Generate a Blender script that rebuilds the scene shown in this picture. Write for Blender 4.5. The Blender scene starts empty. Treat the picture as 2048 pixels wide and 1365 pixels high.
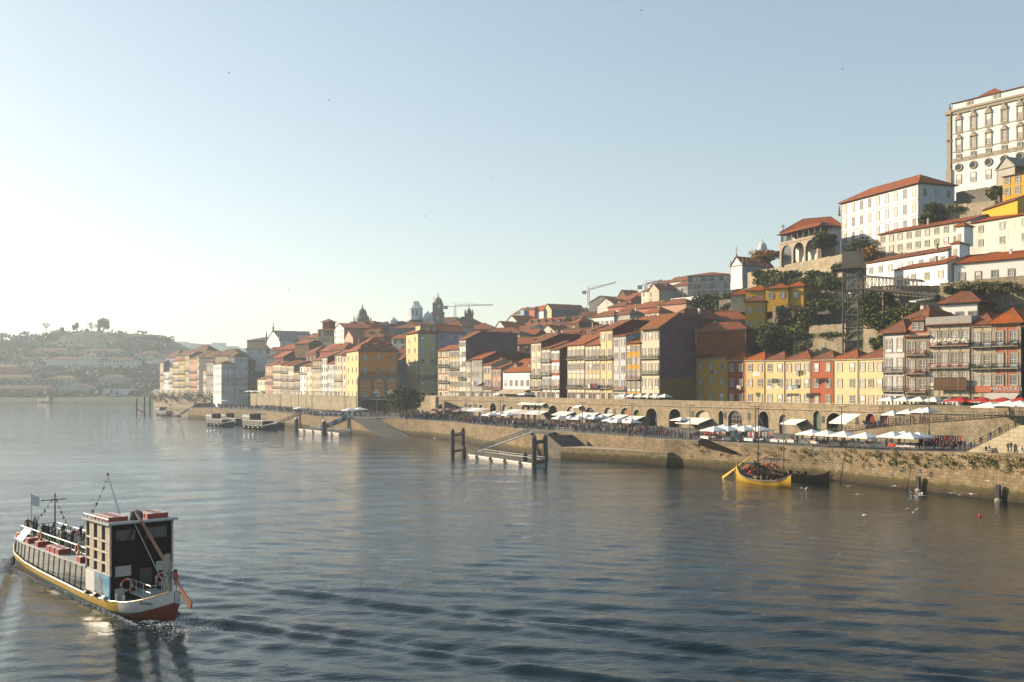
import bpy, math, random
from mathutils import Vector, Matrix, noise as mnoise
import numpy as np
random.seed(7)
SC = bpy.context.scene
COL = SC.collection
F = 1991.0; HC = 16.6; YH = 772.0
def P(px, py, Y): return Vector(((px-1024)/F*Y, Y, HC+(YH-py)/F*Y))
def PX(px, Y): return (px-1024)/F*Y
def ZZ(py, Y): return HC+(YH-py)/F*Y
def YW(py, z=0.0): return (HC-z)*F/(py-YH)
def G(px, py, z=0.0):
    Y = YW(py, z); return Vector((PX(px, Y), Y, z))
# ------------------------------------------------------------------ materials
MATS = {}
def _nt(name):
    m = bpy.data.materials.new(name); m.use_nodes = True
    nt = m.node_tree; b = nt.nodes['Principled BSDF']
    return m, nt, b
def N(nt, t, **k):
    n = nt.nodes.new(t)
    for a, v in k.items(): setattr(n, a, v)
    return n
def mixc(nt, fac, a, b, mode='MIX'):
    n = N(nt, 'ShaderNodeMix', data_type='RGBA', blend_type=mode)
    for s, v in ((0, fac), (6, a), (7, b)):
        if hasattr(v, 'links') or isinstance(v, bpy.types.NodeSocket): nt.links.new(v, n.inputs[s])
        else: n.inputs[s].default_value = v if s == 0 else (*v[:3], 1)
    return n.outputs[2]
def ramp(nt, inp, pts):
    r = N(nt, 'ShaderNodeValToRGB'); e = r.color_ramp.elements
    while len(e) < len(pts): e.new(0.5)
    for el, (p, c) in zip(e, pts):
        el.position = p; el.color = (c, c, c, 1) if isinstance(c, (int, float)) else (*c, 1)
    nt.links.new(inp, r.inputs[0]); return r.outputs[0]
def noise(nt, vec, scale, detail=3, rough=.55):
    n = N(nt, 'ShaderNodeTexNoise'); n.inputs['Scale'].default_value = scale
    n.inputs['Detail'].default_value = detail; n.inputs['Roughness'].default_value = rough
    if vec is not None: nt.links.new(vec, n.inputs['Vector'])
    return n.outputs['Fac']
def pos(nt, sc=(1, 1, 1)):
    g = N(nt, 'ShaderNodeNewGeometry'); m = N(nt, 'ShaderNodeMapping')
    m.inputs['Scale'].default_value = sc; nt.links.new(g.outputs['Position'], m.inputs[0]); return m.outputs[0]
def bump(nt, b, h, s=.3, d=.05):
    n = N(nt, 'ShaderNodeBump'); n.inputs['Strength'].default_value = s; n.inputs['Distance'].default_value = d
    nt.links.new(h, n.inputs['Height']); nt.links.new(n.outputs[0], b.inputs['Normal'])
def math_(nt, op, a, b=0.0, clamp=False):
    n = N(nt, 'ShaderNodeMath', operation=op); n.use_clamp = clamp
    for i, v in enumerate((a, b)):
        if isinstance(v, bpy.types.NodeSocket): nt.links.new(v, n.inputs[i])
        else: n.inputs[i].default_value = v
    return n.outputs[0]
def dk(c, f): return tuple(x*f for x in c[:3])
def plain(key, c, rough=.6, metal=0.0, spec=.5, var=.12, coat=0):
    if key in MATS: return MATS[key]
    m, nt, b = _nt(key)
    nz = noise(nt, pos(nt), 1.7, 4)
    col = mixc(nt, ramp(nt, nz, [(.3, 0.0), (.7, 1.0)]), dk(c, 1-var), dk(c, 1+var*.6))
    nt.links.new(col, b.inputs['Base Color'])
    b.inputs['Roughness'].default_value = rough; b.inputs['Metallic'].default_value = metal
    b.inputs['Specular IOR Level'].default_value = spec; b.inputs['Coat Weight'].default_value = coat
    MATS[key] = m; return m
def plaster(key, c, dirt=.5):
    if key in MATS: return MATS[key]
    m, nt, b = _nt(key)
    n1 = noise(nt, pos(nt, (.25, .25, .16)), 1.0, 5, .6)
    n2 = noise(nt, pos(nt, (1.6, 1.6, .18)), 1.0, 4, .65)
    dcol = tuple(a*.62+d*.12 for a, d in zip(c, (.5, .42, .28)))
    c1 = mixc(nt, ramp(nt, n1, [(.42, 0.0), (.75, dirt)]), c, dcol)
    c2 = mixc(nt, ramp(nt, n2, [(.52, 0.0), (.8, dirt*.9)]), c1, dk(dcol, .7))
    if key in ('purple', 'maroon', 'rust', 'brown', 'slate'):
        uv = N(nt, 'ShaderNodeUVMap'); wv = N(nt, 'ShaderNodeTexWave'); nt.links.new(uv.outputs[0], wv.inputs[0]); wv.inputs['Scale'].default_value = .42; wv.inputs['Distortion'].default_value = .2
        c2 = mixc(nt, ramp(nt, wv.outputs['Fac'], [(.2, 0.0), (.9, .5)]), c2, dk(c, .55))
        br = N(nt, 'ShaderNodeTexBrick'); nt.links.new(uv.outputs[0], br.inputs['Vector']); br.inputs['Scale'].default_value = 1; br.inputs['Brick Width'].default_value = 2.6; br.inputs['Row Height'].default_value = 1.7; br.inputs['Mortar Size'].default_value = .05
        br.inputs['Color1'].default_value = (1, 1, 1, 1); br.inputs['Color2'].default_value = (.66, .64, .66, 1); br.inputs['Mortar'].default_value = (.5, .5, .5, 1); c2 = mixc(nt, .8, c2, br.outputs['Color'], 'MULTIPLY')
    nt.links.new(c2, b.inputs['Base Color']); b.inputs['Roughness'].default_value = .85
    b.inputs['Specular IOR Level'].default_value = .2
    bump(nt, b, noise(nt, pos(nt), 5, 3), .25, .03)
    MATS[key] = m; return m
def masonry(key, c1=(.48, .38, .24), c2=(.34, .265, .17), mortar=(.13, .11, .08), bw=.9, bh=.42, algae=False, weeds=0.0, streak=.6):
    if key in MATS: return MATS[key]
    m, nt, b = _nt(key)
    uv = N(nt, 'ShaderNodeUVMap')
    nd = noise(nt, pos(nt), .7, 3)
    sc = N(nt, 'ShaderNodeVectorMath', operation='MULTIPLY_ADD'); nt.links.new(uv.outputs[0], sc.inputs[0])
    sc.inputs[1].default_value = (1, 1, 1)
    cmb = N(nt, 'ShaderNodeCombineXYZ'); nt.links.new(math_(nt, 'MULTIPLY', nd, .25), cmb.inputs[0]); nt.links.new(math_(nt, 'MULTIPLY', nd, .3), cmb.inputs[1])
    nt.links.new(cmb.outputs[0], sc.inputs[2])
    br = N(nt, 'ShaderNodeTexBrick'); nt.links.new(sc.outputs[0], br.inputs['Vector'])
    br.inputs['Color1'].default_value = (*c1, 1); br.inputs['Color2'].default_value = (*c2, 1); br.inputs['Mortar'].default_value = (*mortar, 1)
    br.inputs['Scale'].default_value = 1; br.inputs['Brick Width'].default_value = bw; br.inputs['Row Height'].default_value = bh
    br.inputs['Mortar Size'].default_value = .022; br.inputs['Mortar Smooth'].default_value = .3; br.inputs['Bias'].default_value = -.1
    n1 = noise(nt, pos(nt, (.22, .22, .3)), 1, 5, .65)
    col = mixc(nt, ramp(nt, n1, [(.4, 0.0), (.68, .7)]), br.outputs['Color'], dk(c2, .62))
    n2 = noise(nt, pos(nt, (1.1, 1.1, .12)), 1, 5, .7)
    col = mixc(nt, ramp(nt, n2, [(.5, 0.0), (.74, streak)]), col, (.11, .09, .06))
    n3 = noise(nt, pos(nt), 2.2, 5, .75)
    col = mixc(nt, ramp(nt, n3, [(.57, 0.0), (.72, .55)]), col, dk(c1, 1.25))
    if weeds:
        n4 = noise(nt, pos(nt, (.7, .7, .9)), 1.2, 5, .7)
        col = mixc(nt, ramp(nt, n4, [(.56, 0.0), (.64, weeds)]), col, (.05, .065, .018))
    if algae:
        g = N(nt, 'ShaderNodeNewGeometry'); sx = N(nt, 'ShaderNodeSeparateXYZ'); nt.links.new(g.outputs['Position'], sx.inputs[0])
        z = math_(nt, 'ADD', sx.outputs[2], math_(nt, 'MULTIPLY', math_(nt, 'SUBTRACT', noise(nt, pos(nt, (.5, .5, .5)), 1.3, 4), .5), 1.6))
        zr = N(nt, 'ShaderNodeMapRange'); nt.links.new(z, zr.inputs[0]); zr.inputs[1].default_value = 0; zr.inputs[2].default_value = 5
        fac = ramp(nt, zr.outputs[0], [(0, 1), (.30, 1), (.37, 0)])
        acol = N(nt, 'ShaderNodeValToRGB'); nt.links.new(zr.outputs[0], acol.inputs[0]); e = acol.color_ramp.elements
        e[0].position = 0.0; e[0].color = (.014, .011, .007, 1); e[1].position = .17; e[1].color = (.06, .045, .022, 1)
        for p, c in ((.22, (.055, .05, .013)), (.30, (.10, .085, .028)), (.38, (.17, .135, .065))):
            x = e.new(p); x.color = (*c, 1)
        blend = mixc(nt, math_(nt, 'MULTIPLY', fac, .88), col, acol.outputs[0])
        col = blend
    nt.links.new(col, b.inputs['Base Color']); b.inputs['Roughness'].default_value = .9; b.inputs['Specular IOR Level'].default_value = .2
    bump(nt, b, math_(nt, 'ADD', math_(nt, 'MULTIPLY', br.outputs['Fac'], -.5), n3), .6, .12)
    MATS[key] = m; return m
def tiles(key, ca=(.42, .125, .045), cb=(.25, .075, .035), moss=.25):
    if key in MATS: return MATS[key]
    m, nt, b = _nt(key)
    uv = N(nt, 'ShaderNodeUVMap'); mp = N(nt, 'ShaderNodeMapping'); nt.links.new(uv.outputs[0], mp.inputs[0])
    br = N(nt, 'ShaderNodeTexBrick'); nt.links.new(mp.outputs[0], br.inputs['Vector'])
    br.offset = 0.0
    br.inputs['Color1'].default_value = (*ca, 1); br.inputs['Color2'].default_value = (*cb, 1); br.inputs['Mortar'].default_value = (*dk(cb, .35), 1)
    br.inputs['Scale'].default_value = 1; br.inputs['Brick Width'].default_value = .26; br.inputs['Row Height'].default_value = .42
    br.inputs['Mortar Size'].default_value = .035; br.inputs['Mortar Smooth'].default_value = 1.0
    oi = N(nt, 'ShaderNodeObjectInfo')
    n1 = noise(nt, pos(nt), .35, 5, .7)
    col = mixc(nt, ramp(nt, n1, [(.38, 0.0), (.66, .85)]), br.outputs['Color'], (.15, .075, .04))
    n2 = noise(nt, pos(nt), 1.3, 5, .75)
    col = mixc(nt, ramp(nt, n2, [(.55, 0.0), (.7, moss)]), col, (.14, .11, .04))
    hs = N(nt, 'ShaderNodeHueSaturation'); nt.links.new(col, hs.inputs['Color'])
    nt.links.new(math_(nt, 'ADD', math_(nt, 'MULTIPLY', oi.outputs['Random'], .5), .68), hs.inputs['Value'])
    nt.links.new(math_(nt, 'ADD', math_(nt, 'MULTIPLY', oi.outputs['Random'], .2), .95), hs.inputs['Saturation'])
    nt.links.new(hs.outputs[0], b.inputs['Base Color']); b.inputs['Roughness'].default_value = .8; b.inputs['Specular IOR Level'].default_value = .25
    bump(nt, b, math_(nt, 'MULTIPLY', br.outputs['Fac'], -1), .7, .06)
    MATS[key] = m; return m
def leafm(key, a, b_, sc=.8):
    if key in MATS: return MATS[key]
    m, nt, b = _nt(key)
    n1 = noise(nt, pos(nt), sc*1.6, 6, .8)
    nt.links.new(mixc(nt, ramp(nt, n1, [(.42, 0.0), (.58, 1.0)]), a, b_), b.inputs['Base Color'])
    b.inputs['Roughness'].default_value = .65; b.inputs['Specular IOR Level'].default_value = .2
    MATS[key] = m; return m
def M(k):
    if k in MATS: return MATS[k]
    d = WALLC.get(k)
    if d: return plaster(k, d[0], d[1])
    raise KeyError(k)
WALLC = {
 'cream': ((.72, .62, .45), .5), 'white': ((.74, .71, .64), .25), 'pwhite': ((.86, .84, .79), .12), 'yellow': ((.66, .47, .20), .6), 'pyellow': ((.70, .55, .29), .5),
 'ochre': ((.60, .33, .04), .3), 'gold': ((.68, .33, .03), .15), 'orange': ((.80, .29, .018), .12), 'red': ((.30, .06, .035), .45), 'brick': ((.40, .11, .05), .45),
 'coral': ((.50, .17, .10), .45), 'pink': ((.62, .36, .26), .35), 'grey': ((.42, .40, .36), .5), 'lgrey': ((.58, .58, .57), .35), 'dgrey': ((.20, .19, .18), .4),
 'lav': ((.34, .32, .42), .25), 'purple': ((.20, .105, .135), .4), 'maroon': ((.24, .055, .04), .35), 'slate': ((.12, .12, .14), .3), 'rust': ((.30, .085, .03), .3),
 'beige': ((.56, .48, .34), .5), 'olive': ((.60, .52, .24), .35), 'blue': ((.25, .38, .50), .3), 'brown': ((.17, .10, .05), .4), 'umber': ((.24, .14, .035), .35), 'stained': ((.74, .70, .60), .95),
 'bluewhite': ((.60, .63, .66), .25), 'gaia': ((.70, .66, .56), .4), 'vivid': ((.62, .34, .035), .3)}  # bluewhite: white with bluish shade put into the colour on some walls
tiles('tile', (.46, .15, .055), (.30, .09, .04)); tiles('tile_old', (.36, .13, .045), (.22, .085, .035), .5); tiles('tile_brown', (.20, .11, .06), (.13, .07, .045), .5)
tiles('tile_red', (.46, .125, .04), (.33, .085, .032), .2)
plain('granite', (.38, .315, .22), .85, var=.3); plain('granite_dark', (.22, .20, .17), .85, var=.3)
plain('wood_white', (.78, .75, .68), .5, var=.06); plain('glass', (.035, .035, .035), .08, spec=.8, var=.3)
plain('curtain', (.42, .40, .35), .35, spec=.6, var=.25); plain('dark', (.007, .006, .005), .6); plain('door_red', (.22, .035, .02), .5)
plain('door_green', (.03, .08, .05), .5); plain('iron', (.03, .03, .03), .5, .3); plain('iron_red', (.33, .07, .04), .5); plain('iron_green', (.16, .19, .14), .5)
plain('steel', (.085, .075, .065), .55, .2); plain('galv', (.55, .55, .53), .4, .4); plain('pipe', (.25, .12, .07), .6)
plain('canvas', (.80, .78, .74), .8, var=.05); plain('canvas_tan', (.42, .35, .25), .8); plain('canvas_red', (.42, .02, .015), .7, var=.05)
plain('canvas_grey', (.50, .47, .43), .8); plain('canvas_mauve', (.32, .18, .17), .8); plain('wood', (.16, .09, .045), .7, var=.3); plain('bark', (.11, .085, .06), .9, var=.3)
plain('barkp', (.25, .21, .17), .9)
leafm('leaf_dark', (.028, .04, .01), (.12, .14, .03)); leafm('leaf', (.06, .08, .012), (.20, .215, .035)); leafm('leaf_autumn', (.20, .09, .014), (.62, .30, .045))
leafm('leaf_ivy', (.03, .045, .01), (.13, .15, .03), .35); leafm('leaf_olive', (.10, .09, .03), (.26, .21, .08)); leafm('leaf_far', (.03, .045, .02), (.07, .09, .035), .15)
masonry('stone_wall', weeds=.25); masonry('stone_pale', (.50, .42, .29), (.36, .30, .2), (.16, .13, .09), .55, .3, weeds=.25)
masonry('stone_block', (.56, .48, .33), (.44, .37, .25), (.15, .12, .08), 1.5, .62, streak=.25)
masonry('stone_quay', (.33, .25, .145), (.21, .155, .09), (.09, .07, .05), 1.1, .5, algae=True, weeds=.12, streak=.75)
masonry('stone_dark', (.2, .18, .15), (.14, .125, .105), (.07, .06, .05), .9, .45)
masonry('paving', (.20, .185, .165), (.15, .14, .125), (.07, .065, .06), .9, .9, streak=.25)
# ------------------------------------------------------------------ mesh builder
class MB:
    def __init__(s): s.v = []; s.f = []; s.m = []
    def add(s, vs, fs, m=0):
        o = len(s.v); s.v += [tuple(v) for v in vs]; s.f += [tuple(i+o for i in f) for f in fs]; s.m += [m]*len(fs); return s
    def box(s, x0, y0, z0, x1, y1, z1, m=0):
        return s.add([(x0, y0, z0), (x1, y0, z0), (x1, y1, z0), (x0, y1, z0), (x0, y0, z1), (x1, y0, z1), (x1, y1, z1), (x0, y1, z1)],
            [(0, 3, 2, 1), (4, 5, 6, 7), (0, 1, 5, 4), (1, 2, 6, 5), (2, 3, 7, 6), (3, 0, 4, 7)], m)
    def quad(s, a, b, c, d, m=0): return s.add([a, b, c, d], [(0, 1, 2, 3)], m)
    def prism(s, poly, h0, h1, m=0, axis='z'):
        n = len(poly)
        mk = {'z': lambda p, h: (p[0], p[1], h), 'y': lambda p, h: (p[0], h, p[1]), 'x': lambda p, h: (h, p[0], p[1])}[axis]
        vs = [mk(p, h0) for p in poly]+[mk(p, h1) for p in poly]
        fs = [tuple(range(n))[::-1], tuple(range(n, 2*n))]+[(i, (i+1) % n, (i+1) % n+n, i+n) for i in range(n)]
        return s.add(vs, fs, m)
    def tube(s, a, b, r, r2=None, n=6, m=0, cap=True):
        a = Vector(a); b = Vector(b); d = (b-a)
        if d.length < 1e-6: return s
        q = d.normalized().to_track_quat('Z', 'Y'); r2 = r if r2 is None else r2
        vs = [a+q @ Vector((r*math.cos(t), r*math.sin(t), 0)) for t in [2*math.pi*i/n for i in range(n)]]
        vs += [b+q @ Vector((r2*math.cos(t), r2*math.sin(t), 0)) for t in [2*math.pi*i/n for i in range(n)]]
        fs = [(i, (i+1) % n, (i+1) % n+n, i+n) for i in range(n)]
        if cap: fs += [tuple(range(n))[::-1], tuple(range(n, 2*n))]
        return s.add(vs, fs, m)
    def bar(s, a, b, w, m=0): return s.tube(a, b, w*.7071, n=4, m=m)
    def path(s, pts, r, n=6, m=0):
        for a, b in zip(pts, pts[1:]): s.tube(a, b, r, n=n, m=m)
        return s
    def loft(s, rings, m=0, cap=True, closed=True):
        n = len(rings[0]); vs = [v for r in rings for v in r]; fs = []
        for k in range(len(rings)-1):
            for i in range(n if closed else n-1):
                j = (i+1) % n; fs.append((k*n+i, k*n+j, (k+1)*n+j, (k+1)*n+i))
        if cap and closed: fs += [tuple(range(n))[::-1], tuple(range((len(rings)-1)*n, len(rings)*n))]
        return s.add(vs, fs, m)
    def lathe(s, prof, c=(0, 0, 0), n=12, m=0):
        return s.loft([[(c[0]+r*math.cos(2*math.pi*i/n), c[1]+r*math.sin(2*math.pi*i/n), c[2]+z) for i in range(n)] for r, z in prof], m)
    def torus(s, c, R, r, axis='y', n=14, k=6, m=0, alt=None):
        for i in range(n):
            ring = []
            for ii in (i, i+1):
                t = 2*math.pi*ii/n; rr = []
                for j in range(k):
                    u = 2*math.pi*j/k; a = R+r*math.cos(u)
                    p = (a*math.cos(t), r*math.sin(u), a*math.sin(t)) if axis == 'y' else ((r*math.sin(u), a*math.cos(t), a*math.sin(t)) if axis == 'x' else (a*math.cos(t), a*math.sin(t), r*math.sin(u)))
                    rr.append((c[0]+p[0], c[1]+p[1], c[2]+p[2]))
                ring.append(rr)
            s.loft(ring, (alt if (alt is not None and i % 4 == 0) else m), cap=False)
        return s
    def mesh(s, name, mats, smooth=False):
        me = bpy.data.meshes.new(name); me.from_pydata(s.v, [], s.f); me.update()
        for mt in mats: me.materials.append(M(mt) if isinstance(mt, str) else mt)
        me.polygons.foreach_set('material_index', s.m)
        if smooth: me.polygons.foreach_set('use_smooth', [True]*len(s.f))
        uvl = me.uv_layers.new(name='UVMap')
        nl = len(me.loops)
        if nl:
            nor = np.empty(len(me.polygons)*3, np.float32); me.polygons.foreach_get('normal', nor); nor = nor.reshape(-1, 3)
            ls = np.empty(len(me.polygons), np.int32); me.polygons.foreach_get('loop_total', ls)
            vi = np.empty(nl, np.int32); me.loops.foreach_get('vertex_index', vi)
            co = np.array(s.v, np.float32)[vi]; nn = np.repeat(nor, ls, axis=0)
            flat = np.abs(nn[:, 2]) > .97
            t = np.stack([-nn[:, 1], nn[:, 0], np.zeros(nl)], 1); L = np.linalg.norm(t, axis=1, keepdims=True); t = t/np.maximum(L, 1e-6)
            t[flat] = (1, 0, 0); bt = np.cross(nn, t)
            uv = np.stack([(co*t).sum(1), (co*bt).sum(1)], 1).astype(np.float32)
            uvl.data.foreach_set('uv', uv.ravel())
        return me
    def build(s, name, mats, parent=None, smooth=False, loc=None, rz=None):
        if isinstance(mats, str): mats = [mats]
        o = bpy.data.objects.new(name, s.mesh(name, mats, smooth)); COL.objects.link(o)
        if parent is not None: o.parent = parent
        if loc is not None: o.location = loc
        if rz is not None: o.rotation_euler[2] = rz
        return o
def tag(o, label, cat, group=None, kind=None):
    if label: o['label'] = label
    if cat: o['category'] = cat
    if group: o['group'] = group
    if kind: o['kind'] = kind
    return o
def struct(o): o['kind'] = 'structure'; return o
def thing(name, label, cat, loc=(0, 0, 0), rz=0, group=None):
    o = bpy.data.objects.new(name, None); COL.objects.link(o); o.location = loc; o.rotation_euler[2] = rz; o.empty_display_size = .3
    return tag(o, label, cat, group)
def inst(name, me, parent=None, loc=(0, 0, 0), rz=0, sc=None):
    o = bpy.data.objects.new(name, me); COL.objects.link(o); o.location = loc; o.rotation_euler[2] = rz
    if sc is not None: o.scale = sc
    if parent is not None: o.parent = parent
    return o
def copy_tree(o, parent=None):
    c = o.copy(); COL.objects.link(c); c.parent = parent
    for ch in list(o.children): copy_tree(ch, c)
    return c
def textobj(name, s, size, mat, parent, loc, rot, ext=.01, align='CENTER'):
    cu = bpy.data.curves.new(name, 'FONT'); cu.body = s; cu.size = size; cu.extrude = ext; cu.align_x = align; cu.align_y = 'CENTER'; cu.resolution_u = 2
    cu.materials.append(M(mat)); t_ = bpy.data.objects.new(name, cu); COL.objects.link(t_); dg = bpy.context.evaluated_depsgraph_get(); dg.update()
    me = bpy.data.meshes.new_from_object(t_.evaluated_get(dg)); bpy.data.objects.remove(t_)
    o = bpy.data.objects.new(name, me); COL.objects.link(o); o.parent = parent; o.location = loc; o.rotation_euler = rot; return o
# ------------------------------------------------------------------ camera, light, world
cam = bpy.data.objects.new('camera', bpy.data.cameras.new('camera')); COL.objects.link(cam)
cam.location = (0, 0, HC); cam.rotation_euler = (math.radians(90), 0, 0)
cam.data.sensor_width = 36; cam.data.lens = F/2048*36; cam.data.shift_y = (YH-682.5)/2048; cam.data.clip_end = 9000; cam.data.clip_start = .5
SC.camera = cam
SUN_AZ = -66.0; SUN_EL = 21.0
w = bpy.data.worlds.new('World'); SC.world = w; w.use_nodes = True
nt = w.node_tree; bg = nt.nodes['Background']; sky = nt.nodes.new('ShaderNodeTexSky'); sky.sky_type = 'NISHITA'
sky.sun_disc = False; sky.sun_elevation = math.radians(SUN_EL); sky.sun_rotation = math.radians(SUN_AZ)
sky.air_density = 1.0; sky.dust_density = .9; sky.ozone_density = .8; sky.altitude = 0
sky_gain = nt.nodes.new('ShaderNodeMix'); sky_gain.data_type = 'RGBA'; sky_gain.blend_type = 'MULTIPLY'; sky_gain.inputs[0].default_value = 1; sky_gain.inputs[7].default_value = (1.40, 1.40, 1.32, 1); gam = nt.nodes.new('ShaderNodeGamma'); gam.inputs[1].default_value = .7; nt.links.new(sky.outputs[0], gam.inputs[0]); nt.links.new(gam.outputs[0], sky_gain.inputs[6]); nt.links.new(sky_gain.outputs[2], bg.inputs[0]); bg.inputs[1].default_value = .115  # gamma evens the sky; the colour multiplier also raises its brightness
sl = bpy.data.lights.new('sun', 'SUN'); sl.energy = 5.0; sl.angle = math.radians(.6); sl.color = (1.0, .82, .60)
so = bpy.data.objects.new('sun', sl); COL.objects.link(so)
az = math.radians(SUN_AZ); el = math.radians(SUN_EL)
SUNV = Vector((math.sin(az)*math.cos(el), math.cos(az)*math.cos(el), math.sin(el)))
so.rotation_euler = SUNV.to_track_quat('Z', 'Y').to_euler(); so.location = (0, 0, 300)
SC.view_settings.view_transform = 'Standard'; SC.view_settings.look = 'None'; SC.view_settings.gamma = 1; SC.view_settings.exposure = 0.80
SC.render.engine = 'CYCLES'
cy = SC.cycles; cy.max_bounces = 5; cy.diffuse_bounces = 0; cy.glossy_bounces = 3; cy.transmission_bounces = 2; cy.volume_bounces = 1
cy.use_denoising = True; cy.caustics_reflective = False; cy.caustics_refractive = False
cy.sample_clamp_indirect = 6
# ------------------------------------------------------------------ house kit
WIN = {}
def qround(v): return round(v*5)/5
def frame_boxes(b, w, h, t, y0, y1, m):
    b.box(-w/2-t, y0, -t*.6, -w/2, y1, h+t, m); b.box(w/2, y0, -t*.6, w/2+t, y1, h+t, m)
    b.box(-w/2, y0, h, w/2, y1, h+t*1.1, m); b.box(-w/2, y0, -t*.8, w/2, y1, 0, m)
def win_mesh(kind, w, h, lod, var):
    """local: x centred, z from 0, outward -y; returns list of (name, mesh)"""
    key = (kind, w, h, lod, var)
    if key in WIN: return WIN[key]
    glass = ['glass', 'curtain', 'curtain', 'curtain', 'dark'][var % 5]
    stone = 'granite'
    if lod == 2:
        b = MB(); frame_boxes(b, w, h, .16, -.08, .02, 0); b.box(-w/2, -.03, 0, w/2, .02, h, 1)
        if kind != 'x':
            b.box(-.05, -.06, 0, .05, -.03, h, 2); b.box(-w/2, -.06, h*.55, w/2, -.03, h*.55+.09, 2)
        r = [('window', b.mesh('window', [stone, glass if kind != 'x' else 'dark', 'wood_white']))]
    else:
        s = MB(); t = .15
        if kind == 'a':
            n = 6; arc = [(w/2*math.cos(math.pi*i/n), h-w*.32+w*.32*math.sin(math.pi*i/n)) for i in range(n+1)]
            frame_boxes(s, w, h, t, -.12, .02, 0)
            # spandrels above the arch
            for i in range(n):
                (x0, z0), (x1, z1) = arc[i], arc[i+1]
                s.add([(x0, -.1, z0), (x1, -.1, z1), (x1, -.1, h), (x0, -.1, h), (x0, .0, z0), (x1, .0, z1), (x1, 0, h), (x0, 0, h)],
                      [(3, 2, 1, 0), (0, 1, 5, 4)], 0)
        else: frame_boxes(s, w, h, t, -.12, .02, 0)
        surround = s
        g = MB(); c = MB()
        if kind == 'x':
            g.box(-w/2, -.02, 0, w/2, .02, h, 0)
            if var % 3: c.box(-w/2, -.06, 0, -w/2+w*.36, -.02, h*.8, 0); c.box(w/2-w*.36, -.06, 0, w/2, -.02, h*.8, 0)
            c.box(-w/2, -.07, h*.8, w/2, -.02, h*.8+.07, 0)
            mats = ([stone], [['door_red', 'wood_white', 'door_green', 'wood', 'wood_white'][var % 5]], ['dark'])
        else:
            g.box(-w/2, -.02, 0, w/2, .02, h, 0); f = .085
            c.box(-w/2, -.08, 0, -w/2+f, -.02, h, 0); c.box(w/2-f, -.08, 0, w/2, -.02, h, 0)
            c.box(-w/2+f, -.08, h-f, w/2-f, -.02, h, 0); c.box(-w/2+f, -.08, 0, w/2-f, -.02, f*1.3, 0)
            nr = max(3, round(h/.42)); nc = 2 if w < .9 else (3 if kind == 's' else 4)
            bot = 0
            if kind in 'da': bot = h*.22; c.box(-w/2+f, -.07, f, w/2-f, -.02, bot, 0)
            for i in range(1, nr):
                z = bot+(h-bot)*i/nr; tk = .05 if i != nr//2 else .09
                c.box(-w/2+f, -.06, z-tk/2, w/2-f, -.03, z+tk/2, 0)
            for i in range(1, nc):
                x = -w/2+w*i/nc; tk = .045 if not (kind in 'da' and i == nc//2) else .1
                c.box(x-tk/2, -.065, bot, x+tk/2, -.03, h-f, 0)
            if kind == 's' and var % 4 == 1: c.box(-w/2+f, -.055, h*.5, w/2-f, -.03, h-f, 0)   # blind half down
            mats = ([stone], ['wood_white'], [glass])
        if lod == 0:
            r = [('window', surround.mesh('window', mats[0])), ('sash', c.mesh('sash', mats[1])), ('pane', g.mesh('pane', mats[2]))]
        else:
            o = MB(); o.add(surround.v, surround.f, 0); o.add(c.v, c.f, 1); o.add(g.v, g.f, 2)
            r = [('window', o.mesh('window', mats[0]+mats[1]+mats[2]))]
    WIN[key] = r; return r
def place_window(parent, kind, x, z, w, h, lod, var, y=0.0, rz=0.0):
    r = win_mesh(kind, qround(w), qround(h), lod, var)
    nm = 'door' if kind in 'x' else ('balcony_door' if kind == 'd' else 'window')
    o = inst(nm, r[0][1], parent, (x, y, z), rz)
    for n_, me in r[1:]: inst('leaf' if (n_ == 'sash' and kind == 'x') else n_, me, o)
    return o
RAIL = {}
def balcony(parent, x0, x1, z, depth=.75, mat='iron', y=0.0, lod=0):
    w = round((x1-x0)*2)/2; key = (w, depth, mat, lod)
    if key not in RAIL:
        b = MB(); b.box(0, -depth, -.16, w, 0.0, 0, 0); b.box(.02, -depth+.02, .92, w-.02, -depth+.09, 1.0, 1)
        for xx in (.02, w-.08): b.box(xx, -depth+.09, .92, xx+.06, -.02, 1.0, 1)
        stp = .16 if lod == 0 else .34; n = int(w/stp)
        for i in range(n+1):
            xx = .03+(w-.09)*i/max(n, 1); b.box(xx, -depth+.03, 0, xx+.035, -depth+.065, .92, 1)
        for k in range(1, 4):
            for xx in (.02, w-.06): b.box(xx, -depth+depth*k/4, 0, xx+.03, -depth+depth*k/4+.03, .92, 1)
        b.box(.02, -depth+.02, .12, w-.02, -depth+.06, .16, 1)
        for i in range(max(2, int(w/1.6))+1):
            xx = .1+(w-.35)*i/max(2, int(w/1.6)); b.box(xx, -depth*.7, -.42, xx+.16, 0, -.16, 0)
        RAIL[key] = b.mesh('balcony', ['granite', mat])
    return inst('balcony', RAIL[key], parent, (x0, y, z))
def slab(b, p0, p1, a0, a1, th, m, axis):
    """roof slab: profile segment p0->p1 (u,z), extruded a0..a1 along axis"""
    d = Vector((p1[0]-p0[0], p1[1]-p0[1])).normalized(); n = Vector((-d.y, d.x))
    if n.y < 0: n = -n
    q = [p0, p1, (p1[0]+n.x*th, p1[1]+n.y*th), (p0[0]+n.x*th, p0[1]+n.y*th)]
    return b.prism(q, a0, a1, m, axis)
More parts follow.
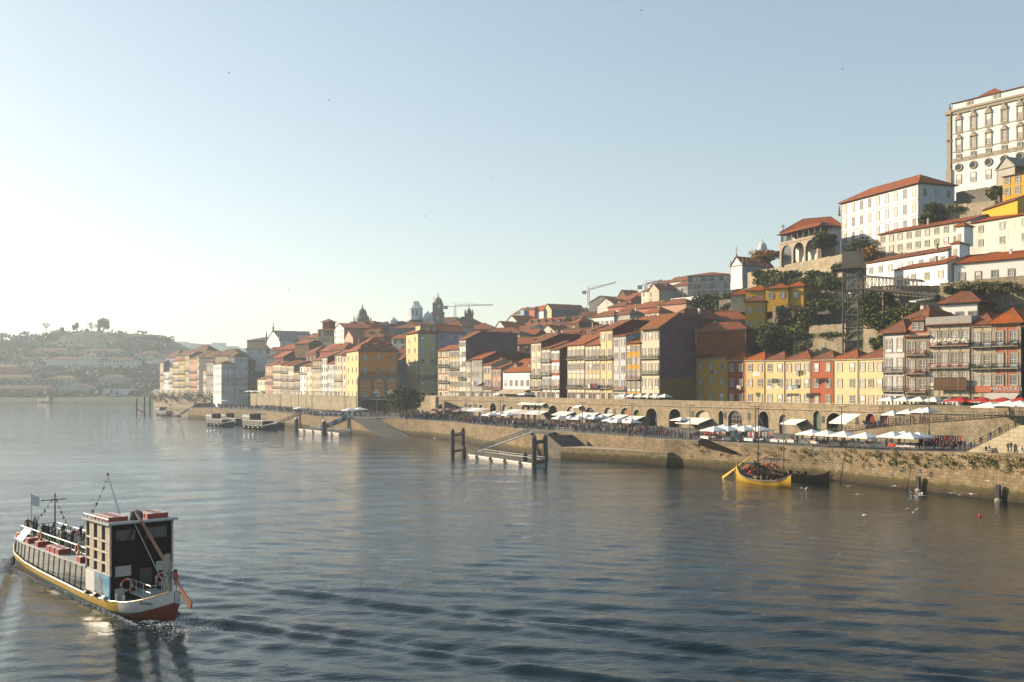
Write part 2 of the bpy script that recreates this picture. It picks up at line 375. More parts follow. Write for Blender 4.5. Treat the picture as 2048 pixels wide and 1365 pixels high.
def hiproof(b, x0, y0, x1, y1, z, rh, m=0, along=None, fasc=.14, endf=1.0):
    W, D = x1-x0, y1-y0
    if along is None: along = 'x' if W >= D else 'y'
    zt = z+rh
    if along == 'x': e = min(D/2*endf, W/2-.01); r0 = (x0+e, (y0+y1)/2, zt); r1 = (x1-e, (y0+y1)/2, zt)
    else: e = min(W/2*endf, D/2-.01); r0 = ((x0+x1)/2, y0+e, zt); r1 = ((x0+x1)/2, y1-e, zt)
    v = [(x0, y0, z), (x1, y0, z), (x1, y1, z), (x0, y1, z), (x0, y0, z+fasc), (x1, y0, z+fasc), (x1, y1, z+fasc), (x0, y1, z+fasc), r0, r1]
    f = [(0, 3, 2, 1), (0, 1, 5, 4), (1, 2, 6, 5), (2, 3, 7, 6), (3, 0, 4, 7)]
    if along == 'x': f += [(4, 5, 9, 8), (6, 7, 8, 9), (5, 6, 9), (7, 4, 8)]
    else: f += [(4, 5, 8), (5, 6, 9, 8), (6, 7, 9), (7, 4, 8, 9)]
    b.add(v, f, m)
    # ridge caps
    for a, c in ((r0, r1), (v[4], r0), ((v[5]), r1 if along == 'x' else r0)):
        b.tube(Vector(a)+Vector((0, 0, .02)), Vector(c)+Vector((0, 0, .02)), .11, n=4, m=m)
    return b
BASES = []
def chimney(b, x, y, z, h=1.6, w=.6, m=0): b.box(x-w/2, y-w/2, z-1, x+w/2, y+w/2, z+h, m); b.box(x-w/2-.08, y-w/2-.08, z+h, x+w/2+.08, y+w/2+.08, z+h+.15, m)
HOUSES = []
def house(name, label, L, R, zb, ze, D=11, wt='ssss', bays=3, wall='cream', side=None, roof='g', rh=2.2, rm='tile', lod=0, bc='iron', group=None, cat='house',
          stone=True, swt=None, sb=3, smat=None, course=False, over=.5, rd=None, hill=True, ww=None, wh=None, gh=None, seed=None, chim=1, dorm=0, cour=False, pil=.3, lwt=None, lb=2, band=None, pier=False):
    L = Vector(L); R = Vector(R); d = R-L; W = d.length; ang = math.atan2(d.y, d.x); H = ze-zb
    rng = random.Random(seed if seed is not None else int(L.x*13+L.y*7+H*3))
    root = thing(name, label, cat, (L.x, L.y, zb), ang, group)
    side = side or wall
    wb = MB(); rb = MB(); fl = len(wt)
    def sidecaps(nfs):
        wb.m[-nfs] = 1; wb.m[-nfs+1] = 1
    rdp = rd or D*.5
    if roof == 'g':
        prof = [(0, -3), (D, -3), (D, H), (D/2, H+rh), (0, H)]; wb.prism(prof, 0, W, 0, 'x'); sidecaps(7)
        s = rh/(D/2); slab(rb, (-over, H-s*over), (D/2, H+rh), -.12, W+.12, .2, 0, 'x'); slab(rb, (D/2, H+rh), (D+over, H-s*over), -.12, W+.12, .2, 0, 'x')
        rb.tube((-.12, D/2, H+rh+.2), (W+.12, D/2, H+rh+.2), .13, n=5)
    elif roof == 'f':
        prof = [(0, -3), (D, -3), (D, H+rh*.9), (rdp, H+rh), (0, H)]; wb.prism(prof, 0, W, 0, 'x'); sidecaps(7)
        s = rh/rdp; slab(rb, (-over, H-s*over), (rdp, H+rh), -.12, W+.12, .2, 0, 'x'); slab(rb, (rdp, H+rh), (D+.3, H+rh*.9), -.12, W+.12, .2, 0, 'x')
        rb.tube((-.12, rdp, H+rh+.2), (W+.12, rdp, H+rh+.2), .13, n=5)
    elif roof == 's':   # single pitch rising to the back
        prof = [(0, -3), (D, -3), (D, H+rh), (0, H)]; wb.prism(prof, 0, W, 0, 'x'); sidecaps(6)
        s = rh/D; slab(rb, (-over, H-s*over), (D+.2, H+rh+s*.2), -.12, W+.12, .2, 0, 'x')
    elif roof == 'pg':
        prof = [(0, -3), (W, -3), (W, H), (W/2, H+rh), (0, H)]; wb.prism(prof, 0, D, 0, 'y')
        n = len(wb.m); wb.m[n-7+3] = 1; wb.m[n-7+6] = 1
        wb.m[n-7+2+1] = 1
        s = rh/(W/2); slab(rb, (-over*.6, H-s*over*.6), (W/2, H+rh), -.35, D+.1, .2, 0, 'y'); slab(rb, (W/2, H+rh), (W+over*.6, H-s*over*.6), -.35, D+.1, .2, 0, 'y')
    elif roof in ('hip', 'hf', 'pyr'):
        wb.box(0, 0, -3, W, D, H+.05, 0); n = len(wb.m); wb.m[n-3] = 1; wb.m[n-1] = 1
        hiproof(rb, -over, -over, W+over, D+over, H, rh, 0, {'hip': None, 'hf': 'y', 'pyr': None}[roof])
    else:
        wb.box(0, 0, -3, W, D, H, 0); n = len(wb.m); wb.m[n-3] = 1; wb.m[n-1] = 1
        rb.box(.25, .25, H, W-.25, D-.25, H+.05); p = wb
        p.box(-.06, -.06, H-.25, W+.06, .2, H+.5, 0); p.box(W-.2, .2, H-.25, W+.06, D, H+.5, 1); p.box(-.06, .2, H-.25, .2, D, H+.5, 1)
    wo = wb.build('wall', [wall, side], root); ro = rb.build('roof', [rm if roof != 'flat' else 'granite'], root)
    if chim and roof != 'flat' and W > 4:
        for _ in range(chim):
            cb = MB(); cx = rng.uniform(.15, .85)*W; cyy = D*rng.uniform(.45, .7); chimney(cb, cx, cyy, H+rh*.75, rng.uniform(.7, 1.5), .55)
            cb.build('chimney', [rng.choice(['white', 'granite', 'brick'])], ro)
    if rng.random() < .5 and lod < 2:
        ab = MB(); ax = W*rng.uniform(.3, .7); ay = D*.4; ab.tube((ax, ay, H), (ax, ay, H+rh+2.2), .03, n=4)
        for k in range(4): ab.tube((ax-.5+.06*k, ay, H+rh+1.4+.22*k), (ax+.5-.06*k, ay, H+rh+1.4+.22*k), .02, n=4)
        ab.build('antenna', ['iron'], ro)
    fh = [H/fl]*fl
    if gh: fh = [gh]+[(H-gh)/(fl-1)]*(fl-1)
    if stone and lod < 2:
        st = MB(); st.box(-.02, -.06, 0, pil, -.003, H-.3, 0); st.box(W-pil, -.06, 0, W+.02, -.003, H-.3, 0)
        st.box(-.05, -.28, H-.32, W+.05, -.003, H-.04, 0)
        if course:
            z = 0
            for i in range(fl-1): z += fh[i]; st.box(pil, -.07, z-.12, W-pil, -.003, z+.1, 0)
        st.build('stonework', [smat or 'granite'], root)
    if (band or lod < 2) and stone:
        bw_ = W/bays
        if band or rng.random() < .5:
            zz = 0
            for i in range(fl-1):
                zz += fh[i]
                if wt[i+1] in 'stn' and band: st = MB(); st.box(pil+.05, -.035, zz+.05, W-pil-.05, -.003, zz+fh[i+1]*.2, 0); st.build('panel', [band], root)
        if pier or (lod == 0 and bays > 1 and name == 'row_house' and 'yellow row' not in (group or '') and rng.random() < .6):
            st = MB()
            for j in range(1, bays): st.box(bw_*j-.16, -.055, 0, bw_*j+.16, -.003, H-.33, 0)
            st.build('pier', [smat or 'granite'], root)
    z = 0
    if lod == 0 and rng.random() < .7:
        dp = MB(); dp.tube((W-.12, -.12, .2), (W-.12, -.12, H-.3), .06, n=5); dp.build('drainpipe', ['pipe'], root)
    for i, k in enumerate(wt):
        kk = k.lower(); f_ = fh[i]
        if kk != 'n':
            bw = W/bays
            w_ = ww or min(1.35, bw*.66)
            if kk == 's': h_ = wh or min(2.0, f_*.58); z0 = z+f_*.24
            elif kk == 'd': h_ = min(2.9, f_*.76); z0 = z+.12
            elif kk == 'a': h_ = min(3.0, f_*.74); z0 = z+(.12 if k == 'A' else f_*.16)
            elif kk == 'x': h_ = min(3.0, f_*.8); z0 = z+.05; w_ = min(1.6, bw*.6)
            elif kk == 't': h_ = f_*.42; z0 = z+f_*.3; kk = 's'
            for j in range(bays):
                place_window(root, kk, bw*(j+.5), z0, w_, h_, lod, rng.randrange(5) if rng.random() < .85 else 4)
            if k in 'SDAT':
                balcony(root, .15, W-.15, z+.02, .75, bc, 0, lod)
                if lod == 0 and rng.random() < .55:
                    for q in range(rng.randint(2, 4)):
                        pb = MB(); pxx = rng.uniform(.5, W-.5); leafblob(pb, Vector((pxx, -.55, z+.45)), Vector((.35, .2, .45)), 26, .16, rng)
                        pb.build('potted_plant', ['leaf'], root)
        z += f_
    if swt:   # windows on the right-hand side wall
        z = 0
        for i, k in enumerate(swt):
            kk = k.lower(); f_ = H/len(swt)
            if kk != 'n':
                bw = D/sb; h_ = min(2.0, f_*.58) if kk == 's' else min(2.8, f_*.74); z0 = z+(f_*.24 if kk == 's' else .12)
                for j in range(sb): place_window(root, kk, W, z0, min(1.25, bw*.55), h_, lod, rng.randrange(5), bw*(j+.5), math.pi/2)
            z += f_
    if lwt:
        z = 0
        for i, k in enumerate(lwt):
            kk = k.lower(); f_ = H/len(lwt)
            if kk != 'n':
                bw = D/lb; h_ = min(2.0, f_*.58)
                for j in range(lb): place_window(root, 's', 0, z+f_*.24, min(1.2, bw*.5), h_, lod, rng.randrange(5), bw*(j+.5), -math.pi/2)
            z += f_
    for j in range(dorm):
        x = W*(j+.5)/dorm; yy = rdp*.3 if roof == 'f' else (D/2*.3); zz = H+rh*.28
        dm = MB(); dm.box(x-.8, yy, zz, x+.8, yy+3, zz+1.5, 0); do = dm.build('dormer', [wall], ro)
        r2 = MB(); r2.prism([(x-1.1, zz+1.4), (x+1.1, zz+1.4), (x, zz+2.1)], yy-.3, yy+3.2, 0, 'y'); r2.build('dormer_roof', [rm], ro)
        place_window(root, 's', x, zz+.2, .9, 1.1, max(1, lod), 0, yy-.005)
    n = Vector((-d.y, d.x)).normalized() if True else 0
    if hill:
        for a in (0, .5, 1):
            for c in (0, 1): q = L+d*a+Vector((-d.y/W, d.x/W))*D*c; BASES.append((q.x, q.y, zb))
    HOUSES.append((root, L, R, zb, ze))
    return root
def leafblob(b, c, r, n, size, rng, m=0, shell=.55):
    for _ in range(n):
        while True:
            p = Vector((rng.uniform(-1, 1), rng.uniform(-1, 1), rng.uniform(-1, 1)))
            if .0 < p.length <= 1: break
        p = p.normalized()*(shell+(1-shell)*rng.random()**.6)
        q = c+Vector((p.x*r.x, p.y*r.y, p.z*r.z)); s = size*rng.uniform(.6, 1.3)
        a = Vector((rng.gauss(0, 1), rng.gauss(0, 1), rng.gauss(0, 1))).normalized(); t = a.orthogonal().normalized(); u = a.cross(t)
        b.add([q-t*s, q-u*s*.6, q+t*s, q+u*s*.6], [(0, 1, 2, 3)], m)
def tree(name, label, c, h, cr, mat='leaf', n=2600, size=.35, trunk=.25, group=None, trunkmat='bark', blobs=14, seed=1, flat=1.0, crown_lo=.3, cat='tree'):
    rng = random.Random(seed); root = thing(name, label, cat, c, 0, group)
    t = MB(); th = h*(crown_lo+.25); lean = Vector((rng.uniform(-.1, .1)*h, rng.uniform(-.05, .05)*h, 0))
    t.tube((0, 0, -.5), Vector((0, 0, th*.55))+lean*.4, trunk, trunk*.75, 8); t.tube(Vector((0, 0, th*.55))+lean*.4, Vector((0, 0, th))+lean, trunk*.75, trunk*.4, 7)
    cb = MB(); cz = h*(crown_lo+1)/2; ch = h*(1-crown_lo)/2
    cs = []
    for i in range(blobs):
        a = rng.uniform(0, 6.28); rr = math.sqrt(rng.random())*.72; zz = rng.uniform(-.75, .75)*math.sqrt(max(0.05, 1-rr*rr*.8))
        cs.append(Vector((cr*rr*math.cos(a), cr*rr*math.sin(a), cz+ch*zz*flat))+lean*.6)
    for k, q in enumerate(cs):
        t.tube(Vector((0, 0, th*.6))+lean*.4, q, trunk*.35, trunk*.1, 5)
        s = rng.uniform(.3, .5); leafblob(cb, q, Vector((cr*s, cr*s, max(ch, .5)*s*flat)), int(n/blobs), size, rng)
    t.build('trunk', [trunkmat], root); cb.build('crown', [mat], root)
    return root
# ------------------------------------------------------------------ plan lines (world metres, left bank to right)
W_LINE = [Vector(p) for p in ((-60, 442), (-33, 400), (3, 345), (26.5, 300), (62, 240), (77, 209), (93, 190), (112, 168), (140, 135))]
def offs(line, s):
    out = []
    for i, p in enumerate(line):
        a = line[max(i-1, 0)]; b = line[min(i+1, len(line)-1)]; d = (b-a).normalized(); out.append(p+Vector((-d.y, d.x))*s)
    return out
def hit(line, px):
    k = (px-1024)/F
    for a, b in zip(line, line[1:]):
        fa = a.x-k*a.y; fb = b.x-k*b.y
        if fa*fb <= 0:
            t = fa/(fa-fb); return a+(b-a)*t
    a, b = (line[0], line[1]) if (line[0].x-k*line[0].y) > 0 else (line[-2], line[-1])
    fa = a.x-k*a.y; fb = b.x-k*b.y; t = fa/(fa-fb); return a+(b-a)*t
# ------------------------------------------------------------------ riverside houses on the arcade
TZ = 11.3    # terrace level behind the parapet
def row(line, zb, items, group, lod=0, base='row_house', **kw0):
    for it in items:
        lab, x0, x1, py = it[:4]; kw = dict(kw0); kw.update(it[4]); zb_ = kw.pop('zb', zb); dl = kw.pop('off', 0)
        ln = offs(line, dl) if dl else line
        a = hit(ln, x0); b = hit(ln, x1); ze = ZZ(py, a.y)
        house(kw.pop('name', base), lab, a, b, zb_, ze, group=group, lod=kw.pop('lod', lod), **kw)
HL = offs(W_LINE, 5.5)
row(HL, TZ, [
 ('cream house with red panels, first of the arcade row beside the lavender hotel', 876, 898, 702, dict(wall='cream', band='brick', bays=2, wt='xsSsSs', roof='f', rd=5, rh=2, D=16)),
 ('pale cream house with a yellow panel above its brown doors, second of the arcade row', 898, 918, 700, dict(wall='cream', band='yellow', bays=3, wt='xssSs', roof='f', rd=5, rh=2, D=16)),
 ('narrow white house whose long side wall is deep purple', 918, 932, 680, dict(wall='pwhite', side='purple', bays=2, wt='xsSsst', roof='f', rd=7, rh=3.2, D=24)),
 ('slim white house at the foot of the long purple wall', 932, 942, 722, dict(wall='cream', side='maroon', bays=1, wt='xsss', roof='f', rh=1.6, D=12)),
 ('grey rendered house with laundry, left of the long orange roof', 942, 966, 719, dict(wall='grey', side='maroon', bays=3, wt='xsss', roof='f', rh=2.6, rd=6, D=22)),
 ('beige three-storey house with rusty railings', 966, 984, 730, dict(wall='beige', side='beige', bays=3, wt='xSs', roof='g', rh=2.2, D=12, bc='iron_red')),
 ('small pink house with a red balcony and canvas awning', 984, 1003, 737, dict(wall='pink', side='beige', bays=2, wt='xSs', roof='g', rh=2, D=12, bc='iron_red')),
 ('plain cream house with five windows and a broad orange roof above the tan awning', 1006, 1061, 744, dict(wall='pwhite', bays=5, wt='xs', gh=3.6, roof='f', rd=9, rh=4.6, D=14, dorm=2, stone=False)),
 ('tall yellow house with a white top storey beside the green balconies', 1062, 1083, 686, dict(wall='cream', side='maroon', bays=2, wt='xDSts', roof='f', rh=3, D=16)),
 ('grey-cream house with arched windows and green iron balconies', 1083, 1102, 698, dict(wall='lgrey', bays=2, wt='xAAA', roof='f', rh=2.4, bc='iron_green', D=14)),
 ('white and dusky red panelled house with a rust-red end wall', 1102, 1120, 700, dict(wall='pwhite', band='red', side='rust', bays=2, wt='xDss', course=True, roof='f', rh=2.2, bc='iron_red', D=13)),
 ('broad white house with grey panels and four bays of doors', 1135, 1170, 691, dict(wall='cream', band='lgrey', side='rust', bays=4, wt='xDsD', pier=True, course=True, roof='g', rh=3.2, D=14)),
 ('yellow panelled house draped with laundry and a small canopy', 1170, 1200, 691, dict(wall='cream', band='yellow', bays=4, wt='xDsD', pier=True, course=True, roof='g', rh=3.2, D=14, bc='iron_green')),
 ('tall bright yellow house with a plant-filled balcony', 1200, 1226, 661, dict(wall='pyellow', side='maroon', bays=2, wt='xDsDs', roof='f', rd=7, rh=3, D=17)),
 ('light grey house with a parapet and red geranium balconies', 1226, 1253, 673, dict(wall='lgrey', bays=2, wt='xDsss', roof='f', rh=1.4, bc='iron_red', D=14)),
 ('golden yellow house with three bays left of the tall cream house', 1253, 1282, 687, dict(wall='gold', bays=3, wt='xdDst', roof='f', rh=2.6, bc='iron_red', D=15)),
 ('tall cream balcony house with a purple and mustard end wall', 1282, 1320, 658, dict(wall='cream', side='purple', bays=3, wt='xdDDs', roof='f', rd=7, rh=4.2, rm='tile_old', D=16, bc='iron_green', over=.9)),
], 'houses along the arcade terrace')
# mustard render on the lower half of the tall house's end wall
tall = HOUSES[-1][0]
e = MB(); e.box(0, 0, 0, .08, 15.9, 7.6, 0); o = e.build('end_wall_render', ['umber'], tall); Wt = (HOUSES[-1][2]-HOUSES[-1][1]).length; o.location = (Wt+.004, .05, 0)
e = MB(); e.box(-.05, 14.4, 0, 1.0, 16.2, (HOUSES[-1][4]-HOUSES[-1][3])+2.0, 0); o = e.build('buttress', ['maroon'], tall); o.location = (Wt+.1, 0, 0)
a = HOUSES[-1][1]; b = HOUSES[-1][2]; dd = (b-a).normalized(); nn = Vector((-dd.y, dd.x))
p0 = a+nn*9+dd*1; p1 = p0+dd*(Wt-1.4)
house('row_house', 'cream attic house with a brown hipped roof rising behind the tall purple-ended house', p0, p1, TZ, ZZ(640, p0.y), D=16, wt='nnnnns', bays=2, wall='cream', side='brown', roof='hip', rh=3.2, rm='tile', group='houses along the arcade terrace')
YL = offs(W_LINE, 19)
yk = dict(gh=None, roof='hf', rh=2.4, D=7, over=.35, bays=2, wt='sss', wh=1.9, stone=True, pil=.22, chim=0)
row(YL, TZ, [
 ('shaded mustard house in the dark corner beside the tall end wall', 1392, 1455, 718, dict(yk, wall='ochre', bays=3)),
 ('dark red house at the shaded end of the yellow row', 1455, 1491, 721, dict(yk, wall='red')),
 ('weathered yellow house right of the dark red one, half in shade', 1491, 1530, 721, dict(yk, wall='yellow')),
 ('yellow house with laundry under its upper windows, third of the yellow row', 1530, 1570, 721, dict(yk, wall='pyellow')),
 ('yellow house with a long washing line of orange cloths', 1570, 1622, 720.5, dict(yk, wall='pyellow', bays=3)),
 ('bright brick-red house standing in the middle of the yellow row', 1622, 1668, 720, dict(yk, wall='brick')),
 ('smooth pale yellow house right of the brick-red one', 1668, 1717, 719, dict(yk, wall='pyellow')),
 ('pale yellow house at the right end of the yellow row', 1717, 1768, 718, dict(yk, wall='pyellow', bays=3)),
], 'plain houses of the yellow row')
BL = offs(W_LINE, 6)
row(BL, TZ, [
 ('grey and white panelled house with an orange hipped roof, first right of the yellow row', 1767, 1811, 668, dict(wall='lgrey', side='beige', bays=2, wt='xADd', roof='hf', rh=3, D=13, course=True, over=.9, bc='iron')),
 ('stone house with red iron balconies and an orange attic', 1812, 1857, 674, dict(wall='beige', side='coral', bays=2, wt='xAAA', roof='flat', D=12, bc='iron_red', course=True)),
 ('stone house with four arched bays and red wooden balconies', 1857, 1942, 650, dict(wall='beige', pier=True, side='rust', bays=4, wt='xaAA', roof='flat', D=12, bc='iron_red', course=True)),
 ('narrow stone and coral house left of the restaurant sign', 1943, 1985, 652, dict(wall='beige', band='coral', pier=True, side='rust', bays=2, wt='xsDD', roof='hf', rh=2.6, D=12, course=True)),
 ('coral restaurant house with red panels and flowered balconies', 1985, 2042, 649, dict(wall='coral', pier=True, pil=.8, side='maroon', bays=2, wt='xsDD', roof='hf', rh=3.2, D=12, course=True, over=.8)),
 ('dark red house cut off at the right edge of the terrace', 2050, 2130, 655, dict(wall='maroon', side='maroon', bays=3, wt='xsDD', roof='hf', rh=3, D=12)),
], 'tall houses at the right end of the terrace')
def hby(lab): return [h for h in HOUSES if lab in h[0]['label']][0]
# orange attic storey on the second house
h = hby('orange attic'); r = h[0]; Hh = h[4]-h[3]; Wd = (h[2]-h[1]).length
b = MB(); b.prism([(-.3, Hh), (Wd+.3, Hh), (Wd-.2, Hh+2.0), (Wd*.78, Hh+2.6), (Wd*.22, Hh+2.6), (.2, Hh+1.6)], 0.1, 5, 0, 'y'); at = b.build('attic', ['coral'], r)
b = MB(); b.box(Wd*.28, -.05, Hh+1, Wd*.82, 3, Hh+3.2, 0); b.build('dormer', ['coral'], r)
b = MB(); hiproof(b, Wd*.2, -.5, Wd*.9, 3.5, Hh+3.2, 1.2); b.build('roof', ['tile'], r)
for x in (.42, .68): place_window(r, 's', Wd*x, Hh+1.3, 1.0, 1.6, 0, 0, -.06)
b = MB(); b.box(-.3, -.6, Hh-.15, Wd+.3, .1, Hh+.15, 0); b.build('cornice', ['tile'], r)
# parapet block above the four-bay house
h = hby('four arched bays'); r = h[0]; Hh = h[4]-h[3]; Wd = (h[2]-h[1]).length
b = MB(); b.box(-.4, -.5, Hh, Wd+.3, -.25, Hh+1.5, 0); b.box(Wd+.05, -.25, Hh, Wd+.3, 8, Hh+1.5, 0); b.box(-.4, -.25, Hh, -.2, 8, Hh+1.5, 0); b.box(-.6, -.7, Hh-.25, Wd+.5, 0, Hh, 1)
b.build('parapet', ['grey', 'tile'], r)
b = MB()
for j in range(9): b.box(1+j*.95, -.82, Hh-4.6+3.3, 1.5+j*.95, -.78, Hh-4.6+4.2, 0)
h2 = MB()
# canvas screens at first floor
for j in range(4): h2.box(Wd*(.18+j*.19), -.9, 4.4, Wd*(.18+j*.19)+1.7, -.84, 7.0, 0); h2.box(Wd*(.18+j*.19)-.1, -.9, 4.2, Wd*(.18+j*.19), -.8, 7.2, 1)
h2.build('canvas_screen', ['brown', 'granite'], r)
# restaurant sign
h = hby('coral restaurant house'); r = h[0]; Wd = (h[2]-h[1]).length
b = MB(); b.box(.2, -.2, 4.0, Wd-.3, -.05, 5.3, 0); b.build('fascia', ['coral'], r)
textobj('sign_lettering', 'MIRA DOURO', .95, 'wood_white', r, (Wd*.5, -.24, 4.65), (math.pi/2, 0, 0), .03)
b = MB(); b.prism([(-.1, 3.9), (-2.6, 2.7), (-2.6, 2.6), (-.1, 3.75)], -.8, Wd-.2, 0, 'x'); b.build('awning', ['canvas_grey'], r)
b = MB(); b.prism([(-.1, 3.9), (-1.9, 3.1), (-1.9, 3.0), (-.1, 3.75)], 0, 3, 0, 'x')
h = hby('left of the restaurant sign'); r = h[0]; Wd2 = (h[2]-h[1]).length
b = MB(); b.box(.2, -.2, 4.0, Wd2-.2, -.05, 5.3, 0); b.build('fascia', ['coral'], r)
# houses behind the right end
house('hillside_house', 'white house with an orange hipped roof and dark brown flank behind the terrace', P(1881, 0, 225).xy, P(1957, 0, 219).xy, TZ, ZZ(609, 225), D=22, wt='nnnss', bays=3, wall='pwhite', side='brown', roof='hip', rh=3.6, over=.8, swt=None, wh=1.5)
house('hillside_house', 'small coral house with a pyramid roof tucked left of the white house', P(1814, 0, 222).xy, P(1858, 0, 216).xy, TZ, ZZ(638, 222), D=8, wt='nnns', bays=2, wall='coral', roof='hip', rh=2.6, over=.6)
# ------------------------------------------------------------------ square: orange hotel and yellow hotel
GZ = 5.3
c = P(717, 0, 430).xy; rr = Vector((-49.8, 436.6))
c2 = c; dv = (rr-c).normalized()
ora = house('hotel', 'bright orange hotel with three dormers and a balcony, on the square by the round tree', c, rr, GZ+.2, ZZ(702, 430), D=23.7, wt='ndtDs', gh=6.2, bays=3, wall='orange', side='pyellow', roof='hip', rh=6.5, rm='tile_red', lod=0, course=False, stone=True, smat='granite_dark', pil=.7, lwt='nssss', lb=3, chim=1, cat='hotel', over=.6, ww=1.7)
Wd = (rr-c).length
b = MB()
for x in (0, .34, .67, 1): b.box(Wd*x-.5, -.16, 0, Wd*x+.5, -.07, 14.8, 0)
for x in (.17, .505, .835): b.box(Wd*x-1.7, -.13, 5.9, Wd*x+1.7, -.07, 6.3, 0)
b.box(-.3, -.2, 14.3, Wd+.3, -.07, 15.1, 0); b.box(-.3, -.24, 5.7, Wd+.3, -.07, 6.5, 0); b.box(-.02, -.06, -.5, Wd+.02, -.01, 5.7, 0); b.build('pilasters', ['granite_dark'], ora)
for x in (.17, .505, .835):
    b = MB(); n = 8; pr = [(Wd*x-1.5, 0), (Wd*x+1.5, 0)]+[(Wd*x+1.5*math.cos(math.pi*i/n), 3.4+1.4*math.sin(math.pi*i/n)) for i in range(n+1)]; b.prism(pr, -.12, -.065, 0, 'y'); b.build('archway', ['dark'], ora)
for x, s in ((.17, 'PESTANA'), (.505, 'PORTO'), (.835, 'HOTEL')): textobj('lettering', s, 1.0, 'wood_white', ora, (Wd*x, -.2, 10.9), (math.pi/2, 0, 0), .02)
for j, x in enumerate((.2, .5, .8)):
    b = MB(); b.box(Wd*x-1.2, 2.0, 26.6, Wd*x+1.2, 6, 28.9, 0); b.build('dormer', ['coral'], ora)
    b = MB(); b.prism([(Wd*x-2.2, 28.8), (Wd*x+2.2, 28.8), (Wd*x, 30.0)], 1.4, 7, 0, 'y'); b.build('dormer_roof', ['tile_red'], ora)
    place_window(ora, 's', Wd*x, 26.9, 1.4, 1.6, 1, 0, 1.99)
lab2 = P(835, 0, 440).xy; r2 = Vector((-33.6, 445.6))
yh_ = house('hotel', 'tall pale yellow corner hotel with a dark balcony left of the lavender one', P(836, 0, 442).xy, r2, GZ, ZZ(666, 442), D=17, wt='nxsDsss', bays=2, wall='olive', side='pyellow', roof='flat', lod=0, stone=True, smat='granite_dark', lwt='nsnssss', lb=2, cat='hotel', pil=.5, course=False, ww=1.6)
Wd = (r2-P(836, 0, 442).xy).length
b = MB(); hiproof(b, -1, -1, Wd+.2, 17.6, ZZ(666, 442)-GZ+.1, 2.4); b.box(1.5, 1.5, ZZ(666, 442)-GZ+.5, Wd-.1, 8, ZZ(650, 442)-GZ, 1); b.build('roof', ['tile_red', 'olive'], yh_)
b = MB(); hiproof(b, 1, 1, Wd+.4, 9, ZZ(650, 442)-GZ, 1.2); b.build('attic_roof', ['tile_red'], yh_)
for x in (.35, .75): place_window(yh_, 's', Wd*x, ZZ(666, 442)-GZ+1.2, 1.5, 1.6, 1, 0, 1.49)
house('hotel', 'lavender hotel under a long red roof behind the arcade', r2+Vector((.1, .05)), Vector((-21.3, 451)), GZ, ZZ(664, 446), D=15, wt='nnnnnsss', bays=3, wall='lav', roof='g', rh=3.4, rm='tile_red', cat='hotel', lod=1, ww=1.6, stone=False)
# alley houses between the two hotels
house('row_house', 'narrow blue house in the alley right of the orange hotel', P(793, 0, 462).xy, P(800, 0, 460).xy, GZ, ZZ(722, 462), D=8, wt='xssss', bays=1, wall='blue', roof='g', lod=1, group='alley houses')
house('row_house', 'shaded brown house deep in the alley between the hotels', P(800, 0, 470).xy, P(813, 0, 468).xy, GZ, ZZ(713, 470), D=8, wt='xssss', bays=2, wall='ochre', roof='g', lod=1, group='alley houses')
# ------------------------------------------------------------------ left row above the stone wall
LW = [Vector(p) for p in (P(470, 0, 640).xy, P(501, 0, 600).xy, P(704, 0, 440).xy, P(760, 0, 410).xy)]
LL = offs(LW, 3); LTZ = 10.8
lk = dict(lod=1, D=16, side='maroon', rh=2.4, rd=5, roof='f', chim=0)
cols = ['cream', 'pwhite', 'beige', 'cream', 'lgrey', 'pwhite', 'pink', 'cream']
items = [
 ('low cream house at the left end of the upper riverside row', 515, 531, 759, dict(lk, bays=3, wt='xs', roof='g', rh=1.6, wall='cream', D=9)),
 ('pale pink balcony house beside the dark end wall, left part of the upper row', 531, 546, 731, dict(lk, bays=3, wt='xsDDs', wall='pink', rh=4, rd=8)),
 ('cream house with two storeys of closely set balcony doors', 546, 563, 730, dict(lk, bays=4, wt='xDDD', wall='cream', rh=1.6)),
 ('beige balcony house under a set-back orange gable', 563, 576, 731, dict(lk, bays=3, wt='xDDD', wall='beige', side='dgrey', roof='g')),
 ('cream house with a satellite dish on its top balcony', 576, 588, 732, dict(lk, bays=3, wt='xDDs', wall='cream', side='dgrey', roof='g')),
 ('lower cream house with a small orange roof left of the white flat house', 588, 600, 745, dict(lk, bays=3, wt='xDD', wall='beige', roof='g')),
 ('narrow white house with a grey flank in the upper row', 600, 613, 733, dict(lk, bays=2, wt='xssS', wall='pwhite', side='dgrey', roof='g', rh=2.4)),
 ('narrow cream house right of the grey flank', 613, 625, 733, dict(lk, bays=2, wt='xsss', wall='cream', roof='g')),
 ('stone-coloured house with a red balcony and an orange roof edge', 625, 643, 722, dict(lk, bays=4, wt='xstsS', wall='beige', bc='iron_red')),
 ('tall cream house with a maroon flank and pink attic', 643, 655, 716, dict(lk, bays=3, wt='xsssd', wall='pwhite', rh=3, rd=7)),
 ('cream glazed-gallery house, third left of the orange hotel block', 655, 670, 728, dict(lk, bays=3, wt='xsss', wall='lgrey')),
 ('tall cream house with a green balcony, second left of the orange hotel block', 670, 685, 711, dict(lk, bays=3, wt='xsSsd', wall='cream', bc='iron_green')),
 ('narrow yellow-cream house joined to the orange hotel', 685, 693, 712, dict(lk, bays=1, wt='xssss', wall='cream')),
]
row(LL, LTZ, items, 'upper riverside row left of the orange hotel')
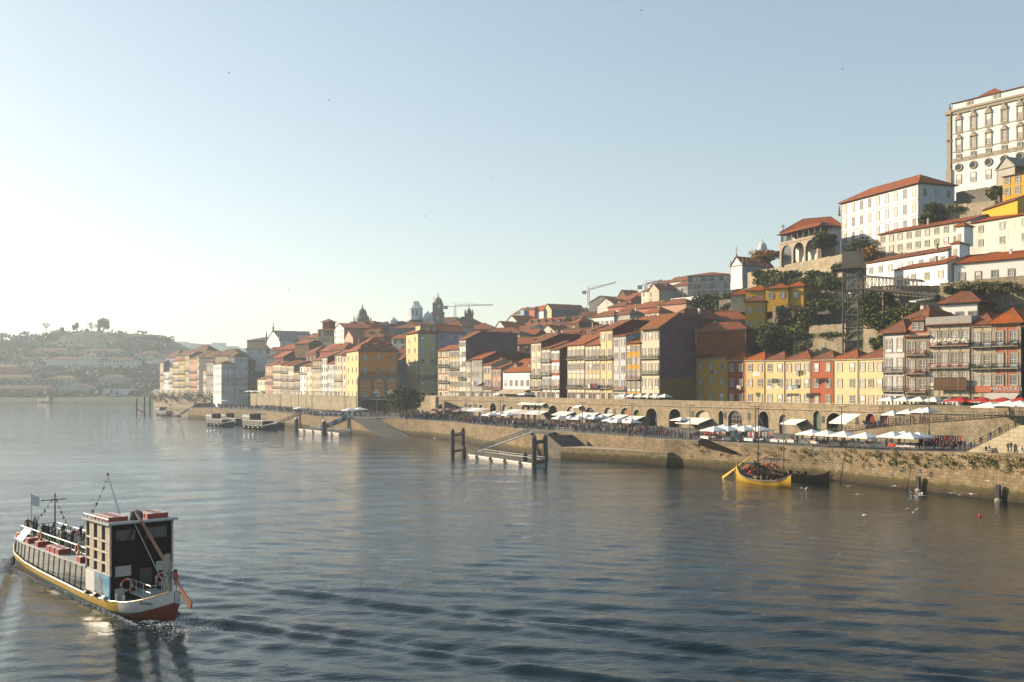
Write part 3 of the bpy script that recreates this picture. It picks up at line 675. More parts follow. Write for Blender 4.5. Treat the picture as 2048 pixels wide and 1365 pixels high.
for k, (x0, x1, py, Y, wl, sd) in enumerate(((548, 566, 716, 578, 'maroon', 'maroon'), (552, 590, 700, 590, 'maroon', 'maroon'), (566, 604, 714, 575, 'maroon', 'dgrey'), (612, 632, 706, 545, 'maroon', 'dgrey'), (640, 662, 703, 520, 'red', 'maroon'), (660, 690, 700, 500, 'maroon', 'red'))):
    house('hillside_house', ['maroon house with a glazed roof strip behind the balcony row', 'dark maroon house with a long ridge above the balcony row', 'dull red house with a grey flank behind the dish house', 'weathered maroon house below the white nave', 'red house with an attic behind the pink gable', 'dark red slated house left of the orange hotel roof'][k],
          P(x0, 0, Y).xy, P(x1, 0, Y-12).xy, LTZ, ZZ(py, Y), D=12, wt='nnns', bays=3, wall=wl, side=sd, roof='hip' if k % 2 else 'g', rh=3.5, rm='tile_red', lod=1, group='maroon houses behind the upper row')
# ------------------------------------------------------------------ far promontory row
PW = [Vector(p) for p in (P(290, 0, 830).xy, P(307, 0, 806).xy, P(439, 0, 700).xy, P(470, 0, 676).xy)]
PLn = offs(PW, 7); PTZ = 10.2
pk = dict(lod=1, D=14, side='dgrey', rh=3, rd=6, roof='f', chim=0, rm='tile_old')
row(PLn, PTZ, [
 ('narrow dark cream house at the far left tip of the promontory', 320, 327, 726, dict(pk, bays=1, wt='xsDDs', wall='beige', side='lav')),
 ('low white house near the promontory tip', 327, 339, 744, dict(pk, bays=3, wt='xsS', wall='pwhite', roof='g', rh=2)),
 ('narrow cream house with dark balcony slabs, second of the promontory row', 339, 346, 735, dict(pk, bays=1, wt='xsDDs', wall='cream')),
 ('cream four-balcony house with a pitched brown roof', 346, 358, 723, dict(pk, bays=3, wt='xDDDD', wall='cream')),
 ('yellow-topped house with rows of balconies on the promontory', 358, 370, 722, dict(pk, bays=3, wt='xDDDs', wall='yellow')),
 ('narrow stone house with a roof turret in the promontory row', 370, 379, 712, dict(pk, bays=2, wt='xDsDs', wall='beige')),
 ('faded pink house with long balconies on the promontory', 379, 394, 718, dict(pk, bays=3, wt='xDDDs', wall='pink')),
 ('tall cream house with a grey blank flank on the promontory', 394, 404, 713, dict(pk, bays=2, wt='xsDss', wall='cream', rd=8, rh=4)),
 ('low cream house leaning on the grey blank flank', 404, 413, 742, dict(pk, bays=2, wt='xsDs', wall='cream', rh=1.8)),
 ('stone-grey house with a glazed balcony storey', 413, 427, 725, dict(pk, bays=3, wt='xssDs', wall='grey')),
], 'old houses along the promontory wall')
for k, (x0, x1, py, Y, wl) in enumerate(((330, 352, 716, 815, 'lav'), (352, 380, 712, 800, 'beige'), (380, 412, 706, 780, 'dgrey'), (398, 436, 716, 745, 'dgrey'), (430, 470, 712, 720, 'beige'))):
    house('row_house', ['lavender-grey house with a low brown roof behind the promontory tip', 'beige house with a dark roof behind the yellow-topped house', 'tall dark-roofed house crowning the promontory', 'grey house with a skylight behind the leaning low house', 'long dark brown roofed house behind the white corner block'][k],
          P(x0, 0, Y).xy, P(x1, 0, Y-14).xy, PTZ, ZZ(py, Y), D=14, wt='nnnn', bays=1, wall=wl, side='dgrey', roof='hip', rh=6 if k in (0, 2) else 5, rm='tile_brown', lod=1, chim=2)
c = P(443, 0, 640).xy
house('row_house', 'white corner block with a blue balcony line and a small roof box, facing the quay', c, Vector((-179.4, 643.6)), GZ, ZZ(728, 640), D=31, wt='nssDs', bays=3, wall='bluewhite', roof='hip', rh=2, lod=1, lwt='nssss', lb=4, group='white blocks facing the quay', bc='iron', chim=0, rm='tile_old')  # bluish wall colour holds the shade on this white front

house('row_house', 'taller white block with a red door and wide hipped roof, facing the quay', Vector((-179.3, 643.7)), Vector((-171.6, 647.3)), GZ, ZZ(713, 644), D=26, wt='nssDss', bays=3, wall='bluewhite', side='slate', roof='hip', rh=3, lod=1, group='white blocks facing the quay', over=.8, chim=0, rm='tile_old')  # front's bluish white has shade mixed into the colour
house('row_house', 'dark shaded house with a rusty skirt right of the white blocks', P(496.5, 0, 652).xy, P(524, 0, 665).xy, GZ, ZZ(722, 650), D=14, wt='nnssss', bays=2, wall='slate', roof='hip', rh=4, lod=1, rm='tile_old', chim=0)
# ------------------------------------------------------------------ upper town landmarks
def hs(name, label, x0, Y0, x1, Y1, pyb, pye, **k):
    a = P(x0, 0, Y0).xy; b = P(x1, 0, Y1).xy
    return house(name, label, a, b, ZZ(pyb, Y0), ZZ(pye, Y0), **k)
# bishop's palace
pal = hs('palace', 'large white palace with carved stone window hoods on the hilltop', 1904, 327.6, 2130, 298.7, 385, 222, D=26, wt='snnnn', bays=8, wall='pwhite', side='beige', roof='flat', stone=False, cat='palace', lod=0, chim=0)
h = HOUSES[-1]; Wd = (h[2]-h[1]).length; Hh = h[4]-h[3]
for ch in list(pal.children):
    if ch.name.startswith('window') or ch.name.startswith('roof'):
        for c2_ in list(ch.children): bpy.data.objects.remove(c2_)
        bpy.data.objects.remove(ch)
b = MB(); b.box(-.6, -.7, Hh-.6, Wd+.5, 0, Hh+.1, 0); b.box(-.5, -.45, Hh-1.5, Wd+.5, -.0, Hh-.6, 0); b.box(-.3, -.1, Hh*.352, Wd, -.0, Hh*.405, 0); b.box(-.3, -.12, Hh*.48, Wd, -.0, Hh*.49, 0); b.box(-.3, -.12, Hh*.705, Wd, -.0, Hh*.715, 0)
b.box(-1.9, -.5, -6, 0, 2.5, Hh*.28, 0); b.box(-1.6, -.3, Hh*.28, -.3, 2.0, Hh-1.2, 0); b.box(-2.2, -.8, Hh-1.2, .1, 2.5, Hh-.3, 0); b.box(-1.8, -.3, Hh*.62, -.1, 2.3, Hh*.65, 0)
b.box(-1.5, 0, Hh-.3, -.7, 1, Hh+.8, 0); b.lathe([(.35, 0), (.5, .5), (.2, 1), (.3, 1.4), (.02, 1.9)], (-1.1, .4, Hh+.8), 8)
b.build('stonework', ['granite'], pal)
b = MB(); b.box(0, .6, Hh, Wd, 20, Hh+2.4, 0); b.build('attic', ['pwhite'], pal)
b = MB(); hiproof(b, -.5, .1, Wd+.5, 20.5, Hh+2.4, .5); hiproof(b, 1.5, 5, 15, 18, Hh+2.7, 4.6); b.build('roof', ['tile_red'], pal)
b = MB()
for x in (4.7, 5.9): b.box(x, .45, Hh+.4, x+.9, .58, Hh+2.4, 0)
for x in (13.5, 14.9): b.box(x, .45, Hh+.4, x+.9, .58, Hh+2.4, 0)
b.build('attic_opening', ['granite'], pal)
def hood(b, x, z, w, s=1.0):
    pr = [(x-w*.72, z), (x-w*.5, z+.35*s), (x-w*.62, z+.7*s), (x-w*.3, z+.8*s), (x-w*.2, z+1.35*s), (x, z+1.75*s), (x+w*.2, z+1.35*s), (x+w*.3, z+.8*s), (x+w*.62, z+.7*s), (x+w*.5, z+.35*s), (x+w*.72, z)]
    b.prism(pr, -.45, -.02, 0, 'y')
for j, pxw in enumerate((1917.5, 1946.5, 1977, 2008.5, 2040, 2073, 2107)):
    ln_ = [h[1], h[2]]; x = (hit(ln_, pxw)-h[1]).length
    for z0, hh, hd in ((Hh*.735, Hh*.13, 1.35), (Hh*.505, Hh*.125, .85)):
        st = MB(); hood(st, x, z0+hh+.15, 1.75, hd); st.box(x-1.2, -.22, z0-.95, x+1.2, -.02, z0-.25, 0)
        st.box(x-1.15, -.2, z0-.25, x-.75, -.02, z0+hh+.15, 0); st.box(x+.75, -.2, z0-.25, x+1.15, -.02, z0+hh+.15, 0); st.box(x-.75, -.2, z0+hh, x+.75, -.02, z0+hh+.15, 0)
        st.build('window_hood', ['granite'], pal); place_window(pal, 's', x, z0, 1.5, hh, 0, 3 if j % 2 else 1, -.03)
    st = MB(); place_window(pal, 's', x, Hh*.395, 1.4, 1.4, 0, 4, -.14)
    st.box(x-1.2, -.22, Hh*.375, x+1.2, -.13, Hh*.39, 0)
    place_window(pal, 's', x, Hh*.09, 1.5, 2.8, 0, 1, -.03)
    st.build('window_trim', ['granite'], pal); st = MB(); st.torus((x, -.05, Hh*.288), 1.15, .28, 'y', 16, 5); st.build('round_window_frame', ['granite'], pal)
    b = MB(); b.lathe([(0, 0), (.95, 0), (.95, .05)], (0, 0, 0), 16); o = b.build('round_window', ['glass'], pal); o.location = (x, -.03, Hh*.288); o.rotation_euler[0] = math.pi/2
# big white building with hipped roof
a = P(1683, 0, 334).xy; c = P(1838, 0, 300).xy; e_ = P(1908, 0, 305).xy
D2 = (e_-c).length; dirn = (c-a).normalized()
big = house('seminary', 'long white three-storey building with stone-framed windows and a hipped roof below the palace', a, c, ZZ(522, 334), ZZ(408, 334), D=13.5, wt='ssss', bays=9, wall='pwhite', side='bluewhite', roof='hip', rh=4.4, lod=0, course=True, cat='building', over=.9, ww=1.3, swt='ssss', sb=3, chim=0, stone=True, pil=.5, wh=2.9)  # side colour puts bluish shade on the white end wall
# loggia building and its church-like hall
hs('hall', 'white hall with a long red hipped roof and stone finials behind the loggia', 1563, 352, 1690, 341, 520, 466, D=12, wt='ns', bays=4, wall='pwhite', roof='hip', rh=5.2, rm='tile_red', lod=1, cat='building', chim=0)
fb = MB(); fb.lathe([(.5, 0), (.6, .6), (.25, .9), (.45, 1.6), (.2, 2.2), (.35, 2.6), (.05, 3.6)], (0, 0, 0), 8); o = fb.build('finial', ['granite'], HOUSES[-1][0]); o.location = (18.5, 6, ZZ(442, 360)-HOUSES[-1][3]-.3)
fb = MB(); fb.lathe([(.5, 0), (.4, 1.2), (.15, 1.4)], (0, 0, 0), 8); fb.box(-.12, -.12, 1.3, .12, .12, 3.2, 0); fb.box(-.7, -.1, 2.2, .7, .1, 2.45, 0); o = fb.build('cross', ['granite'], HOUSES[-1][0]); o.location = (.3, 1, ZZ(466, 352)-HOUSES[-1][3])
lg = thing('loggia', 'stone loggia with tall arches below a columned gallery beside the round dark tree', 'loggia', (*P(1561, 0, 344).xy, ZZ(522, 344)), 0)
lv = P(1640, 0, 324).xy-P(1561, 0, 344).xy; lg.rotation_euler[2] = math.atan2(lv.y, lv.x); LWd = lv.length; z1 = ZZ(490, 344)-ZZ(522, 344); z2 = ZZ(471, 344)-ZZ(522, 344)
b = MB(); b.box(0, 5, -2, LWd, 8, z2, 0); b.build('back_wall', ['white'], lg)
b = MB()
for j in range(4):
    x = LWd*j/3.2; b.box(x-.45, 0, -2, x+.45, 1, z1, 0)
    if j < 3:
        x0 = x+.45; x1 = LWd*(j+1)/3.2-.45; n = 8; r_ = (x1-x0)/2; cx = (x0+x1)/2; zs = z1-r_-.5
        for i in range(n):
            t0, t1 = math.pi*i/n, math.pi*(i+1)/n
            b.prism([(cx+r_*math.cos(t0), zs+r_*math.sin(t0)), (cx+r_*math.cos(t1), zs+r_*math.sin(t1)), (cx+r_*math.cos(t1), z1), (cx+r_*math.cos(t0), z1)], 0, .9, 0, 'y')
b.box(-.5, -.2, z1, LWd+.3, 5, z1+.7, 0); b.box(LWd-.2, 0, -2, LWd+.2, 6, z1, 0); b.build('arcade', ['granite'], lg)
for j in range(8):
    b = MB(); x = LWd*j/7; b.lathe([(.22, 0), (.16, .2), (.15, z2-z1-1.0), (.24, z2-z1-.7)], (x, .3, z1+.7), 8); b.build('column', ['granite'], lg)
b = MB(); hiproof(b, -.9, -.9, LWd+.9, 8, z2, 2.2); b.build('roof', ['tile_red'], lg)
b = MB()
for j in range(4): b.box(LWd*(j+.3)/4, 4.9, z1+.8, LWd*(j+.3)/4+1, 4.98, z2-.4, 0)
b.build('gallery_door', ['brown'], lg)
BASES.append((*P(1561, 0, 344).xy, ZZ(522, 344))); BASES.append((*P(1640, 0, 338).xy, ZZ(522, 344)))
# long white terraces on the right
tk = dict(wall='stained', side='white', lod=0, stone=False, roof='s', rm='tile_red', cat='building', chim=1, over=.5, ww=1.15, wh=1.6)
hs('terrace_house', 'long stained white house with two window rows, upper left of the white terraces', 1757, 288, 1942, 262, 512, 470, D=8, wt='ss', bays=10, rh=2.2, group='long white hillside houses', **tk)
hs('terrace_house', 'tall stained white house at the upper right edge', 1941, 262, 2120, 240, 530, 447, D=9, wt='nss', bays=4, rh=2.6, group='long white hillside houses', **tk)
hs('terrace_house', 'low white house with small windows, middle row of the white terraces', 1733, 280, 1897, 252, 556, 527, D=7, wt='s', bays=8, rh=2.0, group='long white hillside houses', **dict(tk, wall='pwhite'))
hs('terrace_house', 'low white house directly above the lift walkway, lowest row left', 1788, 252, 1896, 236, 576, 541, D=6, wt='s', bays=4, rh=1.6, group='long white hillside houses', **dict(tk, wall='pwhite'))
hs('terrace_house', 'low white house above the retaining wall with a street lamp, lowest row right', 1908, 236, 2110, 220, 572, 528, D=7, wt='s', bays=6, rh=2.4, group='long white hillside houses', **dict(tk, wall='pwhite'))
st_ = thing('stair_tower', 'narrow white stair tower with stepped tile roofs between the white terraces', 'stair tower', (*P(1897, 0, 240).xy, ZZ(590, 240)), math.radians(-55))
b = MB(); b.box(0, 0, 0, 1.9, 3, 8.5, 0); b.box(.1, 1.2, 8, 2.1, 5, 12.2, 0); b.box(.2, 3, 12, 2.2, 7, 16.6, 0); b.build('wall', ['pwhite'], st_)
b = MB(); hiproof(b, -.4, -.4, 2.3, 3.4, 8.5, .9); hiproof(b, -.3, .9, 2.5, 5.4, 12.2, .8); hiproof(b, -.2, 2.6, 2.6, 7.4, 16.6, 1.0); b.build('roof', ['tile'], st_)
for z, y in ((6.2, -.02), (9.4, 1.18), (13.2, 2.98)):
    b = MB(); b.box(.4, y-.05, z, 1.4, y, z+1.7, 0); b.build('opening', ['beige'], st_)
b = MB(); b.box(.2, -.25, 1.5, 1.7, -.02, 5.2, 0); b.box(.05, -.3, 0, 1.85, -.02, 1.5, 1); b.build('glass_door', ['curtain', 'red'], st_)
# yellow group on the slope
yk2 = dict(wall='gold', lod=0, stone=False, roof='hip', rh=1.8, rm='tile_red', over=.5, chim=0, ww=1.2, wh=1.5, group='yellow houses on the green slope')
hs('hillside_house', 'upper left yellow house of the slope cluster with a single window', 1492, 300, 1530, 297, 612, 583, D=7, wt='s', bays=2, **dict(yk2, wall='ochre'))
hs('hillside_house', 'middle yellow house of the slope cluster with a small balcony', 1531, 296, 1576, 292, 604, 579, D=8, wt='s', bays=2, **dict(yk2, wall='ochre'))
hs('hillside_house', 'right yellow house of the slope cluster under its own hipped roof', 1577, 293, 1607, 290, 604, 575, D=7, wt='s', bays=1, **dict(yk2, wall='ochre'))
hs('tower_house', 'tall yellow tower house with four windows standing above the red roofs', 1490, 288, 1530, 286, 662, 604, D=6, wt='ss', bays=2, **dict(yk2, wall='ochre'))
hs('hillside_house', 'low red-roofed shed left of the yellow cluster', 1462, 305, 1492, 303, 606, 591, D=6, wt='n', bays=1, wall='beige', roof='hip', rh=2, rm='tile_red', lod=1, chim=0)
# red roofed block below
hs('hillside_house', 'dark red house with a long ridge below the yellow tower', 1393, 300, 1492, 292, 668, 643, D=9, wt='s', bays=4, wall='rust', roof='hip', rh=3, rm='tile_red', lod=1)
hs('hillside_house', 'dark red house in front with a grey chimney stack', 1391, 288, 1492, 280, 690, 662, D=7, wt='n', bays=4, wall='rust', roof='hip', rh=2.4, rm='tile_red', lod=1)
hs('hillside_house', 'mustard and brown house low in the shade beside the dark trees', 1389, 292, 1452, 286, 712, 675, D=7, wt='s', bays=3, wall='ochre', roof='hip', rh=1.8, rm='tile_red', lod=1)
# church on the terrace
chp = hs('church', 'small white church with a lavender flank, roof crosses and pinnacles on the wall terrace', 1461, 392, 1485, 386, 565, 533, D=16, wt='nn', bays=2, wall='pwhite', side='lav', roof='pg', rh=3.4, rm='tile_red', lod=1, cat='church', chim=0)
b = MB(); Hh = HOUSES[-1][4]-HOUSES[-1][3]; Wd = (HOUSES[-1][2]-HOUSES[-1][1]).length
for x, y, z in ((0, 0, Hh), (Wd, 0, Hh), (0, 2, Hh), (Wd, 2, Hh)): b.lathe([(.3, 0), (.35, .6), (.15, .9), (.22, 1.5), (.02, 2.6)], (x, y, z), 6)
for y in (0, 15.5): b.lathe([(.5, 0), (.3, 1), (.12, 1.3)], (Wd/2, y, Hh+3.4), 6); b.box(Wd/2-.12, y-.1, Hh+4.5, Wd/2+.12, y+.1, Hh+7.3, 0); b.box(Wd/2-.9, y-.1, Hh+6, Wd/2+.9, y+.1, Hh+6.25, 0)
b.build('pinnacle', ['granite'], chp)
def tower(name, label, px, Y, pyb, w, prof, mat='granite', cat='tower', body=None, sq=None, extra=None):
    p = P(px, pyb, Y); r = thing(name, label, cat, p)
    if sq:
        b = MB()
        for (hw, z0, z1) in sq: b.box(-hw, -hw, z0, hw, hw, z1, 0)
        b.build('shaft', [mat], r)
    b = MB(); b.lathe(prof, (0, 0, 0), 12); b.build('dome', [body or mat], r, smooth=False)
    if extra: extra(r)
    BASES.append((p.x, p.y, p.z)); return r
u = 420/F
tower('dome_tower', 'domed stone bell tower behind the autumn tree', 1525, 420, 522, 4, [(2.0, 4.2), (2.05, 4.8), (1.95, 5.6), (1.5, 6.9), (.8, 7.6), (.25, 7.9), (.2, 8.8), (.02, 9.6)], 'lgrey', sq=[(1.75, -2, 4.2), (1.95, 3.9, 4.2)])
# clock tower
def clockx(r):
    b = MB(); b.lathe([(0, 0), (1.0, 0), (1.0, .15)], (0, 0, 0), 16); o = b.build('clock_face', ['pwhite'], r); o.location = (.9, -3.15, 13.2); o.rotation_euler[0] = math.pi/2
    b = MB(); b.bar((.9, -3.2, 13.2), (.9, -3.2, 14.0), .07); b.bar((.9, -3.2, 13.2), (1.4, -3.2, 13.0), .07); b.build('clock_hands', ['dark'], r)
    b = MB(); b.box(-1.0, -3.75, 3.5, 1.0, -3.6, 7.5, 0); b.build('louvre', ['lgrey'], r)
tower('clock_tower', 'stone clock tower with a domed top beside the glass lantern', 876, 610, 657, 6, [(2.6, 15.5), (2.7, 16.2), (2.3, 17.5), (1.4, 18.6), (.5, 19.1), (.2, 20.4), (.5, 20.9), (.05, 21.6), (.05, 24)], 'granite', sq=[(3.6, -3, 9), (4.0, 9, 9.6), (3.1, 9.6, 15.5)], extra=clockx)
tower('church_tower', 'small stone belfry with corner pinnacles right of the yellow crane', 938, 640, 650, 4, [(1.8, 7.5), (1.7, 9), (1.0, 10), (.4, 10.6), (.05, 13)], 'granite_dark', sq=[(2.7, -3, 7), (3.0, 6.6, 7.2)], extra=lambda r: [MB().lathe([(.4, 7), (.4, 8.5), (.02, 10)], (x, y, 0), 6).build('pinnacle', ['granite_dark'], r) for x in (-2.4, 2.4) for y in (-2.4, 2.4)])
tower('church_tower', 'dark stone bell-shaped church spire on the left skyline', 725, 600, 655, 5, [(4.6, 2.5), (4.2, 5), (3.0, 7), (2.7, 8.5), (1.9, 10.4), (.6, 11.4), (.3, 12.6), (.05, 15)], 'granite_dark', sq=[(4.6, -4, 2.8)], extra=lambda r: [MB().lathe([(.5, 2.5), (.4, 5), (.02, 7)], (x, y, 0), 6).build('pinnacle', ['granite_dark'], r) for x in (-4.4, 4.4) for y in (-4.4, 4.4)])
def lantern(r):
    for i in range(8):
        a_ = math.pi/4*i+math.pi/8; rr_ = 4.15
        b = MB(); b.box(-.9, -.06, 0, .9, 0, 3.6, 0); b.box(-.1, -.1, 0, .1, 0, 3.6, 1); o = b.build('window', ['glass', 'wood_white'], r); o.location = (rr_*math.sin(a_)*.99, -rr_*math.cos(a_)*.99, 2.2); o.rotation_euler[2] = a_
b_ = tower('glass_lantern', 'white octagonal glazed lantern roof on the skyline', 831, 600, 641, 8, [(4.6, 0), (4.6, 1.2), (4.3, 1.4), (4.3, 6.4), (4.7, 6.7), (4.4, 7.2), (2.2, 10.4), (2.2, 11), (1.9, 11), (1.9, 11.3), (0, 11.3)], 'pwhite', extra=lantern)
for lab, px, Y, pb in (('small white dome left of the glass lantern', 787, 590, 652), ('white dome on a blue-grey roof between lantern and clock tower', 856, 595, 640)):
    tower('roof_dome', lab, px, Y, pb, 4, [(2.9, -2), (2.9, 1), (2.6, 2.6), (1.8, 3.8), (.6, 4.5), (.2, 5.2), (.02, 6)], 'bluewhite', cat='dome', sq=None)
fl = thing('flagpole', 'thin flagpole with a dark ball beside the clock tower', 'flagpole', P(868, 622, 608)); b = MB(); b.tube((0, 0, -9), (0, 0, 8), .1, n=5); b.lathe([(0, 0), (.4, .4), (0, .8)], (0, 0, 8), 6); b.build('pole', ['iron'], fl)
# buildings of the left skyline
def hk(label, x0, Y0, x1, Y1, pyb, pye, **k):
    k.setdefault('lod', 2); k.setdefault('chim', 0); k.setdefault('group', 'buildings of the left skyline'); return hs(k.pop('name', 'town_house'), label, x0, Y0, x1, Y1, pyb, pye, **k)
hk('grey-roofed building at the far left of the church group', 494, 700, 532, 690, 705, 682, D=16, wt='n', wall='dgrey', roof='hip', rh=2.5, rm='tile_brown')
n1 = hk('white monastery wing with shuttered dark windows and a brown roof', 492, 660, 546, 655, 735, 699, D=14, wt='nns', bays=3, wall='bluewhite', roof='hip', rh=4.2, rm='tile_brown', ww=2.6, wh=3)
gb = hs('church', 'white gabled church front with two spires and a cross on the left skyline', 533, 662, 560, 640, 700, 683, D=24, wt='n', wall='pwhite', side='bluewhite', roof='pg', rh=6.4, rm='granite_dark', lod=2, chim=0, cat='church')
Hh = HOUSES[-1][4]-HOUSES[-1][3]; Wd = (HOUSES[-1][2]-HOUSES[-1][1]).length
b = MB()
for x in (0, Wd): b.lathe([(.7, -1), (.8, 1), (.5, 1.4), (.6, 2.6), (.03, 7.5)], (x, 0, Hh), 6)
b.lathe([(.9, 5.8), (.4, 7.4), (.7, 8.4), (.3, 9), (.25, 11.2), (.02, 11.6)], (Wd/2, 0, Hh), 6); b.build('pinnacle', ['granite_dark'], gb)
nv = hk('long church nave with a dark brown roof and a row of spires', 560, 650, 616, 640, 705, 686, D=14, wt='n', wall='bluewhite', roof='g', rh=4.6, rm='tile_brown')
b = MB(); Hh = HOUSES[-1][4]-HOUSES[-1][3]
for x in (26, 31, 33.5): b.lathe([(.4, 3), (.35, 5), (.02, 9)], (x*.55, 7, Hh), 6)
b.lathe([(2.5, 3.5), (2.2, 5.2), (1.2, 6.4), (.3, 7), (.2, 8), (.02, 9)], (5, 9, Hh), 8); b.build('pinnacle', ['granite_dark'], nv)
hk('pale house with red lower panels left of the tower house', 612, 580, 637, 572, 708, 677, D=10, wt='ss', bays=5, wall='lgrey', roof='g', rh=2.8)
hk('orange lean-to roof below the pale panelled house', 590, 565, 618, 556, 706, 688, D=9, wt='n', wall='brown', roof='g', rh=2.0)
th = hk('beige tower house with a red belvedere on its roof', 636, 565, 666, 560, 712, 661, D=10, wt='dnsd', bays=5, wall='beige', roof='hip', rh=1.6, name='tower_house')
Hh = HOUSES[-1][4]-HOUSES[-1][3]; b = MB(); b.box(2, 1.5, Hh, 6.8, 7, Hh+4.5, 0); b.build('belvedere', ['red'], th); b = MB(); hiproof(b, 1.2, .7, 7.6, 7.8, Hh+4.5, 2); b.build('roof', ['tile_red'], th)
hk('tall white gabled house with four rows of windows', 669, 550, 688, 532, 705, 660, D=22, wt='ssss', bays=4, wall='pwhite', side='coral', roof='pg', rh=3.0, rm='tile_red')
hk('red-brown roofed block behind the pink gable with roof dormers', 690, 548, 740, 540, 700, 655, D=10, wt='n', wall='coral', roof='g', rh=3, rm='tile_old', dorm=2)
hk('pink gabled house with a brown roof running right', 689, 524, 706, 508, 710, 678, D=12, wt='ns', bays=2, wall='pink', side='coral', roof='pg', rh=4, rm='tile_old')
hk('coral house under a brown dormered roof left of the alley', 706, 514, 768, 506, 712, 676, D=12, wt='ns', bays=6, wall='coral', roof='hip', rh=4.6, rm='tile_old', dorm=3)
hk('dark stone church body beneath the bell-shaped spire', 718, 590, 755, 584, 700, 660, D=20, wt='n', wall='slate', roof='pg', rh=5, rm='granite_dark')
hk('dark slate-walled block right of the stone church', 755, 590, 792, 584, 700, 650, D=16, wt='n', wall='slate', roof='g', rh=2, rm='tile_brown')
hk('grey exchange building wing with a long brown roof', 780, 560, 834, 552, 700, 658, D=14, wt='ns', bays=5, wall='dgrey', roof='hip', rh=3, rm='tile_old')
hk('red roofed base below the glass lantern', 800, 598, 862, 590, 680, 648, D=22, wt='n', wall='beige', roof='hip', rh=4, rm='tile_red')
hk('blue-grey slate roof under the right-hand white dome', 835, 575, 870, 570, 690, 650, D=12, wt='n', wall='slate', roof='hip', rh=4, rm='slate')
hk('cream house gable in the gap between the hotels', 783, 500, 812, 496, 716, 678, D=10, wt='nss', bays=2, wall='stained', roof='g', rh=2)
hk('small orange roofed house at the alley end', 793, 480, 812, 478, 718, 706, D=6, wt='n', wall='coral', roof='g', rh=2)
for k, (x0, x1, Y, pb, pe, wl, rf, rm) in enumerate(((880, 925, 560, 690, 655, 'beige', 'hip', 'tile_old'), (900, 952, 600, 680, 648, 'dgrey', 'pg', 'tile'), (930, 985, 570, 690, 660, 'maroon', 'hip', 'tile_old'), (868, 905, 620, 680, 648, 'grey', 'g', 'tile_brown'))):
    hk(['brown roof right of the clock tower base', 'orange gable roof under the yellow crane', 'broad brown roof at the right of the left skyline', 'low grey house behind the clock tower'][k], x0, Y, x1, Y-6, pb, pe, D=14, wt='n', wall=wl, roof=rf, rh=4, rm=rm)
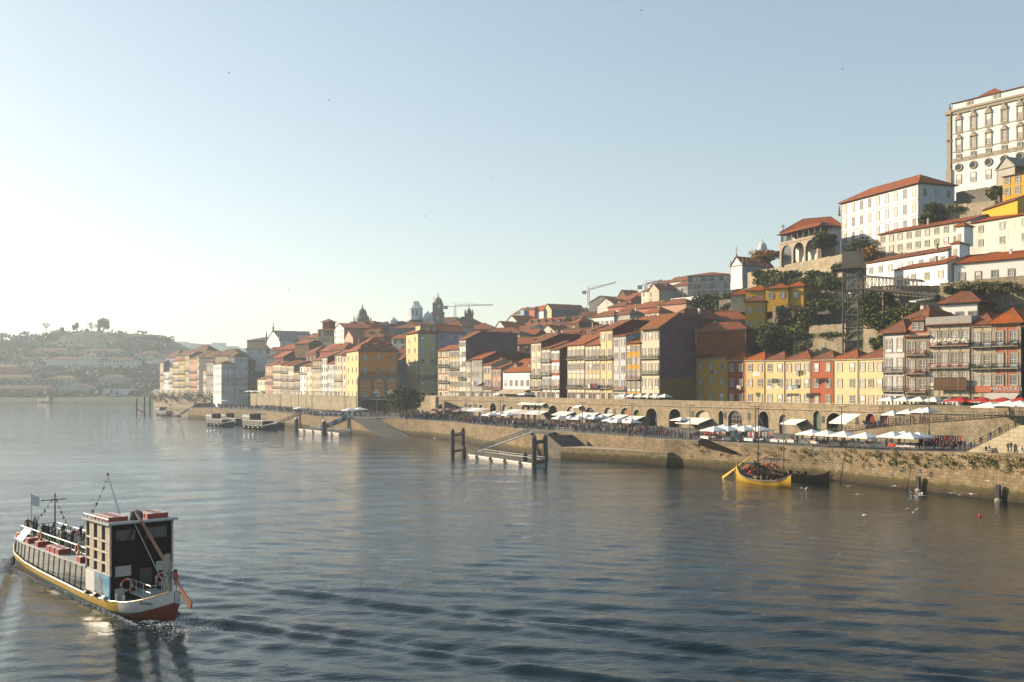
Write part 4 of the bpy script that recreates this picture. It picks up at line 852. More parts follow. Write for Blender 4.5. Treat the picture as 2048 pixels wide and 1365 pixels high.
# ------------------------------------------------------------------ mid hill houses
hk2 = dict(group='houses crowded on the middle hillside', lod=2)
mid = [
 ('grey narrow house at the left end of the hill crest', 1027, 1040, 640, 690, 628, 'grey', 'f', 'ss', 2, 12), ('house wrapped in pale blue scaffold netting', 1040, 1048, 632, 690, 624, 'blue', 'flat', 'n', 1, 10),
 ('brown-red house right of the blue netting', 1048, 1069, 628, 690, 622, 'coral', 'hip', 'ss', 3, 12), ('white house with three windows on the hill crest', 1069, 1087, 622, 690, 623, 'pwhite', 'f', 'ss', 3, 10),
 ('yellow gabled house with a dark grey flank on the crest', 1087, 1103, 616, 690, 621, 'pyellow', 'pg', 'ss', 2, 24), ('long red-brown roofed house with five dormers', 1050, 1122, 545, 680, 652, 'maroon', 'f', 'n', 4, 9),
 ('small white gable at the left foot of the hill', 989, 1010, 520, 680, 658, 'pwhite', 'pg', 'n', 1, 14), ('second small white gable with an orange side', 1012, 1034, 560, 680, 645, 'white', 'pg', 'n', 1, 14),
 ('white house with one arched window below the dormer roof', 1034, 1056, 460, 690, 664, 'bluewhite', 'g', 's', 2, 10), ('large white gable with a long sloping edge', 1076, 1114, 450, 690, 668, 'stained', 'pg', 'n', 1, 10),
 ('brown brick tower-like house with a red roof', 1137, 1158, 440, 690, 648, 'brown', 'hip', 'ns', 1, 9), ('house with a red roof right of the brick tower', 1152, 1186, 470, 690, 662, 'white', 'g', 's', 3, 9),
 ('dark grey gabled block with a chimney on the crest', 1178, 1224, 600, 640, 606, 'dgrey', 'pg', 'ns', 3, 20), ('stained white gable below the grey block', 1195, 1228, 540, 640, 612, 'stained', 'pg', 'n', 2, 12),
 ('grey house with a shed roof and two windows', 1228, 1260, 430, 665, 632, 'grey', 'hip', 's', 2, 9), ('white house with a row of small windows under a red roof', 1182, 1228, 440, 660, 636, 'pwhite', 'hip', 's', 5, 8),
 ('pale grey parapet house at the hill foot', 1158, 1184, 400, 690, 664, 'grey', 's', 'n', 1, 8), ('pink-walled house with a long roof below the upper town', 1315, 1372, 430, 632, 612, 'pink', 'hip', 'n', 2, 9),
 ('salmon house above the brown attic roof', 1275, 1316, 450, 640, 617, 'coral', 'g', 's', 2, 9), ('white block with a stepped top left of the dark bushes', 1342, 1398, 440, 624, 600, 'pwhite', 'flat', 'n', 2, 9),
 ('narrow cream house pair under the red crane', 1283, 1302, 520, 610, 584, 'cream', 'g', 'ss', 2, 12), ('tall grey-brown block under the red crane', 1300, 1332, 540, 600, 572, 'dgrey', 'g', 'ss', 3, 14),
 ('cream gabled houses right of the red crane', 1296, 1318, 500, 610, 584, 'beige', 'pg', 'ss', 2, 10), ('stone house with four arched windows on the crest', 1338, 1375, 500, 600, 575, 'grey', 'hip', 'ss', 4, 10),
 ('white house with a red roof edge left of the great grey block', 1336, 1374, 530, 600, 565, 'white', 'g', 'ss', 3, 10), ('orange-walled house below the crest cranes', 1224, 1262, 560, 620, 603, 'brick', 'g', 's', 2, 10),
 ('brown gable beside the crest chimney', 1236, 1252, 590, 612, 594, 'brown', 'pg', 'n', 1, 10), ('small dark house at the crest left of the crane', 1252, 1284, 580, 612, 596, 'dgrey', 'g', 's', 3, 10),
 ('red-roofed house with attic windows mid-slope', 1216, 1252, 500, 634, 616, 'coral', 'hip', 's', 3, 9), ('brick-red hip-roofed house below the salmon one', 1258, 1312, 410, 662, 646, 'maroon', 'hip', 'n', 1, 9),
 ('yellowish gabled house mid-slope', 1240, 1282, 470, 634, 622, 'cream', 'g', 's', 3, 9), ('little house with a round tiled roof right of centre slope', 1290, 1318, 420, 644, 628, 'beige', 'pyr', 's', 2, 7)]
for (lab, x0, x1, Y, pb, pe, wl, rf, wt, by, D) in mid:
    hs('hill_house', lab, x0, Y, x1, Y-6-(x1-x0)/F*Y*.55, pb, pe, D=D, wt=wt, bays=by, wall=wl, side=wl if wl != 'pyellow' else 'slate', roof=rf, rh=(3.6 if rf in ('pg', 'f') else 2.6), rm=random.choice(['tile', 'tile_old', 'tile_red']), dorm=5 if 'five dormers' in lab else 0, **hk2)
hs('hill_house', 'great grey block with three rows of windows on the upper skyline', 1376, 470, 1456, 462, 596, 553, D=20, wt='sss', bays=9, wall='grey', roof='hip', rh=2.4, rm='tile_red', lod=2, chim=0, cat='building')
# seeded small fill houses between the named ones
rng = random.Random(11)
sky_pts = [(985, 664), (1030, 648), (1100, 634), (1180, 618), (1270, 606), (1330, 600), (1400, 596), (1450, 600)]
def interp(pts, x):
    for (a, b), (c, d) in zip(pts, pts[1:]):
        if a <= x <= c: return b+(d-b)*(x-a)/(c-a)
    return pts[0][1] if x < pts[0][0] else pts[-1][1]
places = ['left foot of the hill', 'below the dormer roof', 'beside the brick tower', 'under the grey gabled block', 'mid-slope below the cranes', 'above the tall purple end wall', 'near the dark hillside bushes']
cnt = {}
adjs = {'white': 'white', 'cream': 'cream', 'beige': 'beige', 'coral': 'salmon', 'grey': 'grey', 'maroon': 'dark red', 'pwhite': 'bright white', 'brown': 'brown', 'pink': 'pink', 'ochre': 'mustard'}
rfn = {'hip': 'hipped', 'g': 'ridged', 'pg': 'gabled', 's': 'single-pitch'}
used = set()
def fill(px0, px1, nrow, Y0_, Y1_, skyf, ylow, ranks, placef, base='hill_house', grp=None, skip=None, zmax=None):
    for r in range(nrow):
        t = (r+.5)/nrow; x = px0+rng.uniform(0, 10)
        while x < px1:
            s = skyf(x); Y = Y0_+(Y1_-Y0_)*t; y0 = s+(ylow(x)-s)*t+rng.uniform(-4, 3); wpx = rng.uniform(6.5, 11)*F/Y
            if skip and skip(x, r): x += wpx; continue
            wl = rng.choice(list(adjs)); rf = rng.choice(list(rfn)); fl_ = rng.choice([1, 1, 2]); plc = placef(x)
            key = (wl, rf, plc, r)
            for _ in range(60):
                if key not in used: break
                wl = rng.choice(list(adjs)); rf = rng.choice(list(rfn)); key = (wl, rf, plc, r)
            used.add(key); hh = 3.2*fl_+1
            hs(base, f'small {adjs[wl]} {rfn[rf]}-roofed house, {ranks[r]} rank, {plc}', x, Y, x+wpx, Y-rng.uniform(1, 11), y0+hh*F/Y+6, y0, D=rng.uniform(7, 10), wt='s'*fl_, bays=rng.choice([2, 2, 3]), wall=wl, roof=rf, rh=rng.uniform(1.5, 2.8), rm=rng.choice(['tile', 'tile_old', 'tile_old', 'tile_red', 'tile_brown']), stone=False, **dict(hk2, group=grp or hk2['group'], chim=1))
            x += wpx*rng.uniform(.8, 1.1)
fill(988, 1392, 7, 640, 385, lambda x: interp(sky_pts, x), lambda x: 678, ['topmost', 'upper', 'upper-middle', 'middle', 'lower-middle', 'low', 'lowest'], lambda x: places[min(6, int((x-985)/60))], skip=lambda x, r: x < 1090 and r > 5)
ROWB = lambda k: (lambda x: hit(offs(W_LINE, 26+9*k), x).y)
for k in range(2):
    x = 1064+rng.uniform(0, 8)
    while x < 1275:
        Y = ROWB(k)(x); wpx = rng.uniform(6, 9)*F/Y; y0 = interp([(1060, 688), (1130, 684), (1200, 672), (1280, 668)], x)-7*k+rng.uniform(-4, 5); q_ = hit(offs(W_LINE, 26+9*k), x+wpx)
        wl = rng.choice(['maroon', 'rust', 'cream', 'beige', 'brick', 'pwhite', 'grey']); hs('hillside_house', f'{["first", "second"][k]}-line {dict(maroon="dark red", rust="rust", cream="cream", beige="beige", brick="brick-red", pwhite="white", grey="grey")[wl]} house behind the arcade row, {round((x-1060)/216*100)} percent along', x, Y, x+wpx, q_.y, y0+60, y0, D=7, wt='nns', bays=2, wall=wl, roof=rng.choice(['g', 'hip', 'pg', 's']), rh=rng.uniform(1.6, 2.8), rm=rng.choice(['tile', 'tile_old', 'tile_red']), lod=2, chim=1, stone=False, group='houses behind the arcade row')
        x += wpx*rng.uniform(.85, 1.2)
fill(530, 700, 2, 640, 560, lambda x: 694, lambda x: 722, ['rear', 'front'], lambda x: 'left of the white nave' if x < 590 else ('below the long nave roof' if x < 640 else 'below the red belvedere'), 'town_house', 'small houses of the left town')
fill(700, 870, 2, 590, 500, lambda x: 664, lambda x: 694, ['rear', 'front'], lambda x: 'right of the pink gable' if x < 755 else ('between the two hotels' if x < 812 else 'behind the yellow hotel'), 'town_house', 'small houses of the left town')
fill(870, 990, 2, 600, 500, lambda x: 658, lambda x: 684, ['rear', 'front'], lambda x: 'below the yellow crane' if x < 930 else 'above the purple end wall', 'town_house', 'small houses of the left town')
# fill behind the arcade row
for k, (x0, x1, Y, pe, wl, rf) in enumerate(((1010, 1062, 420, 690, 'maroon', 'g'), (1052, 1075, 400, 700, 'beige', 'hip'), (1084, 1134, 385, 682, 'rust', 'g'), (1110, 1150, 370, 684, 'maroon', 'hip'), (1120, 1180, 400, 672, 'olive', 'g'), (1160, 1205, 380, 676, 'grey', 's'), (1185, 1205, 345, 672, 'rust', 'hip'), (1222, 1290, 360, 656, 'maroon', 'hip'), (1245, 1300, 335, 668, 'rust', 'g'), (940, 1010, 440, 678, 'brick', 'g'), (960, 1040, 470, 668, 'maroon', 'hip'))):
    hs('hillside_house', ['maroon house with a roof ridge right of the purple wall', 'beige house with a concrete balcony behind the yellow house', 'rust-coloured roof mass behind the green balcony house', 'dark red hipped roof behind the rust end wall', 'mossy olive house above the broad white house', 'grey wall house above the laundry house', 'rust attic house left of the tall bright yellow one', 'large maroon roof behind the grey parapet house', 'rust house filling behind the golden house', 'brick house hidden behind the purple wall', 'maroon house above the purple wall ridge'][k],
       x0, Y, x1, Y-8, 740, pe, D=12, wt='nns', bays=3, wall=wl, roof=rf, rh=3, rm=['tile_red', 'tile', 'tile_old'][k % 3], lod=1, group='houses behind the arcade row')
# cranes
def crane(label, px, Y, pyb, pyt, pxl, pxr, dy, mat):
    p = P(px, pyb, Y); H_ = ZZ(pyt, Y)-p.z; r = thing('tower_crane', label, 'crane', p, 0, 'tower cranes on the skyline')
    b = MB(); n = int(H_/2)
    for sx in (-.6, .6):
        for sy in (-.6, .6): b.bar((sx, sy, 0), (sx, sy, H_), .2)
    for k in range(n): b.bar((-.6, -.6, H_*k/n), (.6, -.6, H_*(k+1)/n), .12); b.bar((.6, .6, H_*k/n), (-.6, .6, H_*(k+1)/n), .12)
    b.tube((0, 0, H_), (0, 0, H_+3), .25, .1, 5); b.build('mast', [mat], r)
    xl = (pxl-px)/F*Y; xr = (pxr-px)/F*Y; b = MB(); n = 22
    f = lambda x: H_+.3-dy*x
    b.bar((xl, 0, f(xl)), (xr, 0, f(xr)), .22); b.bar((0, 0, f(0)+1), (xr, 0, f(xr)+.5), .14); b.bar((0, 0, H_+3), (xr*.6, 0, f(xr*.6)+.8), .08); b.bar((0, 0, H_+3), (xl*.8, 0, f(xl*.8)), .08)
    for k in range(n): b.bar((xr*k/n, 0, f(xr*k/n)), (xr*(k+.5)/n, 0, f(xr*(k+.5)/n)+.9), .1); b.bar((xr*(k+.5)/n, 0, f(xr*(k+.5)/n)+.9), (xr*(k+1)/n, 0, f(xr*(k+1)/n)), .1)
    b.build('jib', [mat], r); b = MB(); b.box(xl-1.2, -.5, f(xl)-1.6, xl+1.5, .5, f(xl)+.5); b.build('counterweight', ['canvas_grey'], r)
plain('crane_y', (.55, .45, .25), .5); plain('crane_r', (.50, .10, .07), .5)
crane('pale yellow tower crane right of the clock tower', 910, 640, 655, 614, 891, 986, -.03, 'crane_y')
crane('red tower crane on the hill crest', 1177, 660, 612, 582, 1168, 1232, -.28, 'crane_r')
crane('orange-red tower crane beside the tall grey block', 1292, 560, 602, 571, 1279, 1325, -.25, 'crane_r')
# ------------------------------------------------------------------ retaining walls, terraces, plants
def retw(label, x0, Y0, x1, Y1, pb, pt0, pt1, mat='stone_pale', th=1.2, name='retaining_wall', group='terraced retaining walls', weeds=None, ret=0):
    a = P(x0, 0, Y0); c = P(x1, 0, Y1); d = (c-a).xy; L_ = d.length; z0 = ZZ(pb, min(Y0, Y1)); ta = ZZ(pt0, Y0)-z0; tb = ZZ(pt1, Y1)-z0
    r = thing(name, label, 'wall', (a.x, a.y, z0), math.atan2(d.y, d.x), group); b = MB(); n = 16; rg = random.Random(int(x0))
    for i in range(n):
        xa = L_*i/n; xb = L_*(i+1)/n; za = ta+(tb-ta)*i/n+rg.uniform(-.12, .12)
        b.box(xa, 0, -3, xb+.001*(i % 2), th+.002*(i % 2), za, 0)
    if ret: b.box(L_, .01, -3, L_+th, ret, tb, 0)
    b.build('wall', [mat], r)
    n_ = Vector((-d.y, d.x)).normalized()
    for k in range(5):
        q = a.xy+d*k/4+n_*(th+2); BASES.append((q.x, q.y, z0+ta+(tb-ta)*k/4-.3))
        q = a.xy+d*k/4-n_*1.5; BASES.append((q.x, q.y, z0-.5))
    return r
retw('long stone wall carrying the church and loggia terrace', 1495, 372, 1688, 305, 590, 546, 508)
retw('tall stone wall under the big white building', 1683, 332, 1800, 309, 545, 505, 483, 'beige')
retw('upper stone terrace wall behind the yellow houses', 1605, 300, 1690, 290, 612, 580, 574)
retw('ivy-streaked terrace wall in the middle of the slope', 1545, 292, 1627, 281, 668, 612, 617)
retw('dark stepped stone wall right of the ivy-streaked one', 1625, 286, 1692, 276, 650, 604, 600, 'stone_dark')
retw('sunlit rubble wall above the lowest terrace', 1618, 279, 1692, 268, 684, 652, 648)
retw('lowest pale terrace wall left of the lift', 1586, 274, 1690, 260, 712, 681, 673)
retw('pale rock wall right of the lift base', 1726, 253, 1800, 243, 715, 618, 640)
retw('tall stone wall under the lift walkway', 1740, 254, 1895, 236, 650, 574, 572)
retw('rubble retaining wall below the lowest white houses', 1880, 234, 2110, 216, 600, 567, 545)
retw('small stone wall above the dark hillside bushes', 1438, 330, 1500, 322, 636, 601, 597)
retw('dark ruined wall below the palace', 1912, 300, 2000, 284, 425, 385, 372, 'stone_dark')
retw('rough rock outcrop wall beneath the ruins', 1892, 282, 1990, 268, 446, 412, 402)
# ruin house, yellow houses at upper right
hs('ruin', 'roofless grey gable in front of the palace', 1993, 290, 2030, 284, 392, 340, D=8, wt='n', bays=1, wall='grey', side='brown', roof='pg', rh=3, rm='granite_dark', lod=1, chim=0, cat='ruined house')
hs('hillside_house', 'vivid yellow balcony house at the right edge below the palace', 2005, 275, 2110, 262, 398, 355, D=7, wt='ss', bays=5, wall='vivid', roof='s', rh=1.2, lod=0, stone=False, chim=0, wh=2)
hs('hillside_house', 'low vivid yellow shed with a sloping orange roof', 1965, 268, 2035, 252, 432, 421, D=5, wt='n', bays=1, wall='vivid', roof='s', rh=2.0, lod=1, stone=False, chim=0)
def foliage(name, label, x0, x1, y0, y1, Y0, Y1, mat, n=2600, size=.35, cat='bush', group=None, dep=3, seed=2, blobs=16):
    rg = random.Random(seed); b = MB(); c0 = P((x0+x1)/2, (y0+y1)/2, (Y0+Y1)/2)
    for k in range(blobs):
        fx = rg.random(); px = x0+(x1-x0)*fx; Y = Y0+(Y1-Y0)*fx; py = y0+(y1-y0)*rg.uniform(.12, .88); q = P(px, py, Y)-c0+Vector((0, rg.uniform(-dep, dep)*.3, 0))
        ry = (y1-y0)/F*Y; rx = abs(x1-x0)/F*Y
        leafblob(b, q, Vector((max(rx*.22, 1), dep*.5, max(ry*.25, .6))), int(n/blobs), size, rg, shell=.3)
    o = b.build(name, [mat], None, loc=c0); return tag(o, label, cat, group)
fg = 'shrubs and creepers on the slope'
foliage('climbing_plant', 'olive-green ivy hanging on the terrace wall left of the yellow roofs', 1510, 1578, 540, 576, 356, 338, 'leaf', 4200, .4, 'ivy', fg, 2, 3)
foliage('bush', 'dark shrubs below the loggia wall', 1565, 1655, 542, 572, 328, 312, 'leaf_dark', 4200, .45, 'shrub', fg, 5, 4)
foliage('bush', 'pale green shrubs above the right yellow house', 1572, 1690, 552, 580, 305, 290, 'leaf', 3200, .35, 'shrub', fg, 4, 5)
foliage('climbing_plant', 'dry brownish creeper covering the middle terrace wall', 1550, 1622, 612, 664, 288, 279, 'leaf_olive', 4200, .33, 'creeper', fg, 2, 6, 26)
foliage('climbing_plant', 'bright green creeper sheet running down the slope', 1505, 1590, 652, 702, 284, 274, 'leaf', 8000, .32, 'creeper', fg, 6, 7, 34)
foliage('climbing_plant', 'green vines on the terrace wall beside the lift', 1625, 1692, 600, 622, 282, 272, 'leaf', 2600, .3, 'creeper', fg, 2, 8)
foliage('climbing_plant', 'dark ivy curtain under the lift walkway', 1728, 1782, 583, 645, 251, 245, 'leaf_dark', 6000, .32, 'ivy', fg, 2, 9, 26)
foliage('climbing_plant', 'thick bright ivy band right of the lift', 1738, 1858, 616, 662, 249, 236, 'leaf', 9000, .32, 'ivy', fg, 3, 10, 34)
foliage('bush', 'small green bush at the foot of the rock wall by the yellow row', 1740, 1768, 672, 704, 246, 241, 'leaf', 1800, .3, 'bush', fg, 2, 12, 8)
foliage('bush', 'bush on the low wall left of the lift base', 1590, 1617, 685, 706, 270, 266, 'leaf_olive', 1500, .3, 'bush', fg, 2, 13, 8)
foliage('bush', 'dark bush below the stair tower', 1895, 1945, 574, 588, 228, 224, 'leaf_dark', 1400, .3, 'bush', fg, 3, 14, 8)
foliage('bush', 'hedge of dark bushes on the middle hillside', 1388, 1465, 590, 632, 345, 330, 'leaf_dark', 5200, .5, 'bush', fg, 6, 15, 22)
foliage('bush', 'greenery under the small wall left of the yellow tower', 1440, 1488, 618, 634, 316, 312, 'leaf', 1800, .4, 'bush', fg, 4, 16, 8)
foliage('climbing_plant', 'trailing plant beside the vivid yellow house', 1978, 2000, 372, 402, 280, 276, 'leaf', 1400, .35, 'creeper', fg, 2, 17, 8)
foliage('bush', 'dark slope thicket between the lift and the long wall', 1662, 1690, 530, 560, 296, 290, 'leaf_dark', 1600, .4, 'bush', fg, 4, 18, 8)
foliage('bush', 'olive shrubs filling the slope under the long terrace wall', 1600, 1655, 586, 606, 296, 288, 'leaf_olive', 1500, .3, 'shrub', fg, 3, 41, 9)
foliage('bush', 'green tufts along the lowest pale wall', 1586, 1690, 664, 680, 274, 262, 'leaf', 2200, .28, 'shrub', fg, 2, 43, 16)
foliage('bush', 'scrub below the long stained white house', 1750, 1900, 506, 524, 288, 268, 'leaf_olive', 2600, .3, 'shrub', fg, 3, 44, 20)
foliage('climbing_plant', 'creeper patches on the wall beneath the lowest white houses', 1900, 2040, 565, 588, 230, 217, 'leaf_olive', 2400, .28, 'creeper', fg, 1, 45, 18)
foliage('bush', 'rough scrub on the rocks below the palace ruins', 1900, 2000, 405, 432, 280, 272, 'leaf_olive', 2400, .3, 'shrub', fg, 3, 46, 16)
foliage('bush', 'green shrubs between the red roofs and the small wall', 1440, 1496, 604, 622, 326, 318, 'leaf', 1800, .35, 'shrub', fg, 3, 47, 10)
tree('tree', 'wide autumn tree with golden leaves on the church terrace', P(1536, 546, 352), 9.5, 6.0, 'leaf_autumn', 3400, .33, .35, blobs=20, seed=4, flat=.8, crown_lo=.35)
tree('tree', 'round dark green tree in front of the loggia', P(1644, 512, 318), 7.5, 5.0, 'leaf_dark', 3800, .33, .3, blobs=20, seed=5, flat=.9, crown_lo=.25)
tree('tree', 'dark tree against the shaded end of the big white building', P(1864, 462, 284), 8, 4.0, 'leaf_dark', 2600, .35, .25, seed=6, crown_lo=.1)
tree('tree', 'dark conifer-like tree in the shade below the yellow tower', P(1540, 708, 276), 8.5, 4.2, 'leaf_dark', 3600, .33, .3, seed=7, crown_lo=.05)
tree('tree', 'dense black-green tree behind the mustard house', P(1470, 712, 290), 8, 4.8, 'leaf_dark', 3600, .36, .3, seed=8, crown_lo=.05)
tree('tree', 'autumn-tinted tree right of the lift head', P(1745, 528, 288), 7, 3.6, 'leaf_autumn', 1800, .35, .25, seed=9, crown_lo=.1)
tree('tree', 'dark green tree just behind the lift head', P(1718, 520, 296), 6.5, 4.4, 'leaf_dark', 2600, .35, .25, seed=10, crown_lo=.1)
rt = tree('tree', 'large round clipped dark tree on the square by the yellow hotel', P(812, 836, 340)+Vector((0, 0, 0)), 10.5, 6.3, 'leaf_dark', 9000, .3, .4, blobs=42, seed=12, flat=.95, crown_lo=.22)
plain('steel_light', (.17, .15, .125), .5, .2)
# ------------------------------------------------------------------ panoramic lift
LY = 256.0; lb_ = P(1686, 708, LY); lt = ZZ(500, LY)-lb_.z
lift = thing('lift_tower', 'steel lattice lift tower rising above the yellow row with a glass cabin', 'lift tower', (lb_.x, lb_.y, lb_.z), math.radians(-38))
b = MB(); w_ = 3.9
cn = [(0, 0), (w_, 0), (w_, w_), (0, w_)]
for x, y in cn: b.tube((x, y, -3), (x, y, lt), .22, n=6)
for x in (1.2, 2.4): b.tube((x, .1, -3), (x, .1, lt-3), .09, n=5)
b.build('post', ['steel'], lift)
b = MB(); lev = int(lt/3.4)
for k in range(lev):
    za = lt*k/lev*.86; zb_ = lt*(k+1)/lev*.86
    for i in range(4):
        a_, c_ = cn[i], cn[(i+1) % 4]; b.bar((*a_, za), (*c_, za), .22)
        p_, q_ = (a_, c_) if k % 2 else (c_, a_); b.bar((*p_, za), (*q_, zb_), .15)
        if i in (1, 2): b.bar((*q_, za), (*p_, zb_), .12)
b.build('bracing', ['steel_light'], lift)
b = MB(); b.box(-.2, -.2, lt-4.5, w_+.2, w_+.2, lt-.6, 0); b.build('machine_room', ['steel'], lift)
b = MB(); b.box(-1.6, -1.4, lt-5.0, w_+.9, w_+.5, lt-4.7, 0)
for k in range(10): x = -1.5+k*.65; b.bar((x, -1.35, lt-4.7), (x+.2, -1.35, lt-2.6), .08)
b.bar((-1.5, -1.35, lt-3.4), (w_+.8, -1.35, lt-3.4), .07); b.build('gallery', ['steel'], lift)
b = MB(); b.box(.8, .5, lt*.6, w_-.8, w_-.8, lt*.6+4.6, 0); b.build('cabin', ['curtain'], lift)
b = MB(); b.lathe([(.1, 0), (1.1, .5), (1.2, 1.1)], (w_/2, w_/2, lt*.6-1.1), 10); b.build('cabin_base', ['wood_white'], lift)
wa = P(1728, 0, 250); wb_ = P(1872, 0, 234)
fb_ = thing('footbridge', 'covered steel footbridge running right from the lift to the hillside', 'footbridge', (0, 0, 0))
zf0 = ZZ(579, 250); zf1 = ZZ(592, 234); A = Vector((wa.x, wa.y, zf0)); B = Vector((wb_.x, wb_.y, zf1)); dr = (B-A).normalized(); sd = Vector((-dr.y, dr.x, 0)).normalized()
b = MB()
for s in (0, 2.0): b.bar(A+sd*s, B+sd*s, .6)
b.add([A+Vector((0, 0, .25)), B+Vector((0, 0, .25)), B+sd*2+Vector((0, 0, .25)), A+sd*2+Vector((0, 0, .25))], [(0, 1, 2, 3)]); b.build('deck', ['steel'], fb_)
b = MB(); Lb = (B-A).length; n = 14
for s in (0, 2.0):
    for k in range(n+1):
        q = A+dr*(Lb*.74*k/n)+sd*s; b.bar(q, q+Vector((0, 0, 3.0)), .12)
        if k < n and k % 2 == 0: b.bar(q+Vector((0, 0, 3)), A+dr*(Lb*.74*(k+1.6)/n)+sd*s, .1)
    b.bar(A+sd*s+Vector((0, 0, 1.1)), A+dr*Lb*.74+sd*s+Vector((0, 0, 1.1)), .07)
b.build('railing', ['steel'], fb_)
b = MB(); pr = [(-.4, 0), (2.4, 0), (2.2, .35), (1, .6), (-.2, .35)]
rings = [[tuple(A+dr*s_+sd*y+Vector((0, 0, 3.0+z))) for y, z in pr] for s_ in (0, Lb*.78)]; b.loft(rings); b.build('canopy', ['steel'], fb_)
b = MB(); b.bar(A+dr*Lb*.45, A+dr*Lb*.62+Vector((0, 0, -6)), .18); b.tube(A+dr*Lb*.28, A+dr*Lb*.28+Vector((0, 0, -8)), .25); b.build('strut', ['pipe'], fb_)
cp = thing('metal_canopy', 'flat grey metal canopy roof at the end of the footbridge', 'canopy', (0, 0, 0))
b = MB(); q0 = P(1832, 605, 232); q1 = P(1925, 590, 238); b.loft([[tuple(q+Vector((0, y, z))) for y, z in ((0, 0), (4, .4), (4, .7), (0, .3))] for q in (q0, q1)]); b.build('roof', ['galv'], cp)
b = MB(); b.box(q0.x+2.2, q0.y+1, q0.z-6, q0.x+6, q0.y+3, q0.z, 0); b.build('glass_wall', ['curtain'], cp)
b = MB()
for k in range(3): q = q0.lerp(q1, .3+.3*k); b.tube(q+Vector((0, 2, -6)), q+Vector((0, 2, .1)), .15)
b.build('post', ['steel'], cp)
# ------------------------------------------------------------------ far bank hill (Gaia) and distant ridge
GAIA = []
def gh(label, x0, x1, pt, pb, Y, wl, rf='hip', rm='tile', wt='s', bays=6, D=18, rh=4, name='warehouse', text=None):
    r = hs(name, label, x0, Y, x1, Y-5, pb, pt, D=D, wt=wt, bays=bays, wall=wl, roof=rf, rh=rh, rm='tile_brown', lod=2, chim=0, stone=False, group='wine lodges and houses on the far bank', hill=False, cat='building', ww=1.8, wh=2.4)
    GAIA.append((*P((x0+x1)/2, 0, Y).xy, ZZ(pb, Y))); return r
for it in (
 ('long white wine lodge with small high windows', 92, 158, 720, 740, 1250, 'gaia', 'hip', 'tile', 's', 5), ('tall white lodge block with dark lettering', 158, 194, 713, 740, 1240, 'gaia', 'hip', 'tile', 'sns', 3),
 ('white row lodge with many windows right of the lettered block', 195, 269, 721, 734, 1240, 'gaia', 'hip', 'tile', 'ss', 10), ('pale orange lodge above the long white one', 63, 135, 702, 714, 1320, 'pink', 'hip', 'tile', 's', 9),
 ('long cream lodge behind the row lodge', 160, 246, 703, 712, 1330, 'gaia', 'hip', 'tile', 's', 10), ('small white house on the far slope', 148, 170, 691, 710, 1360, 'gaia', 'hip', 'tile', 'ss', 3),
 ('white institution with arcaded front high on the far hill', 243, 292, 683, 694, 1420, 'gaia', 'hip', 'tile', 'ss', 9), ('low white house left on the far bank', 40, 68, 730, 738, 1240, 'gaia', 'hip', 'tile', 's', 4),
 ('dim white lodge at the left edge', 25, 92, 720, 735, 1290, 'gaia', 'hip', 'tile', 's', 4), ('reddish lodge with a wide roof at the left edge', -20, 38, 735, 752, 1210, 'coral', 'hip', 'tile', 'n', 4),
 ('grey riverside lodge lower left', -20, 66, 756, 772, 1160, 'grey', 'hip', 'tile', 's', 8), ('long red-roofed riverside lodge', -20, 98, 778, 792, 1100, 'coral', 'g', 'tile', 's', 14),
 ('grey lodge with white arches by the far quay', 110, 176, 774, 788, 1110, 'grey', 'pg', 'slate', 's', 8), ('low white shed by the far quay', 206, 256, 779, 787, 1090, 'bluewhite', 'flat', 'tile', 'n', 4),
 ('modern grey block stepped on the far ridge', 24, 68, 672, 682, 1500, 'grey', 'flat', 'tile', 's', 8), ('white house low on the far hill shoulder', 302, 320, 680, 690, 1500, 'gaia', 'flat', 'tile', 's', 3),
 ('pale house at the end of the far hill', 318, 334, 678, 690, 1560, 'gaia', 'flat', 'tile', 's', 2), ('long grey lodge on the middle of the far bank', 95, 150, 758, 768, 1170, 'grey', 'hip', 'tile', 's', 7),
 ('faint terrace houses right of the row lodge', 275, 318, 708, 716, 1300, 'grey', 'hip', 'tile', 's', 6), ('faint white house pair low on the slope', 292, 306, 716, 724, 1260, 'gaia', 'hip', 'tile', 's', 3),
 ('dull grey lodge under the far trees', 196, 250, 756, 768, 1150, 'grey', 'hip', 'tile_brown', 's', 7), ('small pink house on the far ridge', 100, 122, 664, 672, 1480, 'grey', 'hip', 'tile', 's', 4)):
    gh(*it)
hl = [h for h in HOUSES if 'dark lettering' in h[0]['label']][0]
textobj('lettering', 'REAL COMPANHIA VELHA', 2.6, 'dark', hl[0], (6, -.4, 5), (math.pi/2, 0, 0), .05)
def far_tree(label, px, pb, Y, h, r, mat, **k): return tree('tree', label, P(px, pb, Y), h, r, mat, k.pop('n', 700), k.pop('size', 1.1), .6, 'trees on the far hill', seed=int(px), **k)
far_tree('bare pale tree at the left of the far ridge', 92, 666, 1420, 16, 7, 'barkp', n=500, size=.45, crown_lo=.35)
far_tree('two small pointed cypresses on the far ridge, left one', 148, 661, 1420, 8, 2.2, 'leaf_far', crown_lo=.02, n=400)
far_tree('two small pointed cypresses on the far ridge, right one', 154, 661, 1420, 12, 2.6, 'leaf_far', crown_lo=.02, n=500)
far_tree('bare rounded tree left of the tall dark pine', 184, 665, 1420, 15, 7, 'barkp', n=500, size=.45)
far_tree('bare rounded tree touching the tall dark pine', 197, 665, 1425, 13, 6, 'barkp', n=450, size=.45)
far_tree('tall dark pine towering on the far ridge', 208, 666, 1410, 20, 8, 'leaf_far', n=2200, crown_lo=.1, blobs=16, flat=1.0)
far_tree('small round tree on the far ridge', 126, 664, 1420, 6, 4, 'leaf_far', crown_lo=.05)
